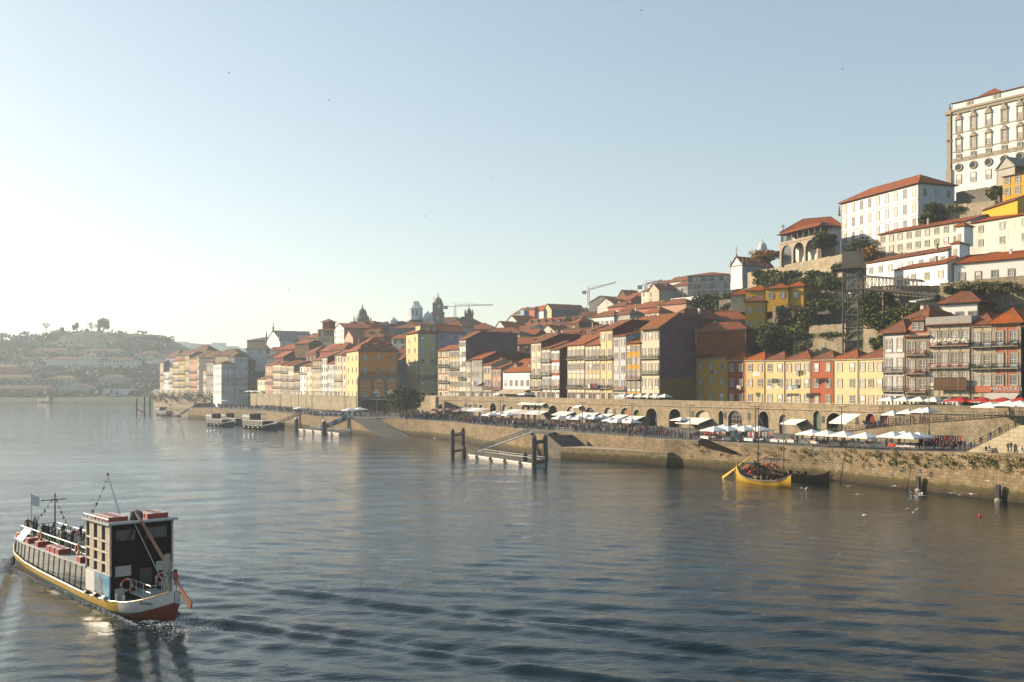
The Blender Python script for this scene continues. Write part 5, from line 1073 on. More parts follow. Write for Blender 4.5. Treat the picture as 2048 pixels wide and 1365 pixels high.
far_tree('low bush left of the bare trees on the far ridge', 174, 664, 1420, 5, 2.6, 'leaf_far', crown_lo=.05)
# hillside wood of the far bank as one mass
rg = random.Random(5); b = MB()
for k in range(520):
    px = rg.uniform(-40, 330); py = rg.uniform(663+max(0, abs(px-150)-110)*.12, 792); Y = 1440-(py-668)*2.9
    q = P(px, py, Y); s = rg.uniform(5, 10); leafblob(b, q, Vector((s*1.9, s, s*.55)), 30, 2.4, rg, shell=.2)
o = b.build('woodland', ['leaf_far']); tag(o, 'hazy dark woodland covering the far bank slope', 'woodland', None, 'stuff')
# ------------------------------------------------------------------ terrain meshes
B_ = np.array(BASES)
def idw(x, y, pts, p=3.0):
    d2 = (pts[:, 0]-x)**2+(pts[:, 1]-y)**2+4; wgt = d2**(-p/2); return float((wgt*pts[:, 2]).sum()/wgt.sum())
b = MB(); line = offs(W_LINE, 22); cols_ = []
path = [Vector(P(x_, 0, y_).xy) for x_, y_ in ((300, 880), (480, 730), (520, 640), (700, 480), (790, 470))]+[p for p in line[1:]]
pl = []
for a_, c_ in zip(path, path[1:]):
    n = max(2, int((c_-a_).length/9)); pl += [a_+(c_-a_)*i/n for i in range(n)]
pl.append(path[-1]); S_ = [0, 5, 10, 16, 23, 31, 40, 50, 61, 73, 86, 100, 116, 135, 160, 190, 230, 290, 380]
nn_ = Vector((.78, .62)); vs = []
for p in pl:
    for s in S_:
        q = p+nn_*s; z = idw(q.x, q.y, B_)-1.2
        if s == 0: z = min(z, 11.0)
        vs.append((q.x, q.y, max(z, 4)+mnoise.noise(Vector((q.x*.08, q.y*.08, 0)))*1.0))
ns = len(S_); fs = [(i*ns+j, (i+1)*ns+j, (i+1)*ns+j+1, i*ns+j+1) for i in range(len(pl)-1) for j in range(ns-1)]
b.add(vs, fs)
if 'earth' not in MATS:
    m, nt, bb = _nt('earth'); n1 = noise(nt, pos(nt), .12, 6, .7); c1 = mixc(nt, ramp(nt, n1, [(.4, 0.0), (.6, 1.0)]), (.06, .075, .025), (.17, .13, .07)); n2 = noise(nt, pos(nt), .8, 5, .7)
    nt.links.new(mixc(nt, ramp(nt, n2, [(.5, 0.0), (.7, .6)]), c1, (.26, .21, .14)), bb.inputs['Base Color']); bb.inputs['Roughness'].default_value = .95; MATS['earth'] = m
struct(b.build('hillside', ['earth'], smooth=True))
# far bank terrain: profile follows ridge seen in the picture
ridge = [(-400, 690), (-60, 688), (0, 681), (20, 680), (45, 672), (70, 670), (95, 664), (130, 662), (160, 664), (200, 666), (240, 668), (290, 672), (310, 682), (335, 692), (350, 706), (365, 722), (400, 740), (520, 768)]
b = MB(); vs = []; rows_ = [(1030, -.3), (1036, 1.5), (1075, 3.0), (1110, 6), (1180, 14), (1250, 28), (1330, .62), (1400, .9), (1450, 1.0), (1560, .95), (1800, .7)]
for px, pr_ in ridge:
    zr = ZZ(pr_, 1440)
    for Y, f in rows_:
        z = f if (Y < 1080) else (max(3, f*zr) if f <= 1 else min(f, zr*.9)); Yr = Y+(px-100)*-.15 if Y < 1100 else Y
        vs.append(((px-1024)/F*1300*(1+(Y-1300)/2600), Yr, z+mnoise.noise(Vector((px*.05, Y*.02, 3)))*(2.0 if Y > 1080 else 0)))
n = len(rows_); b.add(vs, [(i*n+j, (i+1)*n+j, (i+1)*n+j+1, i*n+j+1) for i in range(len(ridge)-1) for j in range(n-1)])
struct(b.build('far_bank_hill', ['leaf_far'], smooth=True))
b = MB(); rid = [(250, 700), (300, 692), (330, 686), (350, 685), (370, 685.5), (400, 688), (440, 694), (475, 700), (560, 705), (700, 715)]; vs = []
for px, py in rid:
    for k, (Y, f) in enumerate(((2500, 0), (2560, .7), (2600, 1), (2800, .9))): vs.append((PX(px, 2600)*Y/2600, Y, (ZZ(py, 2600))*f))
b.add(vs, [(i*4+j, (i+1)*4+j, (i+1)*4+j+1, i*4+j+1) for i in range(len(rid)-1) for j in range(3)]); struct(b.build('distant_ridge', ['leaf_far'], smooth=True))
for k, (x0, x1, pt) in enumerate(((408, 424, 689), (424, 446, 686), (446, 472, 693), (340, 372, 684), (476, 488, 697))):
    hs('apartment_block', ['pale stepped block on the distant ridge', 'widest pale block on the distant ridge', 'long low block ending the distant ridge', 'low arched roof on the distant ridge crest', 'tiny block right of the distant ridge'][k], x0, 2550, x1, 2550, 712, pt, D=30, wt='s', bays=4, wall='gaia', roof='flat', lod=2, chim=0, stone=False, hill=False, group='blocks on the distant ridge', cat='building')
# ------------------------------------------------------------------ river
def water_mat():
    m, nt, b = _nt('water')
    b.inputs['Base Color'].default_value = (.0008, .012, .018, 1); b.inputs['Roughness'].default_value = .02; b.inputs['IOR'].default_value = 1.34
    b.inputs['Specular IOR Level'].default_value = .62
    n1 = noise(nt, pos(nt, (.6, 1.2, 1)), 1.7, 5, .6); n2 = noise(nt, pos(nt, (.16, .34, 1)), 1.0, 3, .5); n3 = noise(nt, pos(nt, (1.6, 2.6, 1)), 1.5, 3, .6)
    gust = ramp(nt, noise(nt, pos(nt, (.012, .022, 1)), 1, 3, .6), [(.35, .45), (.65, 1.0)])
    h = math_(nt, 'ADD', math_(nt, 'MULTIPLY', n1, .78), math_(nt, 'ADD', math_(nt, 'MULTIPLY', n2, .55), math_(nt, 'MULTIPLY', n3, .32)))
    h = math_(nt, 'MULTIPLY', h, gust)
    bp = N(nt, 'ShaderNodeBump'); bp.inputs['Strength'].default_value = 1.0; bp.inputs['Distance'].default_value = .115
    nt.links.new(h, bp.inputs['Height']); nt.links.new(bp.outputs[0], b.inputs['Normal']); MATS['water'] = m
water_mat()
BOW = G(45, 1119); STERN = Vector((PX(338, 70.5), 70.5, 0)); HD = (BOW-STERN); BL_ = HD.length; HD.normalize()
def wake(x, y):
    z = 0.0
    # swell trains (old wakes)
    def train(dx, dy, lam, amp, ph, cx, cy_, sx, sy):
        L_ = math.hypot(dx, dy); u = (x*dx+y*dy)/L_; v = (-x*dy+y*dx)/L_; cu = (cx*dx+cy_*dy)/L_; cv = (-cx*dy+cy_*dx)/L_
        e = math.exp(-((u-cu)/sx)**2-((v-cv)/sy)**2); return amp*e*math.sin(2*math.pi*u/lam+ph+.25*math.sin(v*.08))
    z += train(.32, .95, 4.6, .13, .3, 12, 66, 17, 46)
    z += train(.02, 1, 13, .20, 0, -55, 205, 70, 95)
    z += train(-.45, .89, 7.5, .10, 1, -60, 130, 40, 60)
    z += train(.5, .86, 3.4, .045, 1, 25, 95, 50, 70); z += train(.18, .98, 2.6, .03, 2, -5, 80, 40, 45); z += train(-.2, .98, 2.1, .022, 0, -30, 75, 30, 50)
    # boat wake arms and stern wash
    d = Vector((x-STERN.x, y-STERN.y)); s = -(d.x*HD.x+d.y*HD.y); t = d.x*HD.y-d.y*HD.x
    sb = s+BL_
    if sb > 0 and sb < 130:
        arm = sb*.33+1.5
        for sg in (-1, 1):
            e = math.exp(-((sg*t-arm)/2.0)**2)*math.exp(-sb/75)*min(1, sb/4); z += .25*e*math.cos((sg*t-arm)*2.3)
            if s > 0:
                a2 = s*.36+1.5; e = math.exp(-((sg*t-a2)/2.2)**2)*math.exp(-s/45)*min(1, s/3); z += .23*e*math.cos((sg*t-a2)*2.6)
    if 0 < s < 30 and abs(t) < 5: z += .12*math.exp(-s/14)*math.exp(-(t/3)**2)*math.sin(s*1.7+t)
    return z
rows_ = []; y = 40.0
while y < 900: rows_.append(y); y += max(.26, y*.0052) if y < 260 else y*.012
ncol = 460; tans = np.linspace(-.62, .66, ncol); RY = np.array(rows_)
XX = RY[:, None]*tans[None, :]; YY = np.repeat(RY[:, None], ncol, 1); ZW = np.zeros_like(XX); wr = np.random.RandomState(4)
gust = np.clip(.75+.45*np.sin(XX*.031+1.3*np.sin(YY*.017))*np.sin(YY*.023+2*np.sin(XX*.011)), .35, 1.3)
for k in range(46):
    lam = .85*(2.7/.85)**wr.rand(); th_ = math.radians(80)+wr.randn()*.36; amp = .0046*lam; kx, ky = math.cos(th_)*2*math.pi/lam, math.sin(th_)*2*math.pi/lam
    ph = wr.rand()*6.28; wob = .9*np.sin(XX*.07*(1+wr.rand())+YY*.05+ph)
    ZW += amp*np.sin(XX*kx+YY*ky+ph+wob)*np.clip(1.25-YY*.0052/(lam*.30), 0, 1)
ZW *= gust
vs = []; nr = len(rows_)
for i, Y in enumerate(rows_):
    fade = max(0, 1-Y/700)
    for j in range(ncol):
        x = XX[i, j]; vs.append((x, Y, ((wake(x, Y) if Y < 330 else 0)+ZW[i, j])*fade))
# patch is set in a river sheet that reaches the horizon
b = MB(); nr = len(rows_); b.add(vs, [(i*ncol+j, i*ncol+j+1, (i+1)*ncol+j+1, (i+1)*ncol+j) for i in range(nr-1) for j in range(ncol-1)])
x0l, x0r = tans[0]*rows_[0], tans[-1]*rows_[0]; x1l, x1r = tans[0]*rows_[-1], tans[-1]*rows_[-1]
far = 3900
for q in ([(-far, -150, -.02), (far, -150, -.02), (x0r, rows_[0], -.02), (x0l, rows_[0], -.02)], [(-far, -150, -.02), (x0l, rows_[0], -.02), (x1l, rows_[-1], -.02), (-far, rows_[-1], -.02)],
          [(x0r, rows_[0], -.02), (far, -150, -.02), (far, rows_[-1], -.02), (x1r, rows_[-1], -.02)], [(-far, rows_[-1], -.02), (far, rows_[-1], -.02), (far, far, -.02), (-far, far, -.02)]): b.quad(*q)
struct(b.build('river', ['water'], smooth=True))
# foam at the hull and stern
plain('foam', (.55, .55, .53), .7, var=.1)
b = MB(); rg = random.Random(3)
for k in range(4200):
    if k < 1700: s = -.8+6*rg.random()**2.2; t = rg.gauss(0, .75+s*.12)
    elif k < 3300: s = -rg.uniform(0, BL_*.97); u_ = -s/BL_; hwx = 2.55 if u_ < .72 else 2.55*(1-((u_-.72)/.28)**2*.9); t = -(hwx*.84+abs(rg.gauss(.05, .16+.2*(rg.random() < .2))))
    else: s = -BL_+rg.uniform(-1, 7); t = -abs(rg.gauss(1.2+(s+BL_)*.33, .35))
    c = STERN-HD*s; px_ = c.x+HD.y*t; py_ = c.y-HD.x*t; sz = rg.uniform(.02, .06); z = wake(px_, py_)+.02
    a = rg.uniform(0, 6.28); b.add([(px_+sz*math.cos(a+i*1.57)*(1.8 if i % 2 else .7), py_+sz*math.sin(a+i*1.57)*(1.8 if i % 2 else .7), z) for i in range(4)]+[(px_, py_, z+rg.uniform(.02, .07))], [(0, 1, 4), (1, 2, 4), (2, 3, 4), (3, 0, 4)])
o = b.build('foam', ['foam']); tag(o, 'white foam and spray along the hull and stern of the large tour boat', 'foam', None, 'stuff')
# ------------------------------------------------------------------ quay
Q = [(103, 72, 6.9)]+[(PX(p, y_), y_, z_) for p, y_, z_ in ((2048, 141, 6.9), (1899, 153, 6.4), (1758, 166, 5.8), (1670, 176, 5.5), (1431, 199, 5.4), (1363, 207, 5.3), (1328, 210, 5.3), (1180, 234, 5.3), (1051, 259, 5.3), (983, 279, 5.3), (930, 298, 5.3), (860, 323, 5.3), (822, 333, 5.3), (752, 351, 5.3), (700, 347, 5.3), (604, 386, 5.3), (515, 452, 5.3), (378, 513, 5.3), (384, 600, 5.3), (430, 700, 5.3))]
QL = [Vector((q[0], q[1])) for q in Q]
def qedge(px): return hit(QL[:19], px)
def qz(Y): return 5.3 if Y > 200 else (6.9 if Y < 141 else 5.3+1.6*((200-Y)/59)**1.6)
b = MB(); n = 0
for (a, c) in zip(Q, Q[1:]):
    L_ = math.hypot(c[0]-a[0], c[1]-a[1]); k = max(1, int(L_/6)); d = Vector((c[0]-a[0], c[1]-a[1])).normalized(); nn = Vector((-d.y, d.x))*-1
    nn = Vector((d.y, -d.x))   # inland
    for i in range(k):
        t0, t1 = i/k, (i+1)/k; p = [a[j]+(c[j]-a[j])*t0 for j in range(3)]; r = [a[j]+(c[j]-a[j])*t1 for j in range(3)]
        out = -nn*.7
        b.add([(p[0]+out.x, p[1]+out.y, -1), (r[0]+out.x, r[1]+out.y, -1), (r[0], r[1], r[2]), (p[0], p[1], p[2])], [(0, 1, 2, 3)])
        b.add([(p[0]-out.x*.02, p[1]-out.y*.02, p[2]), (r[0]-out.x*.02, r[1]-out.y*.02, r[2]), (r[0]+nn.x*.8, r[1]+nn.y*.8, r[2]), (p[0]+nn.x*.8, p[1]+nn.y*.8, p[2])], [(0, 1, 2, 3)], 1)
o = b.build('quay_wall', ['stone_quay', 'granite']); tag(o, 'long stained stone quay wall with a green tide band along the river', 'quay wall')
# wall planting (weeds rooted in the joints)
b = MB(); rg = random.Random(21)
for k in range(230):
    px = rg.uniform(1690, 2047) if k < 170 else rg.uniform(1350, 1690); q = qedge(px); zt = qz(q.y); z = zt-abs(rg.gauss(.9, .8))-.3
    if z < 2.2: continue
    s = rg.uniform(.2, .55); leafblob(b, Vector((q.x-.35, q.y-.25, z)), Vector((s, s*.7, s*.8)), 16, .13, rg)
o = b.build('wall_weeds', ['leaf']); tag(o, 'weeds and small ferns rooted in the quay wall joints', 'weeds', None, 'stuff')
# quay pavement
fl_ = [0, 1, 2, 3, 4, 5, 6, 8, 9, 10, 11, 12, 13, 16, 17, 18]
b = MB(); vs = []
for i in fl_:
    q = QL[i]; dist = 75 if i < 13 else (130 if i < 17 else 200)
    dr_ = Vector((.80, .60)) if i < 16 else Vector((.45, .9)); z = Q[i][2]-.004
    vs += [(q.x+dr_.x*.75, q.y+dr_.y*.75, z), (q.x+dr_.x*dist, q.y+dr_.y*dist, min(z, 5.3) if False else z)]
b.add(vs, [(2*i, 2*i+1, 2*i+3, 2*i+2) for i in range(len(fl_)-1)])
q = QL[13]; b.add([(QL[13].x, QL[13].y+1, 5.29), (QL[14].x, QL[14].y+.3, 5.29), (QL[15].x, QL[15].y+.3, 5.29), (QL[16].x+2, QL[16].y+2, 5.28)], [(0, 1, 2, 3)])
struct(b.build('quay_pavement', ['paving']))
# arcade wall
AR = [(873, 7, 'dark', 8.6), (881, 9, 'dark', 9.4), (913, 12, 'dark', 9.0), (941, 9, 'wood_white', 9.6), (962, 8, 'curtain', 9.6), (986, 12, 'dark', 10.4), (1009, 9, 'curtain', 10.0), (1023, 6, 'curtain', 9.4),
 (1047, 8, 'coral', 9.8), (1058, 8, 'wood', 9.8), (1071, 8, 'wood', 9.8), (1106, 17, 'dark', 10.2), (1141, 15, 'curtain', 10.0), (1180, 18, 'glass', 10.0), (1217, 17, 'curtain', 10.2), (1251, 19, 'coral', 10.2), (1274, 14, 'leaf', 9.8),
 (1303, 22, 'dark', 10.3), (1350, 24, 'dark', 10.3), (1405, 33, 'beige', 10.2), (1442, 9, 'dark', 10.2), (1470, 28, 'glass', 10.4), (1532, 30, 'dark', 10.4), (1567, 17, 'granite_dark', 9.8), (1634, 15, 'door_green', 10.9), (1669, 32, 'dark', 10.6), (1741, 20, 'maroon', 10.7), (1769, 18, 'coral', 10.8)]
aw = thing('arcade_wall', 'long stone retaining wall with arched cellars and a parapet above the quay', 'wall', (0, 0, 0))
wseg = MB(); pan = {}
WL = W_LINE[:]
for a, c in zip(WL, WL[1:]):
    d = c-a; L_ = d.length; ang = math.atan2(d.y, d.x); mat4 = Matrix.Translation((a.x, a.y, 0)) @ Matrix.Rotation(ang, 4, 'Z')
    loc = MB(); here = []
    for (px, wpx, mt, zt) in AR:
        k = (px-1024)/F; fa = a.x-k*a.y; fb = c.x-k*c.y
        if fa*fb <= 0:
            u = fa/(fa-fb)*L_; k2 = (px+wpx/2-1024)/F; fa2 = a.x-k2*a.y; fb2 = c.x-k2*c.y; u2 = fa2/(fa2-fb2)*L_; hw = max(.6, min(2.8, u2-u)); here.append((u, hw, mt, zt))
    here.sort(); cur = 0; zc = 11.3
    for (u, hw, mt, zt) in here:
        u0 = max(cur+.3, u-hw); u1 = min(L_-.2, u+hw)
        if u1-u0 < .8: continue
        loc.box(cur, 0, 4, u0, 1.6, zc, 0); r = (u1-u0)/2; cx = (u0+u1)/2; zs = zt-min(r, 2.0); n = 10; ry = zt-zs
        for i in range(n):
            t0, t1 = math.pi*i/n, math.pi*(i+1)/n
            loc.prism([(cx+r*math.cos(t0), zs+ry*math.sin(t0)), (cx+r*math.cos(t1), zs+ry*math.sin(t1)), (cx+r*math.cos(t1), zc), (cx+r*math.cos(t0), zc)], 0, 1.5, 0, 'y')
            loc.prism([(cx+r*math.cos(t0), zs+ry*math.sin(t0)), (cx+r*math.cos(t1), zs+ry*math.sin(t1)), (cx+(r+.35)*math.cos(t1), zs+(ry+.35)*math.sin(t1)), (cx+(r+.35)*math.cos(t0), zs+(ry+.35)*math.sin(t0))], -.06, -.002, 1, 'y')
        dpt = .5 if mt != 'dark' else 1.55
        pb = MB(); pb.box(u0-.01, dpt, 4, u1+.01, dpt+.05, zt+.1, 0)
        if mt in ('curtain', 'glass', 'wood_white', 'coral'):
            for kx in range(1, 4): pb.box(u0+(u1-u0)*kx/4-.05, dpt-.08, 4, u0+(u1-u0)*kx/4+.05, dpt, zt, 1)
            for kz in (7, 8.2, 9.2): pb.box(u0, dpt-.08, kz, u1, dpt, kz+.1, 1)
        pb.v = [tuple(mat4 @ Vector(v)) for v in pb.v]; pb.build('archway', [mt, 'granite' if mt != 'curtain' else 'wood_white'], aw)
        cur = u1
    loc.box(cur, 0, 4, L_, 1.6, zc, 0)
    loc.box(0, -.12, zc, L_, .35, 12.5, 0); loc.box(0, -.2, 12.5, L_, .45, 12.68, 1); loc.box(0, -.22, zc-.28, L_, -.002, zc-.02, 1)
    rg = random.Random(int(L_))
    for kx in range(int(L_/9)):
        u = rg.uniform(1, L_-1)
        if all(abs(u-h_[0]) > h_[1]+.6 for h_ in here):
            loc.box(u-.45, -.05, 8.2, u+.45, .0, 9.8, 2); loc.box(u-.6, -.09, 8.05, u+.6, -.05, 8.2, 1)
    wseg.add([tuple(mat4 @ Vector(v)) for v in loc.v], loc.f); wseg.m[-len(loc.f):] = loc.m
wseg.build('wall', ['stone_wall', 'granite', 'dark'], aw)
# terrace behind the parapet
b = MB(); ln2 = offs(W_LINE, 30); ln1 = offs(W_LINE, .3)
for i in range(len(W_LINE)-1): b.quad((*ln1[i], TZ), (*ln1[i+1], TZ), (*ln2[i+1], TZ), (*ln2[i], TZ))
for i in range(len(PW)-1):
    p1 = offs(PW, 22); b.quad((*PW[i], PTZ), (*PW[i+1], PTZ), (*p1[i+1], PTZ), (*p1[i], PTZ))
l1 = offs(LW, 20)
for i in range(len(LW)-1): b.quad((*LW[i], LTZ), (*LW[i+1], LTZ), (*l1[i+1], LTZ), (*l1[i], LTZ))
struct(b.build('terrace_paving', ['paving']))
def wallseg(name, label, pts, z0, z1, mat, th=1.0, cope=True):
    b = MB()
    for a, c in zip(pts, pts[1:]):
        d = (c-a).normalized(); nn = Vector((-d.y, d.x))*th
        b.add([(*a, z0), (*c, z0), (*c, z1), (*a, z1), (*(a+nn), z0), (*(c+nn), z0), (*(c+nn), z1), (*(a+nn), z1)], [(0, 1, 2, 3), (7, 6, 5, 4), (3, 2, 6, 7), (0, 3, 7, 4), (1, 5, 6, 2)])
        if cope: o_ = -nn*.15; b.add([(*(a+o_), z1), (*(c+o_), z1), (*(c+o_), z1+.2), (*(a+o_), z1+.2), (*(a+nn), z1+.2), (*(c+nn), z1+.2)], [(0, 1, 2, 3), (3, 2, 5, 4)], 1)
    o = b.build(name, [mat, 'granite']); return tag(o, label, 'wall')
wallseg('stone_wall', 'plain rubble wall below the upper riverside row left of the orange hotel', [LW[1], LW[2], P(712, 0, 433).xy], 4, 11.9, 'stone_pale')
wallseg('stone_wall', 'ivy-mottled promontory wall dropping into the river at the far left of the quay', PW[1:3], -1, 11.0, 'stone_wall')
wallseg('stone_wall', 'end return of the promontory wall', [Vector(P(318, 0, 835).xy), PW[1]], -1, 11.0, 'stone_wall')
b = MB(); rg = random.Random(31)
for k in range(170):
    t = rg.random(); q = PW[1].lerp(PW[2], t); z = 10.2-abs(rg.gauss(0, 3.6)); s = rg.uniform(.8, 2)
    if z > 1: leafblob(b, Vector((q.x-.3, q.y-.3, z)), Vector((s, .5, s)), 20, .45, rg)
o = b.build('climbing_plant', ['leaf_olive']); tag(o, 'dry ivy hanging over the promontory wall', 'ivy')
wallseg('stone_wall', 'low sunlit side wall beside the stairs left of the round tree', [P(861, 0, 392).xy, P(872, 0, 378).xy], 4, 12.4, 'stone_wall')
# slipway
b = MB(); A_, B2, C_, D_ = Vector((PX(700, 346.4), 346.4, 5.27)), Vector((PX(752, 350), 350, 5.27)), Vector((PX(825, 325), 325, -.3)), Vector((PX(765, 321), 321, -.3))
b.quad(A_, B2, C_, D_, 0); b.add([A_, D_, D_-Vector((0, 0, 1)), A_-Vector((0, 0, 6.5))], [(0, 1, 2, 3)], 1)
struct(b.build('slipway', ['slipm' if 'slipm' in MATS else 'paving', 'stone_quay']))
# landing wedge with ramp, stairs and lower platform
O0 = P(925, 0, 296).xy; O1 = P(1036, 0, 248).xy; O2 = P(1094, 0, 233).xy; I0 = QL[11]; I1 = hit(QL[:19], 1056); I2 = hit(QL[:19], 1110)
b = MB(); v = [(*O0, .8), (*O1, 5.2), (*O2, 5.2), (*I0, .9), (*I1, 5.2), (*I2, 5.2)]; lo = [(p[0]-.3, p[1]-.4, -1) for p in v]
b.add(v+lo, [(0, 1, 4, 3), (1, 2, 5, 4)], 1); b.add(v+lo, [(0, 6, 7, 1), (1, 7, 8, 2), (2, 8, 11, 5)], 0)
struct(b.build('landing_ramp', ['stone_block', 'paving'])); o = bpy.data.objects['landing_ramp']; o.data.materials[0] = M('stone_quay')
b = MB(); dq = (QL[7]-QL[8]).normalized(); nq = Vector((dq.y, -dq.x)); e0 = O2+dq*.3
for k in range(14):
    z = 5.0-k*.17; u0 = k*.42; b.add([], [])
    p = e0+dq*u0; r = p+dq*.44; ip = p-nq*-0.0
    i0 = p+Vector((.85, .52))*7.0; i1 = r+Vector((.85, .52))*7.0
    b.add([(*p, -1), (*r, -1), (*i1, -1), (*i0, -1), (*p, z), (*r, z), (*i1, z), (*i0, z)], [(4, 5, 6, 7), (0, 1, 5, 4), (1, 2, 6, 5)])
o = b.build('stairs', ['stone_dark']); tag(o, 'shade-toned stone stairs descending beside the middle landing stage', 'stairs')  # darker stone colour carries the shade on the camera-facing steps
Pa = e0+dq*5.9; Pb = hit([Vector((PX(1095, 231), 231)), Vector((PX(1363, 205), 205))], 1335)
b = MB(); pw = Vector((.85, .52))*4.2
b.add([(*Pa, 2.6), (*Pb, 2.7), (*(Pb+pw), 2.7), (*(Pa+pw*1.6), 2.6), (Pa.x-.3, Pa.y-.2, -1), (Pb.x-.3, Pb.y-.2, -1)], [(0, 1, 2, 3)], 1); b.add([(*Pa, 2.6), (*Pb, 2.7), (Pb.x-.3, Pb.y-.2, -1), (Pa.x-.3, Pa.y-.2, -1)], [(0, 1, 2, 3)], 0)
e1 = hit(QL[:19], 1364); b.add([(*Pb, 2.7), (*(Pb+pw), 2.7), (e1.x, e1.y, -.5), (e1.x-3, e1.y-.5, -.5)], [(0, 1, 2, 3)], 0)
o = b.build('landing_platform', ['stone_quay', 'granite']); tag(o, 'low mossy stone landing platform below the quay with a sloping end', 'platform')
# right-hand ramp terrace and steps
zr = lambda px: interp([(1600, 5.6), (1700, 7.2), (1800, 8.8), (1940, 10.2), (2012, 10.9), (2400, 10.9)], px)
def RW(px): return hit(offs(W_LINE, -9), px)
b = MB(); pxs = [1600, 1640, 1680, 1720, 1760, 1800, 1840, 1880, 1920, 1960, 2012, 2060, 2120]
for a, c in zip(pxs, pxs[1:]):
    p, r = RW(a), RW(c); bp_, br_ = p+Vector((.86, .5))*8.9, r+Vector((.86, .5))*8.9; za, zc = zr(a), zr(c)
    b.quad((*p, 5), (*r, 5), (*r, zc), (*p, za), 0); b.quad((*p, za), (*r, zc), (*br_, zc), (*bp_, za), 1); b.quad((*p, za), (*r, zc), (r.x-.15, r.y-.1, zc+.25), (p.x-.15, p.y-.1, za+.25), 2)
o = b.build('ramp_terrace', ['stone_wall', 'paving', 'granite']); tag(o, 'rising stone ramp with caf\u00e9 tables in front of the arcade wall', 'ramp')
Sa = Vector((PX(1934, 152), 152)); dS = (QL[1]-QL[2]).normalized(); nS = Vector((.86, .5)); b = MB(); base = qz(152)
LS = 9.5; ns_ = 24; hS = 10.9-base
for k in range(ns_):
    u0 = LS*k/ns_; u1 = LS*(k+1)/ns_; z = base+hS*(k+1)/ns_; p = Sa+dS*u0; r = Sa+dS*u1
    b.add([(*p, 5.2), (*r, 5.2), (*(r+nS*5), 5.2), (*(p+nS*5), 5.2), (*p, z), (*r, z), (*(r+nS*5), z), (*(p+nS*5), z)], [(0, 1, 5, 4), (4, 5, 6, 7), (3, 0, 4, 7)])
p = Sa+dS*LS; r = Sa+dS*70; b.add([(*p, 5.2), (*r, 5.2), (*(r+nS*28), 5.2), (*(p+nS*28), 5.2), (*p, 10.9), (*r, 10.9), (*(r+nS*28), 10.9), (*(p+nS*28), 10.9)], [(0, 1, 5, 4), (4, 5, 6, 7), (3, 0, 4, 7)])
o = b.build('stair_block', ['stone_block']); tag(o, 'sunlit ashlar stair block climbing right from the quay', 'stairs')
def rail(label, pts, h=1.05, step=1.2, mat='iron', name='railing', group='terrace railings', ret=False):
    b = MB(); pts = [Vector(p) for p in pts]; c0 = pts[0]
    for a, c in zip(pts, pts[1:]):
        L_ = (c-a).length; n = max(1, int(L_/step))
        for k in range(n+1): q = a+(c-a)*k/n-c0; b.bar(q, q+Vector((0, 0, h)), .07)
        for z in (h, h*.55, h*.15): b.bar(a-c0+Vector((0, 0, z)), c-c0+Vector((0, 0, z)), .05)
    o = b.build(name, [mat], None, loc=c0); return tag(o, label, 'railing', group)
rail('dark railing along the edge of the rising ramp terrace', [(*RW(x), zr(x)) for x in (1640, 1700, 1760, 1820, 1880, 1940, 2012, 2080)])
rail('railing on the sunlit stair block', [(*(Sa+nS*.3), base+.3), (*(Sa+dS*LS+nS*.3), 10.9)])
rail('railing above the big sunlit stair wall', [(*(Sa+dS*LS+nS*.4), 10.9), (*(Sa+dS*40+nS*.4), 10.9)])
rail('railing beside the middle landing stairs', [(*I2, 5.3), (*(I2+dq*8), 5.3)], mat='galv')
# ------------------------------------------------------------------ parasols, awnings, lamps
def umb_mesh(w, mat, text=False):
    b = MB(); h = 3.1; e = 2.25; n = 8; R_ = w/2
    ring = [(R_*(1.0 if i % 2 else 1.0)*math.cos(math.pi/4*i+math.pi/4)*(1.35 if i % 2 == 0 else 1.0), R_*math.sin(math.pi/4*i+math.pi/4)*(1.35 if i % 2 == 0 else 1.0)) for i in range(8)]
    # square canopy: corners and mid-edges
    ring = []
    for i in range(8):
        a = math.pi/4*i; c, s = math.cos(a), math.sin(a); k = 1/max(abs(c), abs(s)); ring.append((R_*c*k, R_*s*k, e+(.0 if i % 2 else .06)))
    top = (0, 0, h); vs = [top]+ring+[(x, y, z-.22) for x, y, z in ring]+[(0, 0, h-.06)]+[(x*.985, y*.985, z-.22) for x, y, z in ring]
    fs = [(0, i+1, (i+1) % 8+1) for i in range(8)]+[(i+1, i+9, (i+1) % 8+9, (i+1) % 8+1) for i in range(8)]+[(17, (i+1) % 8+18, i+18) for i in range(8)]
    b.add(vs, fs); cm = b.mesh('canopy', [mat])
    p = MB(); p.tube((0, 0, 0), (0, 0, h+.12), .045, n=6); p.box(-.35, -.35, 0, .35, .35, .1)
    for i in range(0, 8, 2): p.bar((0, 0, h-.9), (ring[i][0]*.6, ring[i][1]*.6, e+.28), .03)
    return cm, p.mesh('pole', ['wood'])
UM = {}
def umbrella(label, px, Y, z, w=3.6, mat='canvas', rz=.3, group='parasols'):
    if (w, mat) not in UM: UM[(w, mat)] = umb_mesh(w, mat)
    r = thing('parasol', label, 'parasol', (PX(px, Y), Y, z), rz, group); inst('canopy', UM[(w, mat)][0], r); inst('pole', UM[(w, mat)][1], r); return r
AX = math.atan2(-.86, .5)
ords = ['first', 'second', 'third', 'fourth', 'fifth', 'sixth', 'seventh', 'eighth', 'ninth', 'tenth', 'eleventh', 'twelfth']
def uY(px, py, zf, h=3.1, mg=3.2): return max((HC-zf-h)*F/(py-YH), qedge(px).y+mg)
def umbs(lst, zf, fmt, w, mat='canvas', fixedY=None, group='parasols'):
    for i, (px, py) in enumerate(lst):
        Y = fixedY(px) if fixedY else uY(px, py, zf); umbrella(fmt % ords[i], px, Y, zf if not callable(zf) else zf(px), w, mat, AX+.05*(i % 3), group)
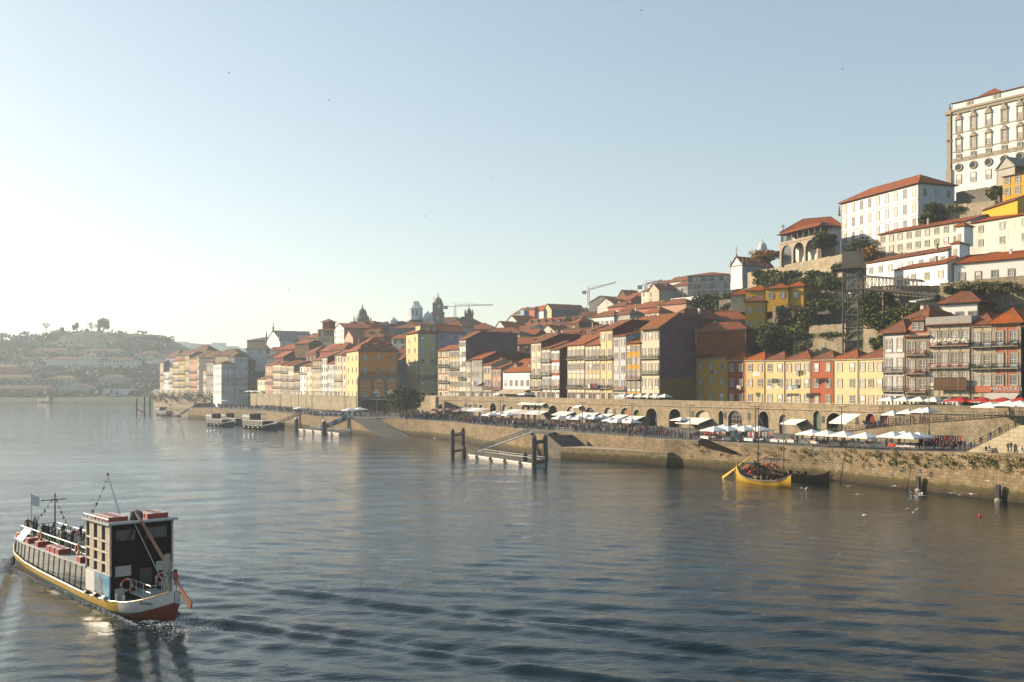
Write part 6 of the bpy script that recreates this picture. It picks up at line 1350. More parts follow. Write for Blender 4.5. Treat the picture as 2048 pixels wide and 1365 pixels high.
umbs([(1429, 853), (1448, 849), (1455, 852), (1474, 849), (1488, 852), (1502, 850), (1519, 852)], 5.32, 'white market parasol over hanging linens, %s from the left', 4.2, group='market parasols')
umbs([(1624, 861), (1654, 862), (1688, 863), (1731, 865)], 5.5, 'white parasol over craft tables right of the masts, %s from left', 4.2, group='market parasols')
umbs([(1786, 870), (1809, 862), (1820, 869), (1838, 864)], 5.9, 'white parasol left of the clothing racks, %s from the left', 3.8, group='market parasols')
umbs([(1120, 831), (1141, 831), (1158, 832), (1175, 829), (1190, 831), (1204, 830), (1222, 835), (1236, 837), (1250, 837), (1264, 838)], 5.3, 'white caf\u00e9 parasol before the quay arches, %s from the left', 3.6, group='quayside caf\u00e9 parasols')
umbs([(982, 825), (992, 822), (1003, 824), (1018, 825)], 5.3, 'white parasol behind the white gangway, %s from the left', 4.4, group='quayside caf\u00e9 parasols')
umbs([(1363, 834)], 5.3, 'lone white parasol before the %s of the twin dark arches', 4.4)
umbs([(866, 817), (876, 816), (886, 817), (897, 816), (909, 815), (920, 818)], 5.3, 'mauve parasol right of the round tree, %s from the left', 4.2, 'canvas_mauve', group='mauve parasols')
umbs([(602, 813), (447, 800), (700, 816), (720, 815)], 5.3, 'white stall parasol among the far left quay crowd, %s of four', 5.0, group='left quay parasols')
tq = offs(W_LINE, 3.2)
umbs([(1250+16*i, 783) for i in range(6)], TZ, 'white terrace parasol under the tall cream house, %s from the left', 3.0, fixedY=lambda p: hit(tq, p).y, group='terrace parasols')
umbs([(1780, 788), (1809, 788), (1839, 788), (1869, 788)], TZ, 'white parasol on the right terrace, %s from the left', 3.6, fixedY=lambda p: hit(tq, p).y, group='terrace parasols')
umbs([(1922, 789), (1966, 789), (2006, 789), (2042, 789)], TZ, 'red beer parasol outside the restaurant, %s from the left', 4.8, 'canvas_red', fixedY=lambda p: hit(tq, p).y, group='red parasols')
for o in [o for o in bpy.data.objects if o.name.startswith('parasol') and o.get('group') == 'red parasols']:
    t_ = textobj('lettering', 'SUPER BOCK', .36, 'wood_white', o, (0, 2.42, 2.12), (math.pi/2, 0, math.pi), .01)
    t_ = textobj('lettering', 'SUPER BOCK', .36, 'wood_white', o, (0, -2.42, 2.12), (math.pi/2, 0, 0), .01)
umbs([(1002, 776), (1051, 777)], TZ, 'white parasol beside the tan awning, %s from the left', 4.2, fixedY=lambda p: hit(tq, p).y, group='terrace parasols')
umbs([(1786, 830), (1816, 827), (1841, 825), (1855, 826)], lambda p: zr(p), 'small white parasol on the rising ramp, %s from the left', 3.2, fixedY=lambda p: RW(p).y+3, group='ramp parasols')
umbs([(1980, 814), (2019, 811), (2040, 814)], lambda p: zr(p), 'large white parasol above the stair wall, %s from the left', 4.6, fixedY=lambda p: RW(p).y-2, group='ramp parasols')
umbs([(315+11*i, 780) for i in range(6)], PTZ, 'white parasol on the promontory terrace, %s from the left', 5.2, fixedY=lambda p: hit(offs(PW, 2.5), p).y, group='promontory parasols')
umbs([(501, 782), (512, 781), (524, 783)], LTZ, 'white parasol atop the rubble wall\'s left end, %s from left', 5.6, fixedY=lambda p: hit(offs(LW, 2), p).y, group='promontory parasols')
def awning(label, x0, x1, Y, z, dep, drop, mat='canvas', name='awning', rot=True, posts=True):
    a = hit(offs(W_LINE, Y), x0); c = hit(offs(W_LINE, Y), x1); d = c-a; r = thing(name, label, 'awning', (*a, 0), math.atan2(d.y, d.x), 'awnings on the arcade wall'); L_ = d.length
    b = MB(); b.prism([(0, z), (-dep, z-drop), (-dep, z-drop-.25), (-dep+.04, z-drop-.25), (-dep+.04, z-drop-.06), (0, z-.08)], 0, L_, 0, 'x'); b.build('canvas', [mat], r)
    if posts:
        b = MB()
        for x in (.1, L_-.1): b.bar((x, -dep+.1, z-drop), (x, -.05, z-drop-.1), .06); b.bar((x, -dep+.1, 5.3 if z < 11 else TZ), (x, -dep+.1, z-drop), .07)
        b.build('frame', ['steel'], r)
    return r
awning('wide white tarpaulin roof below the twin dark arches', 1376, 1424, 0, 8.2, 4.5, 1.3)
awning('small white canopy roof hut left of the reddish arch', 1686, 1722, -2.5, 10.6, 4.0, 1.8)
awning('tan double awning under the plain cream house', 1006, 1030, 5.4, 15.4, 3.6, 1.5, 'canvas_tan'); awning('right half of the tan terrace awning', 1031, 1058, 5.4, 15.4, 3.6, 1.5, 'canvas_tan')
for i, (x0, x1, z) in enumerate(((1043, 1055, 10.9), (1056, 1066, 10.9), (1067, 1078, 10.9), (1080, 1093, 10.9), (1153, 1166, 10.5), (1120, 1150, 8.4), (1168, 1200, 8.4), (1206, 1228, 8.2), (1236, 1258, 8.2), (1262, 1290, 8.0), (1582, 1614, 8.9), (1082, 1098, 8.3))):
    awning(f'white shop awning on the arcade wall, {ords[i]} counted from the landing gangway', x0, x1, -.05, z, 1.6 if z > 9 else 3.2, .5 if z > 9 else 1.0, posts=z < 9)
for i, (x0, x1) in enumerate(((930, 948), (949, 966), (966, 982), (1024, 1046), (1046, 1070), (1070, 1092))):
    awning(f'pale market tarpaulin behind the dense crowd, {ords[i]} from the left', x0, x1, -9, 8.8, 4.0, .9, 'canvas' if i % 2 else 'canvas_grey')
def lamp(label, px, Y, z, h=7.2, kind='t'):
    r = thing('street_lamp', label, 'street lamp', (PX(px, Y), Y, z), 0, 'lamp posts along the quay'); b = MB()
    b.tube((0, 0, 0), (0, 0, h), .11, .07, 8); b.lathe([(.2, 0), (.2, .5), (.12, .6)], (0, 0, 0), 8); 
    if kind == 't': b.bar((-.8, 0, h), (.8, 0, h), .06); b.box(-.9, -.1, h-.08, -.5, .1, h+.05); b.box(.5, -.1, h-.08, .9, .1, h+.05)
    b.build('post', ['steel' if kind == 't' else 'granite'], r)
    if kind == 'g':
        b = MB()
        for x, zz in ((-.7, h-.3), (.7, h-.3), (0, h+.4), (0, h-.5)): b.lathe([(.05, -.3), (.32, -.1), (.36, .15), (.1, .45)], (x, 0, zz), 8)
        b.build('globe', ['pwhite'], r); b = MB(); b.bar((-.7, 0, h-.6), (.7, 0, h-.6), .09); b.build('arm', ['granite'], r)
    return r
for i, (px, dd_) in enumerate(((871, 8), (932, 8), (1001, 7), (1078, 6.5), (1165, 6), (1264, 5.5), (1380, 5.5), (1511, 6), (1683, 9), (690, 14), (624, 16), (560, 20))):
    q = qedge(px); Y = q.y+dd_; lamp(f'plain metal lamp post with a cross bar on the quay, {ords[i]} of its line', px, Y, qz(Y))
lamp('tall lamp post on the ramp before the coral houses', 1858, 174, 8.0, 8.5)
lamp('ornate stone lamp standard with globes before the orange hotel', 753, 372, 5.3, 9, 'g'); lamp('second ornate lamp standard beside the round tree', 782, 376, 5.3, 9, 'g'); lamp('thin post between the ornate lamp standards', 765, 380, 5.3, 7)
for i, px in enumerate((513, 538, 562, 582, 597, 612)): lamp(f'thin post before the rubble wall, {ords[i]} from the left', px, hit(offs(LW, -12), px).y, 5.3, 9)
lamp('globe lamp on the terrace in the dark corner', 1464, hit(offs(W_LINE, 2), 1464).y, TZ, 4.4, 't')
# ------------------------------------------------------------------ haze
b = MB(); b.box(-3950, -160, -1.2, 3950, 3950, 175); hz = b.build('haze', []); hz['kind'] = 'stuff'; hz['label'] = 'pale haze hanging over the river valley'; hz['category'] = 'haze'
hz.data.materials.clear(); m = bpy.data.materials.new('haze_air'); m.use_nodes = True; nt = m.node_tree; nt.nodes.remove(nt.nodes['Principled BSDF'])
pv = nt.nodes.new('ShaderNodeVolumePrincipled'); pv.inputs['Color'].default_value = (.78, .90, 1.0, 1); pv.inputs['Density'].default_value = .0002; pv.inputs['Anisotropy'].default_value = .3
nt.links.new(pv.outputs[0], nt.nodes['Material Output'].inputs['Volume']); m.cycles.homogeneous_volume = True if hasattr(m.cycles, 'homogeneous_volume') else None
hz.data.materials.append(m)
# ------------------------------------------------------------------ people
SKIN = (.42, .24, .16)
plain('skin', SKIN, .6); plain('hair', (.035, .02, .012), .7); plain('hair_light', (.25, .15, .06), .7); plain('shoe', (.03, .025, .02), .6)
CL = {'black': (.018, .018, .02), 'navy': (.03, .045, .10), 'grey': (.14, .14, .14), 'red': (.45, .03, .03), 'brown': (.14, .075, .04), 'white': (.65, .63, .58), 'blue': (.08, .18, .36), 'olive': (.12, .11, .05), 'maroon': (.16, .03, .03), 'beige': (.42, .33, .22), 'denim': (.09, .13, .22)}
for k, c in CL.items(): plain('cloth_'+k, c, .85, var=.25)
def skin_body(pts, edges, name):
    """pts: name -> (x,y,z,r); grown with a Skin modifier into one continuous surface"""
    me = bpy.data.meshes.new(name); ks = list(pts); me.from_pydata([pts[k][:3] for k in ks], [(ks.index(a), ks.index(b_)) for a, b_ in edges], []); me.update()
    o = bpy.data.objects.new(name, me); COL.objects.link(o); o.modifiers.new('s', 'SKIN'); sv = me.skin_vertices[0].data
    for i, k in enumerate(ks):
        r = pts[k][3]; sv[i].radius = r if isinstance(r, tuple) else (r, r); sv[i].use_root = (k == 'pelvis')
    ss = o.modifiers.new('u', 'SUBSURF'); ss.levels = 1; ss.render_levels = 1
    dg = bpy.context.evaluated_depsgraph_get(); dg.update(); m2 = bpy.data.meshes.new_from_object(o.evaluated_get(dg)); bpy.data.objects.remove(o); return m2
def pose(kind):
    # facing -y ; standing height 1.72
    P_ = {'pelvis': (0, 0, .95, (.15, .11)), 'waist': (0, .0, 1.08, (.13, .10)), 'chest': (0, .0, 1.32, (.17, .12)), 'neck0': (0, 0, 1.46, .07), 'neck': (0, -.01, 1.52, .05), 'head0': (0, -.02, 1.58, (.075, .09)), 'head': (0, -.02, 1.68, (.065, .08)), 'nose': (0, -.105, 1.60, .014),
          'shl': (-.19, 0, 1.42, .065), 'shr': (.19, 0, 1.42, .065), 'ell': (-.24, .02, 1.15, .045), 'elr': (.24, .02, 1.15, .045), 'wrl': (-.25, -.06, .92, .032), 'wrr': (.25, -.06, .92, .032), 'hal': (-.25, -.08, .83, .03), 'har': (.25, -.08, .83, .03),
          'hl': (-.09, 0, .88, .10), 'hr': (.09, 0, .88, .10), 'kl': (-.10, -.01, .48, .062), 'kr': (.10, -.01, .48, .062), 'al': (-.10, .02, .08, .04), 'ar': (.10, .02, .08, .04), 'fl': (-.11, -.14, .035, .035), 'fr': (.11, -.14, .035, .035)}
    if kind == 'walk': P_.update(kl=(-.10, -.16, .50, .062), al=(-.10, -.22, .10, .04), fl=(-.1, -.38, .06, .035), kr=(.1, .04, .48, .062), ar=(.1, .28, .14, .04), fr=(.1, .16, .04, .035), ell=(-.25, .12, 1.17, .045), wrl=(-.24, .08, .95, .032), hal=(-.24, .04, .87, .03), elr=(.25, -.06, 1.16, .045), wrr=(.22, -.24, 1.02, .032), har=(.21, -.31, .98, .03))
    if kind == 'arms': P_.update(ell=(-.27, -.1, 1.18, .045), wrl=(-.1, -.28, 1.2, .032), hal=(-.03, -.3, 1.24, .03), elr=(.27, -.1, 1.18, .045), wrr=(.1, -.3, 1.15, .032), har=(.03, -.32, 1.18, .03))
    if kind == 'sit':
        for k in list(P_):
            x, y, z, r = P_[k]
            if k in ('kl', 'kr'): P_[k] = (x*1.2, -.42, .5, r)
            elif k in ('al', 'ar'): P_[k] = (x*1.2, -.44, .1, r)
            elif k in ('fl', 'fr'): P_[k] = (x*1.2, -.6, .04, r)
            elif k in ('hl', 'hr'): P_[k] = (x, -.03, .5, r)
            else: P_[k] = (x, y, z-.42, r)
        P_.update(wrl=(-.16, -.26, .62, .032), hal=(-.12, -.34, .6, .03), wrr=(.16, -.26, .62, .032), har=(.12, -.34, .6, .03), ell=(-.26, -.02, .76, .045), elr=(.26, -.02, .76, .045))
    return P_
ED = [('pelvis', 'waist'), ('waist', 'chest'), ('chest', 'neck0'), ('neck0', 'neck'), ('neck', 'head0'), ('head0', 'head'), ('head0', 'nose'), ('chest', 'shl'), ('chest', 'shr'), ('shl', 'ell'), ('shr', 'elr'), ('ell', 'wrl'), ('elr', 'wrr'), ('wrl', 'hal'), ('wrr', 'har'), ('pelvis', 'hl'), ('pelvis', 'hr'), ('hl', 'kl'), ('hr', 'kr'), ('kl', 'al'), ('kr', 'ar'), ('al', 'fl'), ('ar', 'fr')]
POSE = {}
for kd in ('stand', 'walk', 'arms', 'sit'):
    pp = pose(kd); me = skin_body(pp, ED, 'person_'+kd); sd_ = .42 if kd == 'sit' else 0
    me.polygons.foreach_set('use_smooth', [True]*len(me.polygons)); leg = [Vector(pp[k][:3]) for k in ('kl', 'kr', 'al', 'ar', 'hl', 'hr')]
    hands = [Vector(pp[k][:3]) for k in ('hal', 'har')]; feet = [Vector(pp[k][:3]) for k in ('fl', 'fr')]; idx = []
    for p in me.polygons:
        c = p.center; zc = c.z+sd_
        if zc > 1.50: i = 3 if (c.y < -.03 and zc < 1.69) else 4
        elif min((c-h_).length for h_ in hands) < .075: i = 3
        elif min((c-f_).length for f_ in feet) < .11 and c.z < .12: i = 2
        elif (kd == 'sit' and (c.z < .52 and (c.y < -.1 or c.z < .45))) or (kd != 'sit' and c.z < .86 and abs(c.x) < .2): i = 1
        else: i = 0
        idx.append(i)
    POSE[kd] = (me, idx)
PV = {}
def person_mesh(kd, top, bot, hair='hair'):
    k = (kd, top, bot, hair)
    if k not in PV:
        me, idx = POSE[kd]; m = me.copy(); m.materials.clear()
        for n_ in ('cloth_'+top, 'cloth_'+bot, 'shoe', 'skin', hair): m.materials.append(M(n_))
        m.polygons.foreach_set('material_index', idx); PV[k] = m
    return PV[k]
prg = random.Random(77)
tops = ['black', 'black', 'navy', 'grey', 'red', 'brown', 'white', 'blue', 'olive', 'maroon', 'beige', 'black', 'navy']
bots = ['black', 'black', 'denim', 'navy', 'grey', 'brown']
verb = {'stand': 'standing', 'walk': 'walking', 'arms': 'gesturing', 'sit': 'sitting'}
PLAB = {}
def person(loc, kd=None, rz=None, where='on the quay', group='people on the quay', top=None, bot=None, sc=None):
    fixed = top is not None
    for tr in range(60):
        k_ = kd or prg.choice(['stand', 'stand', 'walk', 'walk', 'arms']); t_ = top or prg.choice(tops); b_ = prg.choice(bots) if (bot is None or tr > 0) else bot; hr = 'hair' if prg.random() < .7 else 'hair_light'
        lab = f'{"fair-haired " if hr == "hair_light" else ""}person in {t_} and {b_} {verb[k_]} {where}'
        if lab not in PLAB: break
    PLAB[lab] = 1
    o = inst('person', person_mesh(k_, t_, b_, hr), None, loc, prg.uniform(0, 6.28) if rz is None else rz, [sc or prg.uniform(.92, 1.08)]*3)
    return tag(o, lab, 'person', group)
def where_q(px):
    for lim, w_ in ((985, 'in the crowd by the mauve parasols'), (1060, 'in the crowd above the landing ramp'), (1120, 'left of the big single arch'), (1200, 'below the white caf\u00e9 parasols'), (1290, 'left of the dark twin arches'), (1380, 'before the dark twin arches'), (1500, 'beside the linen stalls'), (1620, 'near the craft tables'), (1790, 'under the craft parasols'), (1900, 'by the clothing racks'), (3000, 'by the stair block')):
        if px < lim: return w_

def quay_people(n, px0, px1, d0, d1, sit=.12):
    for _ in range(n):
        px = prg.uniform(px0, px1); e = qedge(px); dmax = d1; d = d0+(dmax-d0)*prg.random()**.8; Y = e.y+d
        person((PX(px, Y), Y, qz(e.y)), 'sit' if prg.random() < 0 else None, where=where_q(px))
quay_people(20, 1060, 1130, 3, 12); quay_people(88, 1130, 1300, 3.5, 19); quay_people(36, 1300, 1400, 3, 16); quay_people(20, 1400, 1600, 5, 14); quay_people(24, 1600, 1800, 5, 12)
for _ in range(26):
    px = prg.uniform(1838, 1936); e = qedge(px); Y = e.y+prg.uniform(2, 7); person((PX(px, Y), Y, qz(e.y)), prg.choice(['stand', 'stand', 'arms']), where='in the cluster by the clothing racks', top=prg.choice(['black', 'navy', 'maroon', 'black', 'brown']))
for px, d, kd, tp in ((1941, 2.5, 'stand', 'blue'), (1972, 1.2, 'sit', 'black'), (1978, 1.2, 'sit', 'white'), (2016, 1.2, 'walk', 'black'), (2022, 1.4, 'walk', 'grey'), (2044, 1.0, 'sit', 'white'), (1318, 3, 'walk', 'red'), (1351, 3.5, 'walk', 'blue'), (1288, 1.6, 'stand', 'grey')):
    e = qedge(px); Y = e.y+d; person((PX(px, Y), Y, qz(e.y) - (.0 if kd != 'sit' else .15)), kd, .5, 'at the quay edge %s' % where_q(px), top=tp)
for k, u in enumerate((1.5, 3.2, 4.8, 7.6)):
    p = Sa+dS*u+nS*1.4; person((*p, base+hS*(int(u/LS*ns_)+1)/ns_), 'walk', .6, 'climbing the sunlit steps', top=['black', 'navy', 'grey', 'black'][k])
for px, tp in ((1736, 'brown'), (1743, 'brown'), (1754, 'navy')):
    p = hit(offs(W_LINE, 1.2), px); person((*p, TZ), 'stand', .8, 'looking over the terrace parapet by the yellow row', 'people on the terrace', tp)
for _ in range(16):
    px = prg.uniform(1240, 1345); p = hit(offs(W_LINE, prg.uniform(1, 4.5)), px); person((*p, TZ), None, where='on the terrace under the tall end wall', group='people on the terrace')
for _ in range(14):
    px = prg.uniform(1812, 2044); p = hit(offs(W_LINE, prg.uniform(1, 4.5)), px); person((*p, TZ), None, where='on the right terrace by the restaurants', group='people on the terrace')
for _ in range(14):
    px = prg.uniform(1660, 2044); p = hit(offs(W_LINE, prg.uniform(-8, -3)), px); person((*p, zr(px)), None, where='on the rising ramp terrace', group='people on the ramp')
for _ in range(8):
    px = prg.uniform(1000, 1060); p = hit(offs(W_LINE, prg.uniform(1, 3.5)), px); person((*p, TZ), 'stand', where='beneath the tan awning', group='people on the terrace')
for px, py in ((990, 858), (1030, 858), (1027, 857)): e = qedge(px); person((e.x+.2, e.y+.3, 5.0), 'sit', 2.6, 'sitting on the quay edge above the ramp', top='black')
for _ in range(5): p = Sa+nS*20
# distant crowd as one mass
b = MB(); mats_ = ['cloth_'+k for k in ('black', 'navy', 'grey', 'red', 'brown', 'white', 'denim', 'beige', 'maroon')]+['skin', 'hair']
def lowman(x, y, z, s=1.0):
    a = prg.uniform(0, 6.28); ca, sa = math.cos(a), math.sin(a); t = prg.choice([0, 0, 0, 1, 1, 2, 4, 4, 3, 5, 6, 7, 8]); l = prg.choice([0, 1, 6, 2]); T = lambda px_, py_, pz: (x+(px_*ca-py_*sa)*s, y+(px_*sa+py_*ca)*s, z+pz*s)
    def rg_(cx, cy_, rx, ry, zz): return [T(cx+rx*math.cos(k*math.pi/3), cy_+ry*math.sin(k*math.pi/3), zz) for k in range(6)]
    st = prg.uniform(0, .14)
    b.loft([rg_(-.1, -st, .05, .07, 0), rg_(-.1, -st*.4, .07, .08, .48), rg_(-.08, 0, .10, .11, .88)], l); b.loft([rg_(.1, st, .05, .07, 0), rg_(.1, st*.4, .07, .08, .48), rg_(.08, 0, .10, .11, .88)], l)
    b.loft([rg_(0, 0, .17, .12, .82), rg_(0, 0, .16, .12, 1.1), rg_(0, 0, .22, .13, 1.38), rg_(0, 0, .07, .06, 1.48)], t); b.loft([rg_(-.24, 0, .05, .05, 1.4), rg_(-.27, -.03, .04, .04, .9)], t); b.loft([rg_(.24, 0, .05, .05, 1.4), rg_(.27, -.03, .04, .04, .9)], t)
    b.loft([rg_(0, -.01, .05, .05, 1.48), rg_(0, -.01, .09, .1, 1.58), rg_(0, 0, .07, .08, 1.70)], 9); b.loft([rg_(0, .03, .095, .09, 1.57), rg_(0, .02, .1, .11, 1.66), rg_(0, .01, .05, .06, 1.75)], 10)
for _ in range(1150):
    r = prg.random()
    if r < .48: px = prg.uniform(800, 1130); e = qedge(px); Y = e.y+2.5+prg.random()**.8*38
    elif r < .56: px = prg.uniform(1130, 1330); e = qedge(px); Y = e.y+prg.uniform(12, 32)
    elif r < .72: px = prg.uniform(620, 860); e = qedge(max(px, 640)); Y = 352+prg.uniform(8, 52)
    elif r < .88: px = prg.uniform(386, 530); Y = interp([(380, 522), (515, 462), (604, 394)], px)+prg.uniform(3, 60)
    else: px = prg.uniform(530, 620); Y = interp([(515, 462), (604, 394), (700, 352)], px)+prg.uniform(6, 60)
    lowman(PX(px, Y), Y, 5.3)
for _ in range(60):
    px = prg.uniform(312, 440); p = hit(offs(PW, prg.uniform(1, 4)), px); lowman(p.x, p.y, PTZ)
o = b.build('distant_crowd', mats_); tag(o, 'dense distant crowd strolling on the far left quay and square', 'crowd', None, 'stuff')
# ------------------------------------------------------------------ market tables, racks, cars, street things
plain('linen_red', (.55, .04, .03), .8); plain('goods', (.45, .28, .12), .7, var=.5); plain('green_cloth', (.1, .5, .12), .7)
def market_table(label, px, d, w=2.2, cloth='canvas', goods='goods', hang=None):
    e = qedge(px); Y = e.y+d; r = thing('market_table', label, 'market table', (PX(px, Y), Y, qz(e.y)), AX, 'market tables on the quay')
    b = MB(); b.box(-w/2, -.45, .78, w/2, .45, .84); b.box(-w/2-.01, -.47, .35, w/2+.01, -.455, .84); b.build('table_top', [cloth], r)
    b = MB()
    for x in (-w/2+.1, w/2-.1):
        for y in (-.4, .4): b.bar((x, y, 0), (x, y, .78), .05)
    b.build('frame', ['steel'], r); b = MB(); rg = random.Random(int(px*3))
    for _ in range(14): x = rg.uniform(-w/2+.1, w/2-.1); y = rg.uniform(-.35, .35); s = rg.uniform(.06, .16); b.box(x-s, y-s*.7, .845, x+s, y+s*.7, .845+rg.uniform(.05, .25), rg.randrange(4))
    tag(b.build('goods', [goods, 'linen_red', 'cloth_white', 'cloth_blue'], r), None, None, None, 'stuff')
    if hang:
        b = MB()
        for x in (-w/2, w/2): b.bar((x, .5, 0), (x, .5, 2.1), .05)
        b.bar((-w/2, .5, 2.1), (w/2, .5, 2.1), .05); b.build('rack', ['steel'], r)
        for k in range(hang):
            b = MB(); x0 = -w/2+w*k/hang+.04; x1 = -w/2+w*(k+1)/hang-.04; n = 5; zb_ = rg.uniform(.7, 1.2)
            b.loft([[(x0+(x1-x0)*i/n, .5+.05*math.sin(i*2.2+j), 2.08-(2.08-zb_)*j/3) for i in range(n+1)]+[(x0+(x1-x0)*i/n, .53+.05*math.sin(i*2.2+j), 2.08-(2.08-zb_)*j/3) for i in range(n, -1, -1)] for j in range(4)])
            b.build('hanging_cloth', [rg.choice(['canvas', 'canvas', 'linen_red', 'cloth_white', 'cloth_beige', 'cloth_maroon'] if px < 1600 else ['cloth_black', 'cloth_navy', 'cloth_maroon', 'cloth_brown', 'linen_red'])], r)
for i, px in enumerate((1412, 1426, 1440, 1456, 1470, 1485, 1500, 1516, 1534)): market_table(f'linen stall with hanging white and red cloths, {ords[i]} from the left end of the market', px, 5+(i % 3)*1.6, 2.4, hang=4)
for i, px in enumerate((1551, 1566, 1583)): market_table(f'folding craft table behind the masts of the moored boats, {ords[i]} from the left', px, 5, 2.0, 'cloth_white')
for i, px in enumerate((1612, 1630, 1650, 1670, 1690, 1712, 1735, 1752)): market_table(f'table of fruit-coloured crafts under the middle parasols, {ords[i]} from the left', px, 4.4, 2.0, 'cloth_white' if i % 2 else 'cloth_grey')
for i, px in enumerate((1790, 1806, 1822)): market_table(f'toy and souvenir table under the right parasol cluster, {ords[i]} from the left', px, 4, 2.0, 'linen_red' if i == 0 else 'cloth_white')
for i, px in enumerate((1850, 1868, 1886, 1902)): market_table(f'dark clothing rack in the crowd left of the stair block, {ords[i]} from the left', px, 8, 3.0, 'cloth_black', hang=7)
# cafe tables
ct = MB(); ct.lathe([(0, .7), (.38, .7), (.38, .74), (0, .74)], (0, 0, 0), 10); ctm = ct.mesh('table_top', ['wood_white']); cl = MB(); cl.tube((0, 0, 0), (0, 0, .7), .04); cl.lathe([(.25, 0), (.25, .04)], (0, 0, 0), 8); clm = cl.mesh('leg', ['steel'])
ch = MB()
for x in (-.6, .75): ch.box(x-.2, -.2, .42, x+.2, .2, .46); ch.box(x-.2 if x < 0 else x+.16, -.2, .46, x-.16 if x < 0 else x+.2, .2, .88)
chm = ch.mesh('chair', ['wood'])
def chair_mesh():
    c = MB(); c.box(-.2, -.2, .42, .2, .2, .46); c.box(-.2, .17, .46, .2, .2, .88)
    for x in (-.18, .18):
        for y in (-.18, .18): c.bar((x, y, 0), (x, y, .43), .035)
    return c.mesh('caf\u00e9_chair', ['wood'])
chm = chair_mesh(); k_ = 0
for px in range(1668, 2040, 22):
    p = hit(offs(W_LINE, -6.5+(k_ % 2)*1.8), px); t_ = thing('cafe_table', f'small round caf\u00e9 table on the rising ramp, {ords[k_ % 12]} {"along the rail" if k_ < 12 else "beyond the twelfth"}', 'caf\u00e9 table', (*p, zr(px)), 0, 'caf\u00e9 tables'); inst('table_top', ctm, t_); inst('leg', clm, t_)
    for s in (-.65, .65): tag(inst('chair', chm, None, (p.x+s, p.y+.1, zr(px)), math.pi/2 if s < 0 else -math.pi/2), f'wooden caf\u00e9 chair on the {"left" if s < 0 else "right"} of the {ords[k_ % 12]} ramp table{"" if k_ < 12 else " past the twelfth"}', 'chair', 'caf\u00e9 chairs')
    k_ += 1
# cars
def car():
    r = thing('parked_car', 'silver car', 'car', (0, 0, 0), 0, 'cars parked on the left quay')
    b = MB(); half = [(-2.05, .35, .62), (-2.0, .3, .85), (-1.1, .28, .98), (-.55, .28, 1.0), (1.3, .28, 1.02), (1.95, .3, .95), (2.08, .35, .7)]
    rings = [[(x, -.82, z0), (x, -.86, (z0+z1)/2), (x, -.78, z1), (x, .78, z1), (x, .86, (z0+z1)/2), (x, .82, z0)] for x, z0, z1 in half]; b.loft(rings)
    b.loft([[(x, -w, z), (x, w, z), (x, w*.98, z+.001), (x, -w*.98, z+.001)] for x, w, z in ((-.3, .56, 1.46), (1.0, .56, 1.47))]); body = b.build('body', [CARM], r, smooth=False)
    g = MB(); lo_ = [(-1.05, -.74, .97), (1.75, -.74, .99), (1.75, .74, .99), (-1.05, .74, .97)]; hi_ = [(-.3, -.56, 1.45), (1.05, -.56, 1.46), (1.05, .56, 1.46), (-.3, .56, 1.45)]
    g.loft([lo_, hi_]); g.build('windows', ['glass'], r)
    for x in (-1.3, 1.3):
        for y in (-.8, .8):
            w = MB(); w.tube((x, y-.1, .32), (x, y+.1, .32), .32, n=14); wo = w.build('wheel', ['dark'], r); w = MB(); w.tube((x, y-.11, .32), (x, y+.11, .32), .18, n=10); w.build('rim', ['galv'], wo)
    for y in (-.6, .6): h_ = MB(); h_.box(-2.09, y-.16, .62, -2.02, y+.16, .76); h_.build('headlight', ['pwhite'], r)
    return r
plain('car_silver', (.55, .56, .58), .3, .6, coat=1); CARM = 'car_silver'; pc = car()
for i in range(8):
    c_ = pc if i == 0 else copy_tree(pc); px = 648+9.5*i; Y = 384-i*.8; c_.location = (PX(px, Y), Y, 5.3); c_.rotation_euler[2] = math.radians(28); c_['label'] = f'silver car parked at an angle on the left quay, {ords[i]} from the left'
# laundry lines
def laundry(label, px0, px1, py, off, cols, h=1.3, y=-.35):
    a = hit(offs(W_LINE, off), px0); c = hit(offs(W_LINE, off), px1); d = c-a; z = ZZ(py, a.y); r = thing('washing_line', label, 'washing line', (*a, z), math.atan2(d.y, d.x), 'laundry'); L_ = d.length; b = MB(); b.bar((0, y, 0), (L_, y, 0), .03); b.build('line', ['iron'], r)
    rg = random.Random(int(px0)); n = len(cols)
    for k, cc in enumerate(cols):
        x0 = L_*k/n+.05; x1 = L_*(k+1)/n-.05; hh = h*rg.uniform(.6, 1.1); b = MB(); b.loft([[(x0+(x1-x0)*i/4, y+.06*math.sin(i*1.9+j), -hh*j/3) for i in range(5)]+[(x0+(x1-x0)*i/4, y+.03+.06*math.sin(i*1.9+j), -hh*j/3) for i in range(4, -1, -1)] for j in range(4)]); b.build('cloth', [cc if cc in MATS else 'cloth_'+cc], r)
YO = 16.5
laundry('white sheet hanging on the weathered yellow house', 1507, 1521, 743, YO-.2, ['white'], 2.0)
laundry('string of grey, black and orange clothes ending in a white towel', 1593, 1620, 742, YO-.2, ['grey', 'black', 'brown', 'goods', 'white'], 1.6)
laundry('row of blue and grey clothes below the middle windows of the yellow row', 1573, 1602, 771, YO-.2, ['grey', 'white', 'blue', 'blue', 'black'], 1.3)
laundry('small white cloths under two windows of the third yellow house', 1536, 1560, 772, YO-.2, ['white', 'beige', 'white'], .9)
laundry('white towel and yellow rag hanging on the dark red house', 1475, 1484, 771, YO-.2, ['white', 'beige'], 1.3)
laundry('white sheet and dark red clothes on the yellow panelled house', 1178, 1197, 768, 4.6, ['white', 'black', 'maroon', 'red', 'navy'], 1.6)
laundry('mixed bright laundry on the grey rendered house', 945, 964, 763, 4.9, ['white', 'red', 'blue', 'grey', 'white'], 1.4)
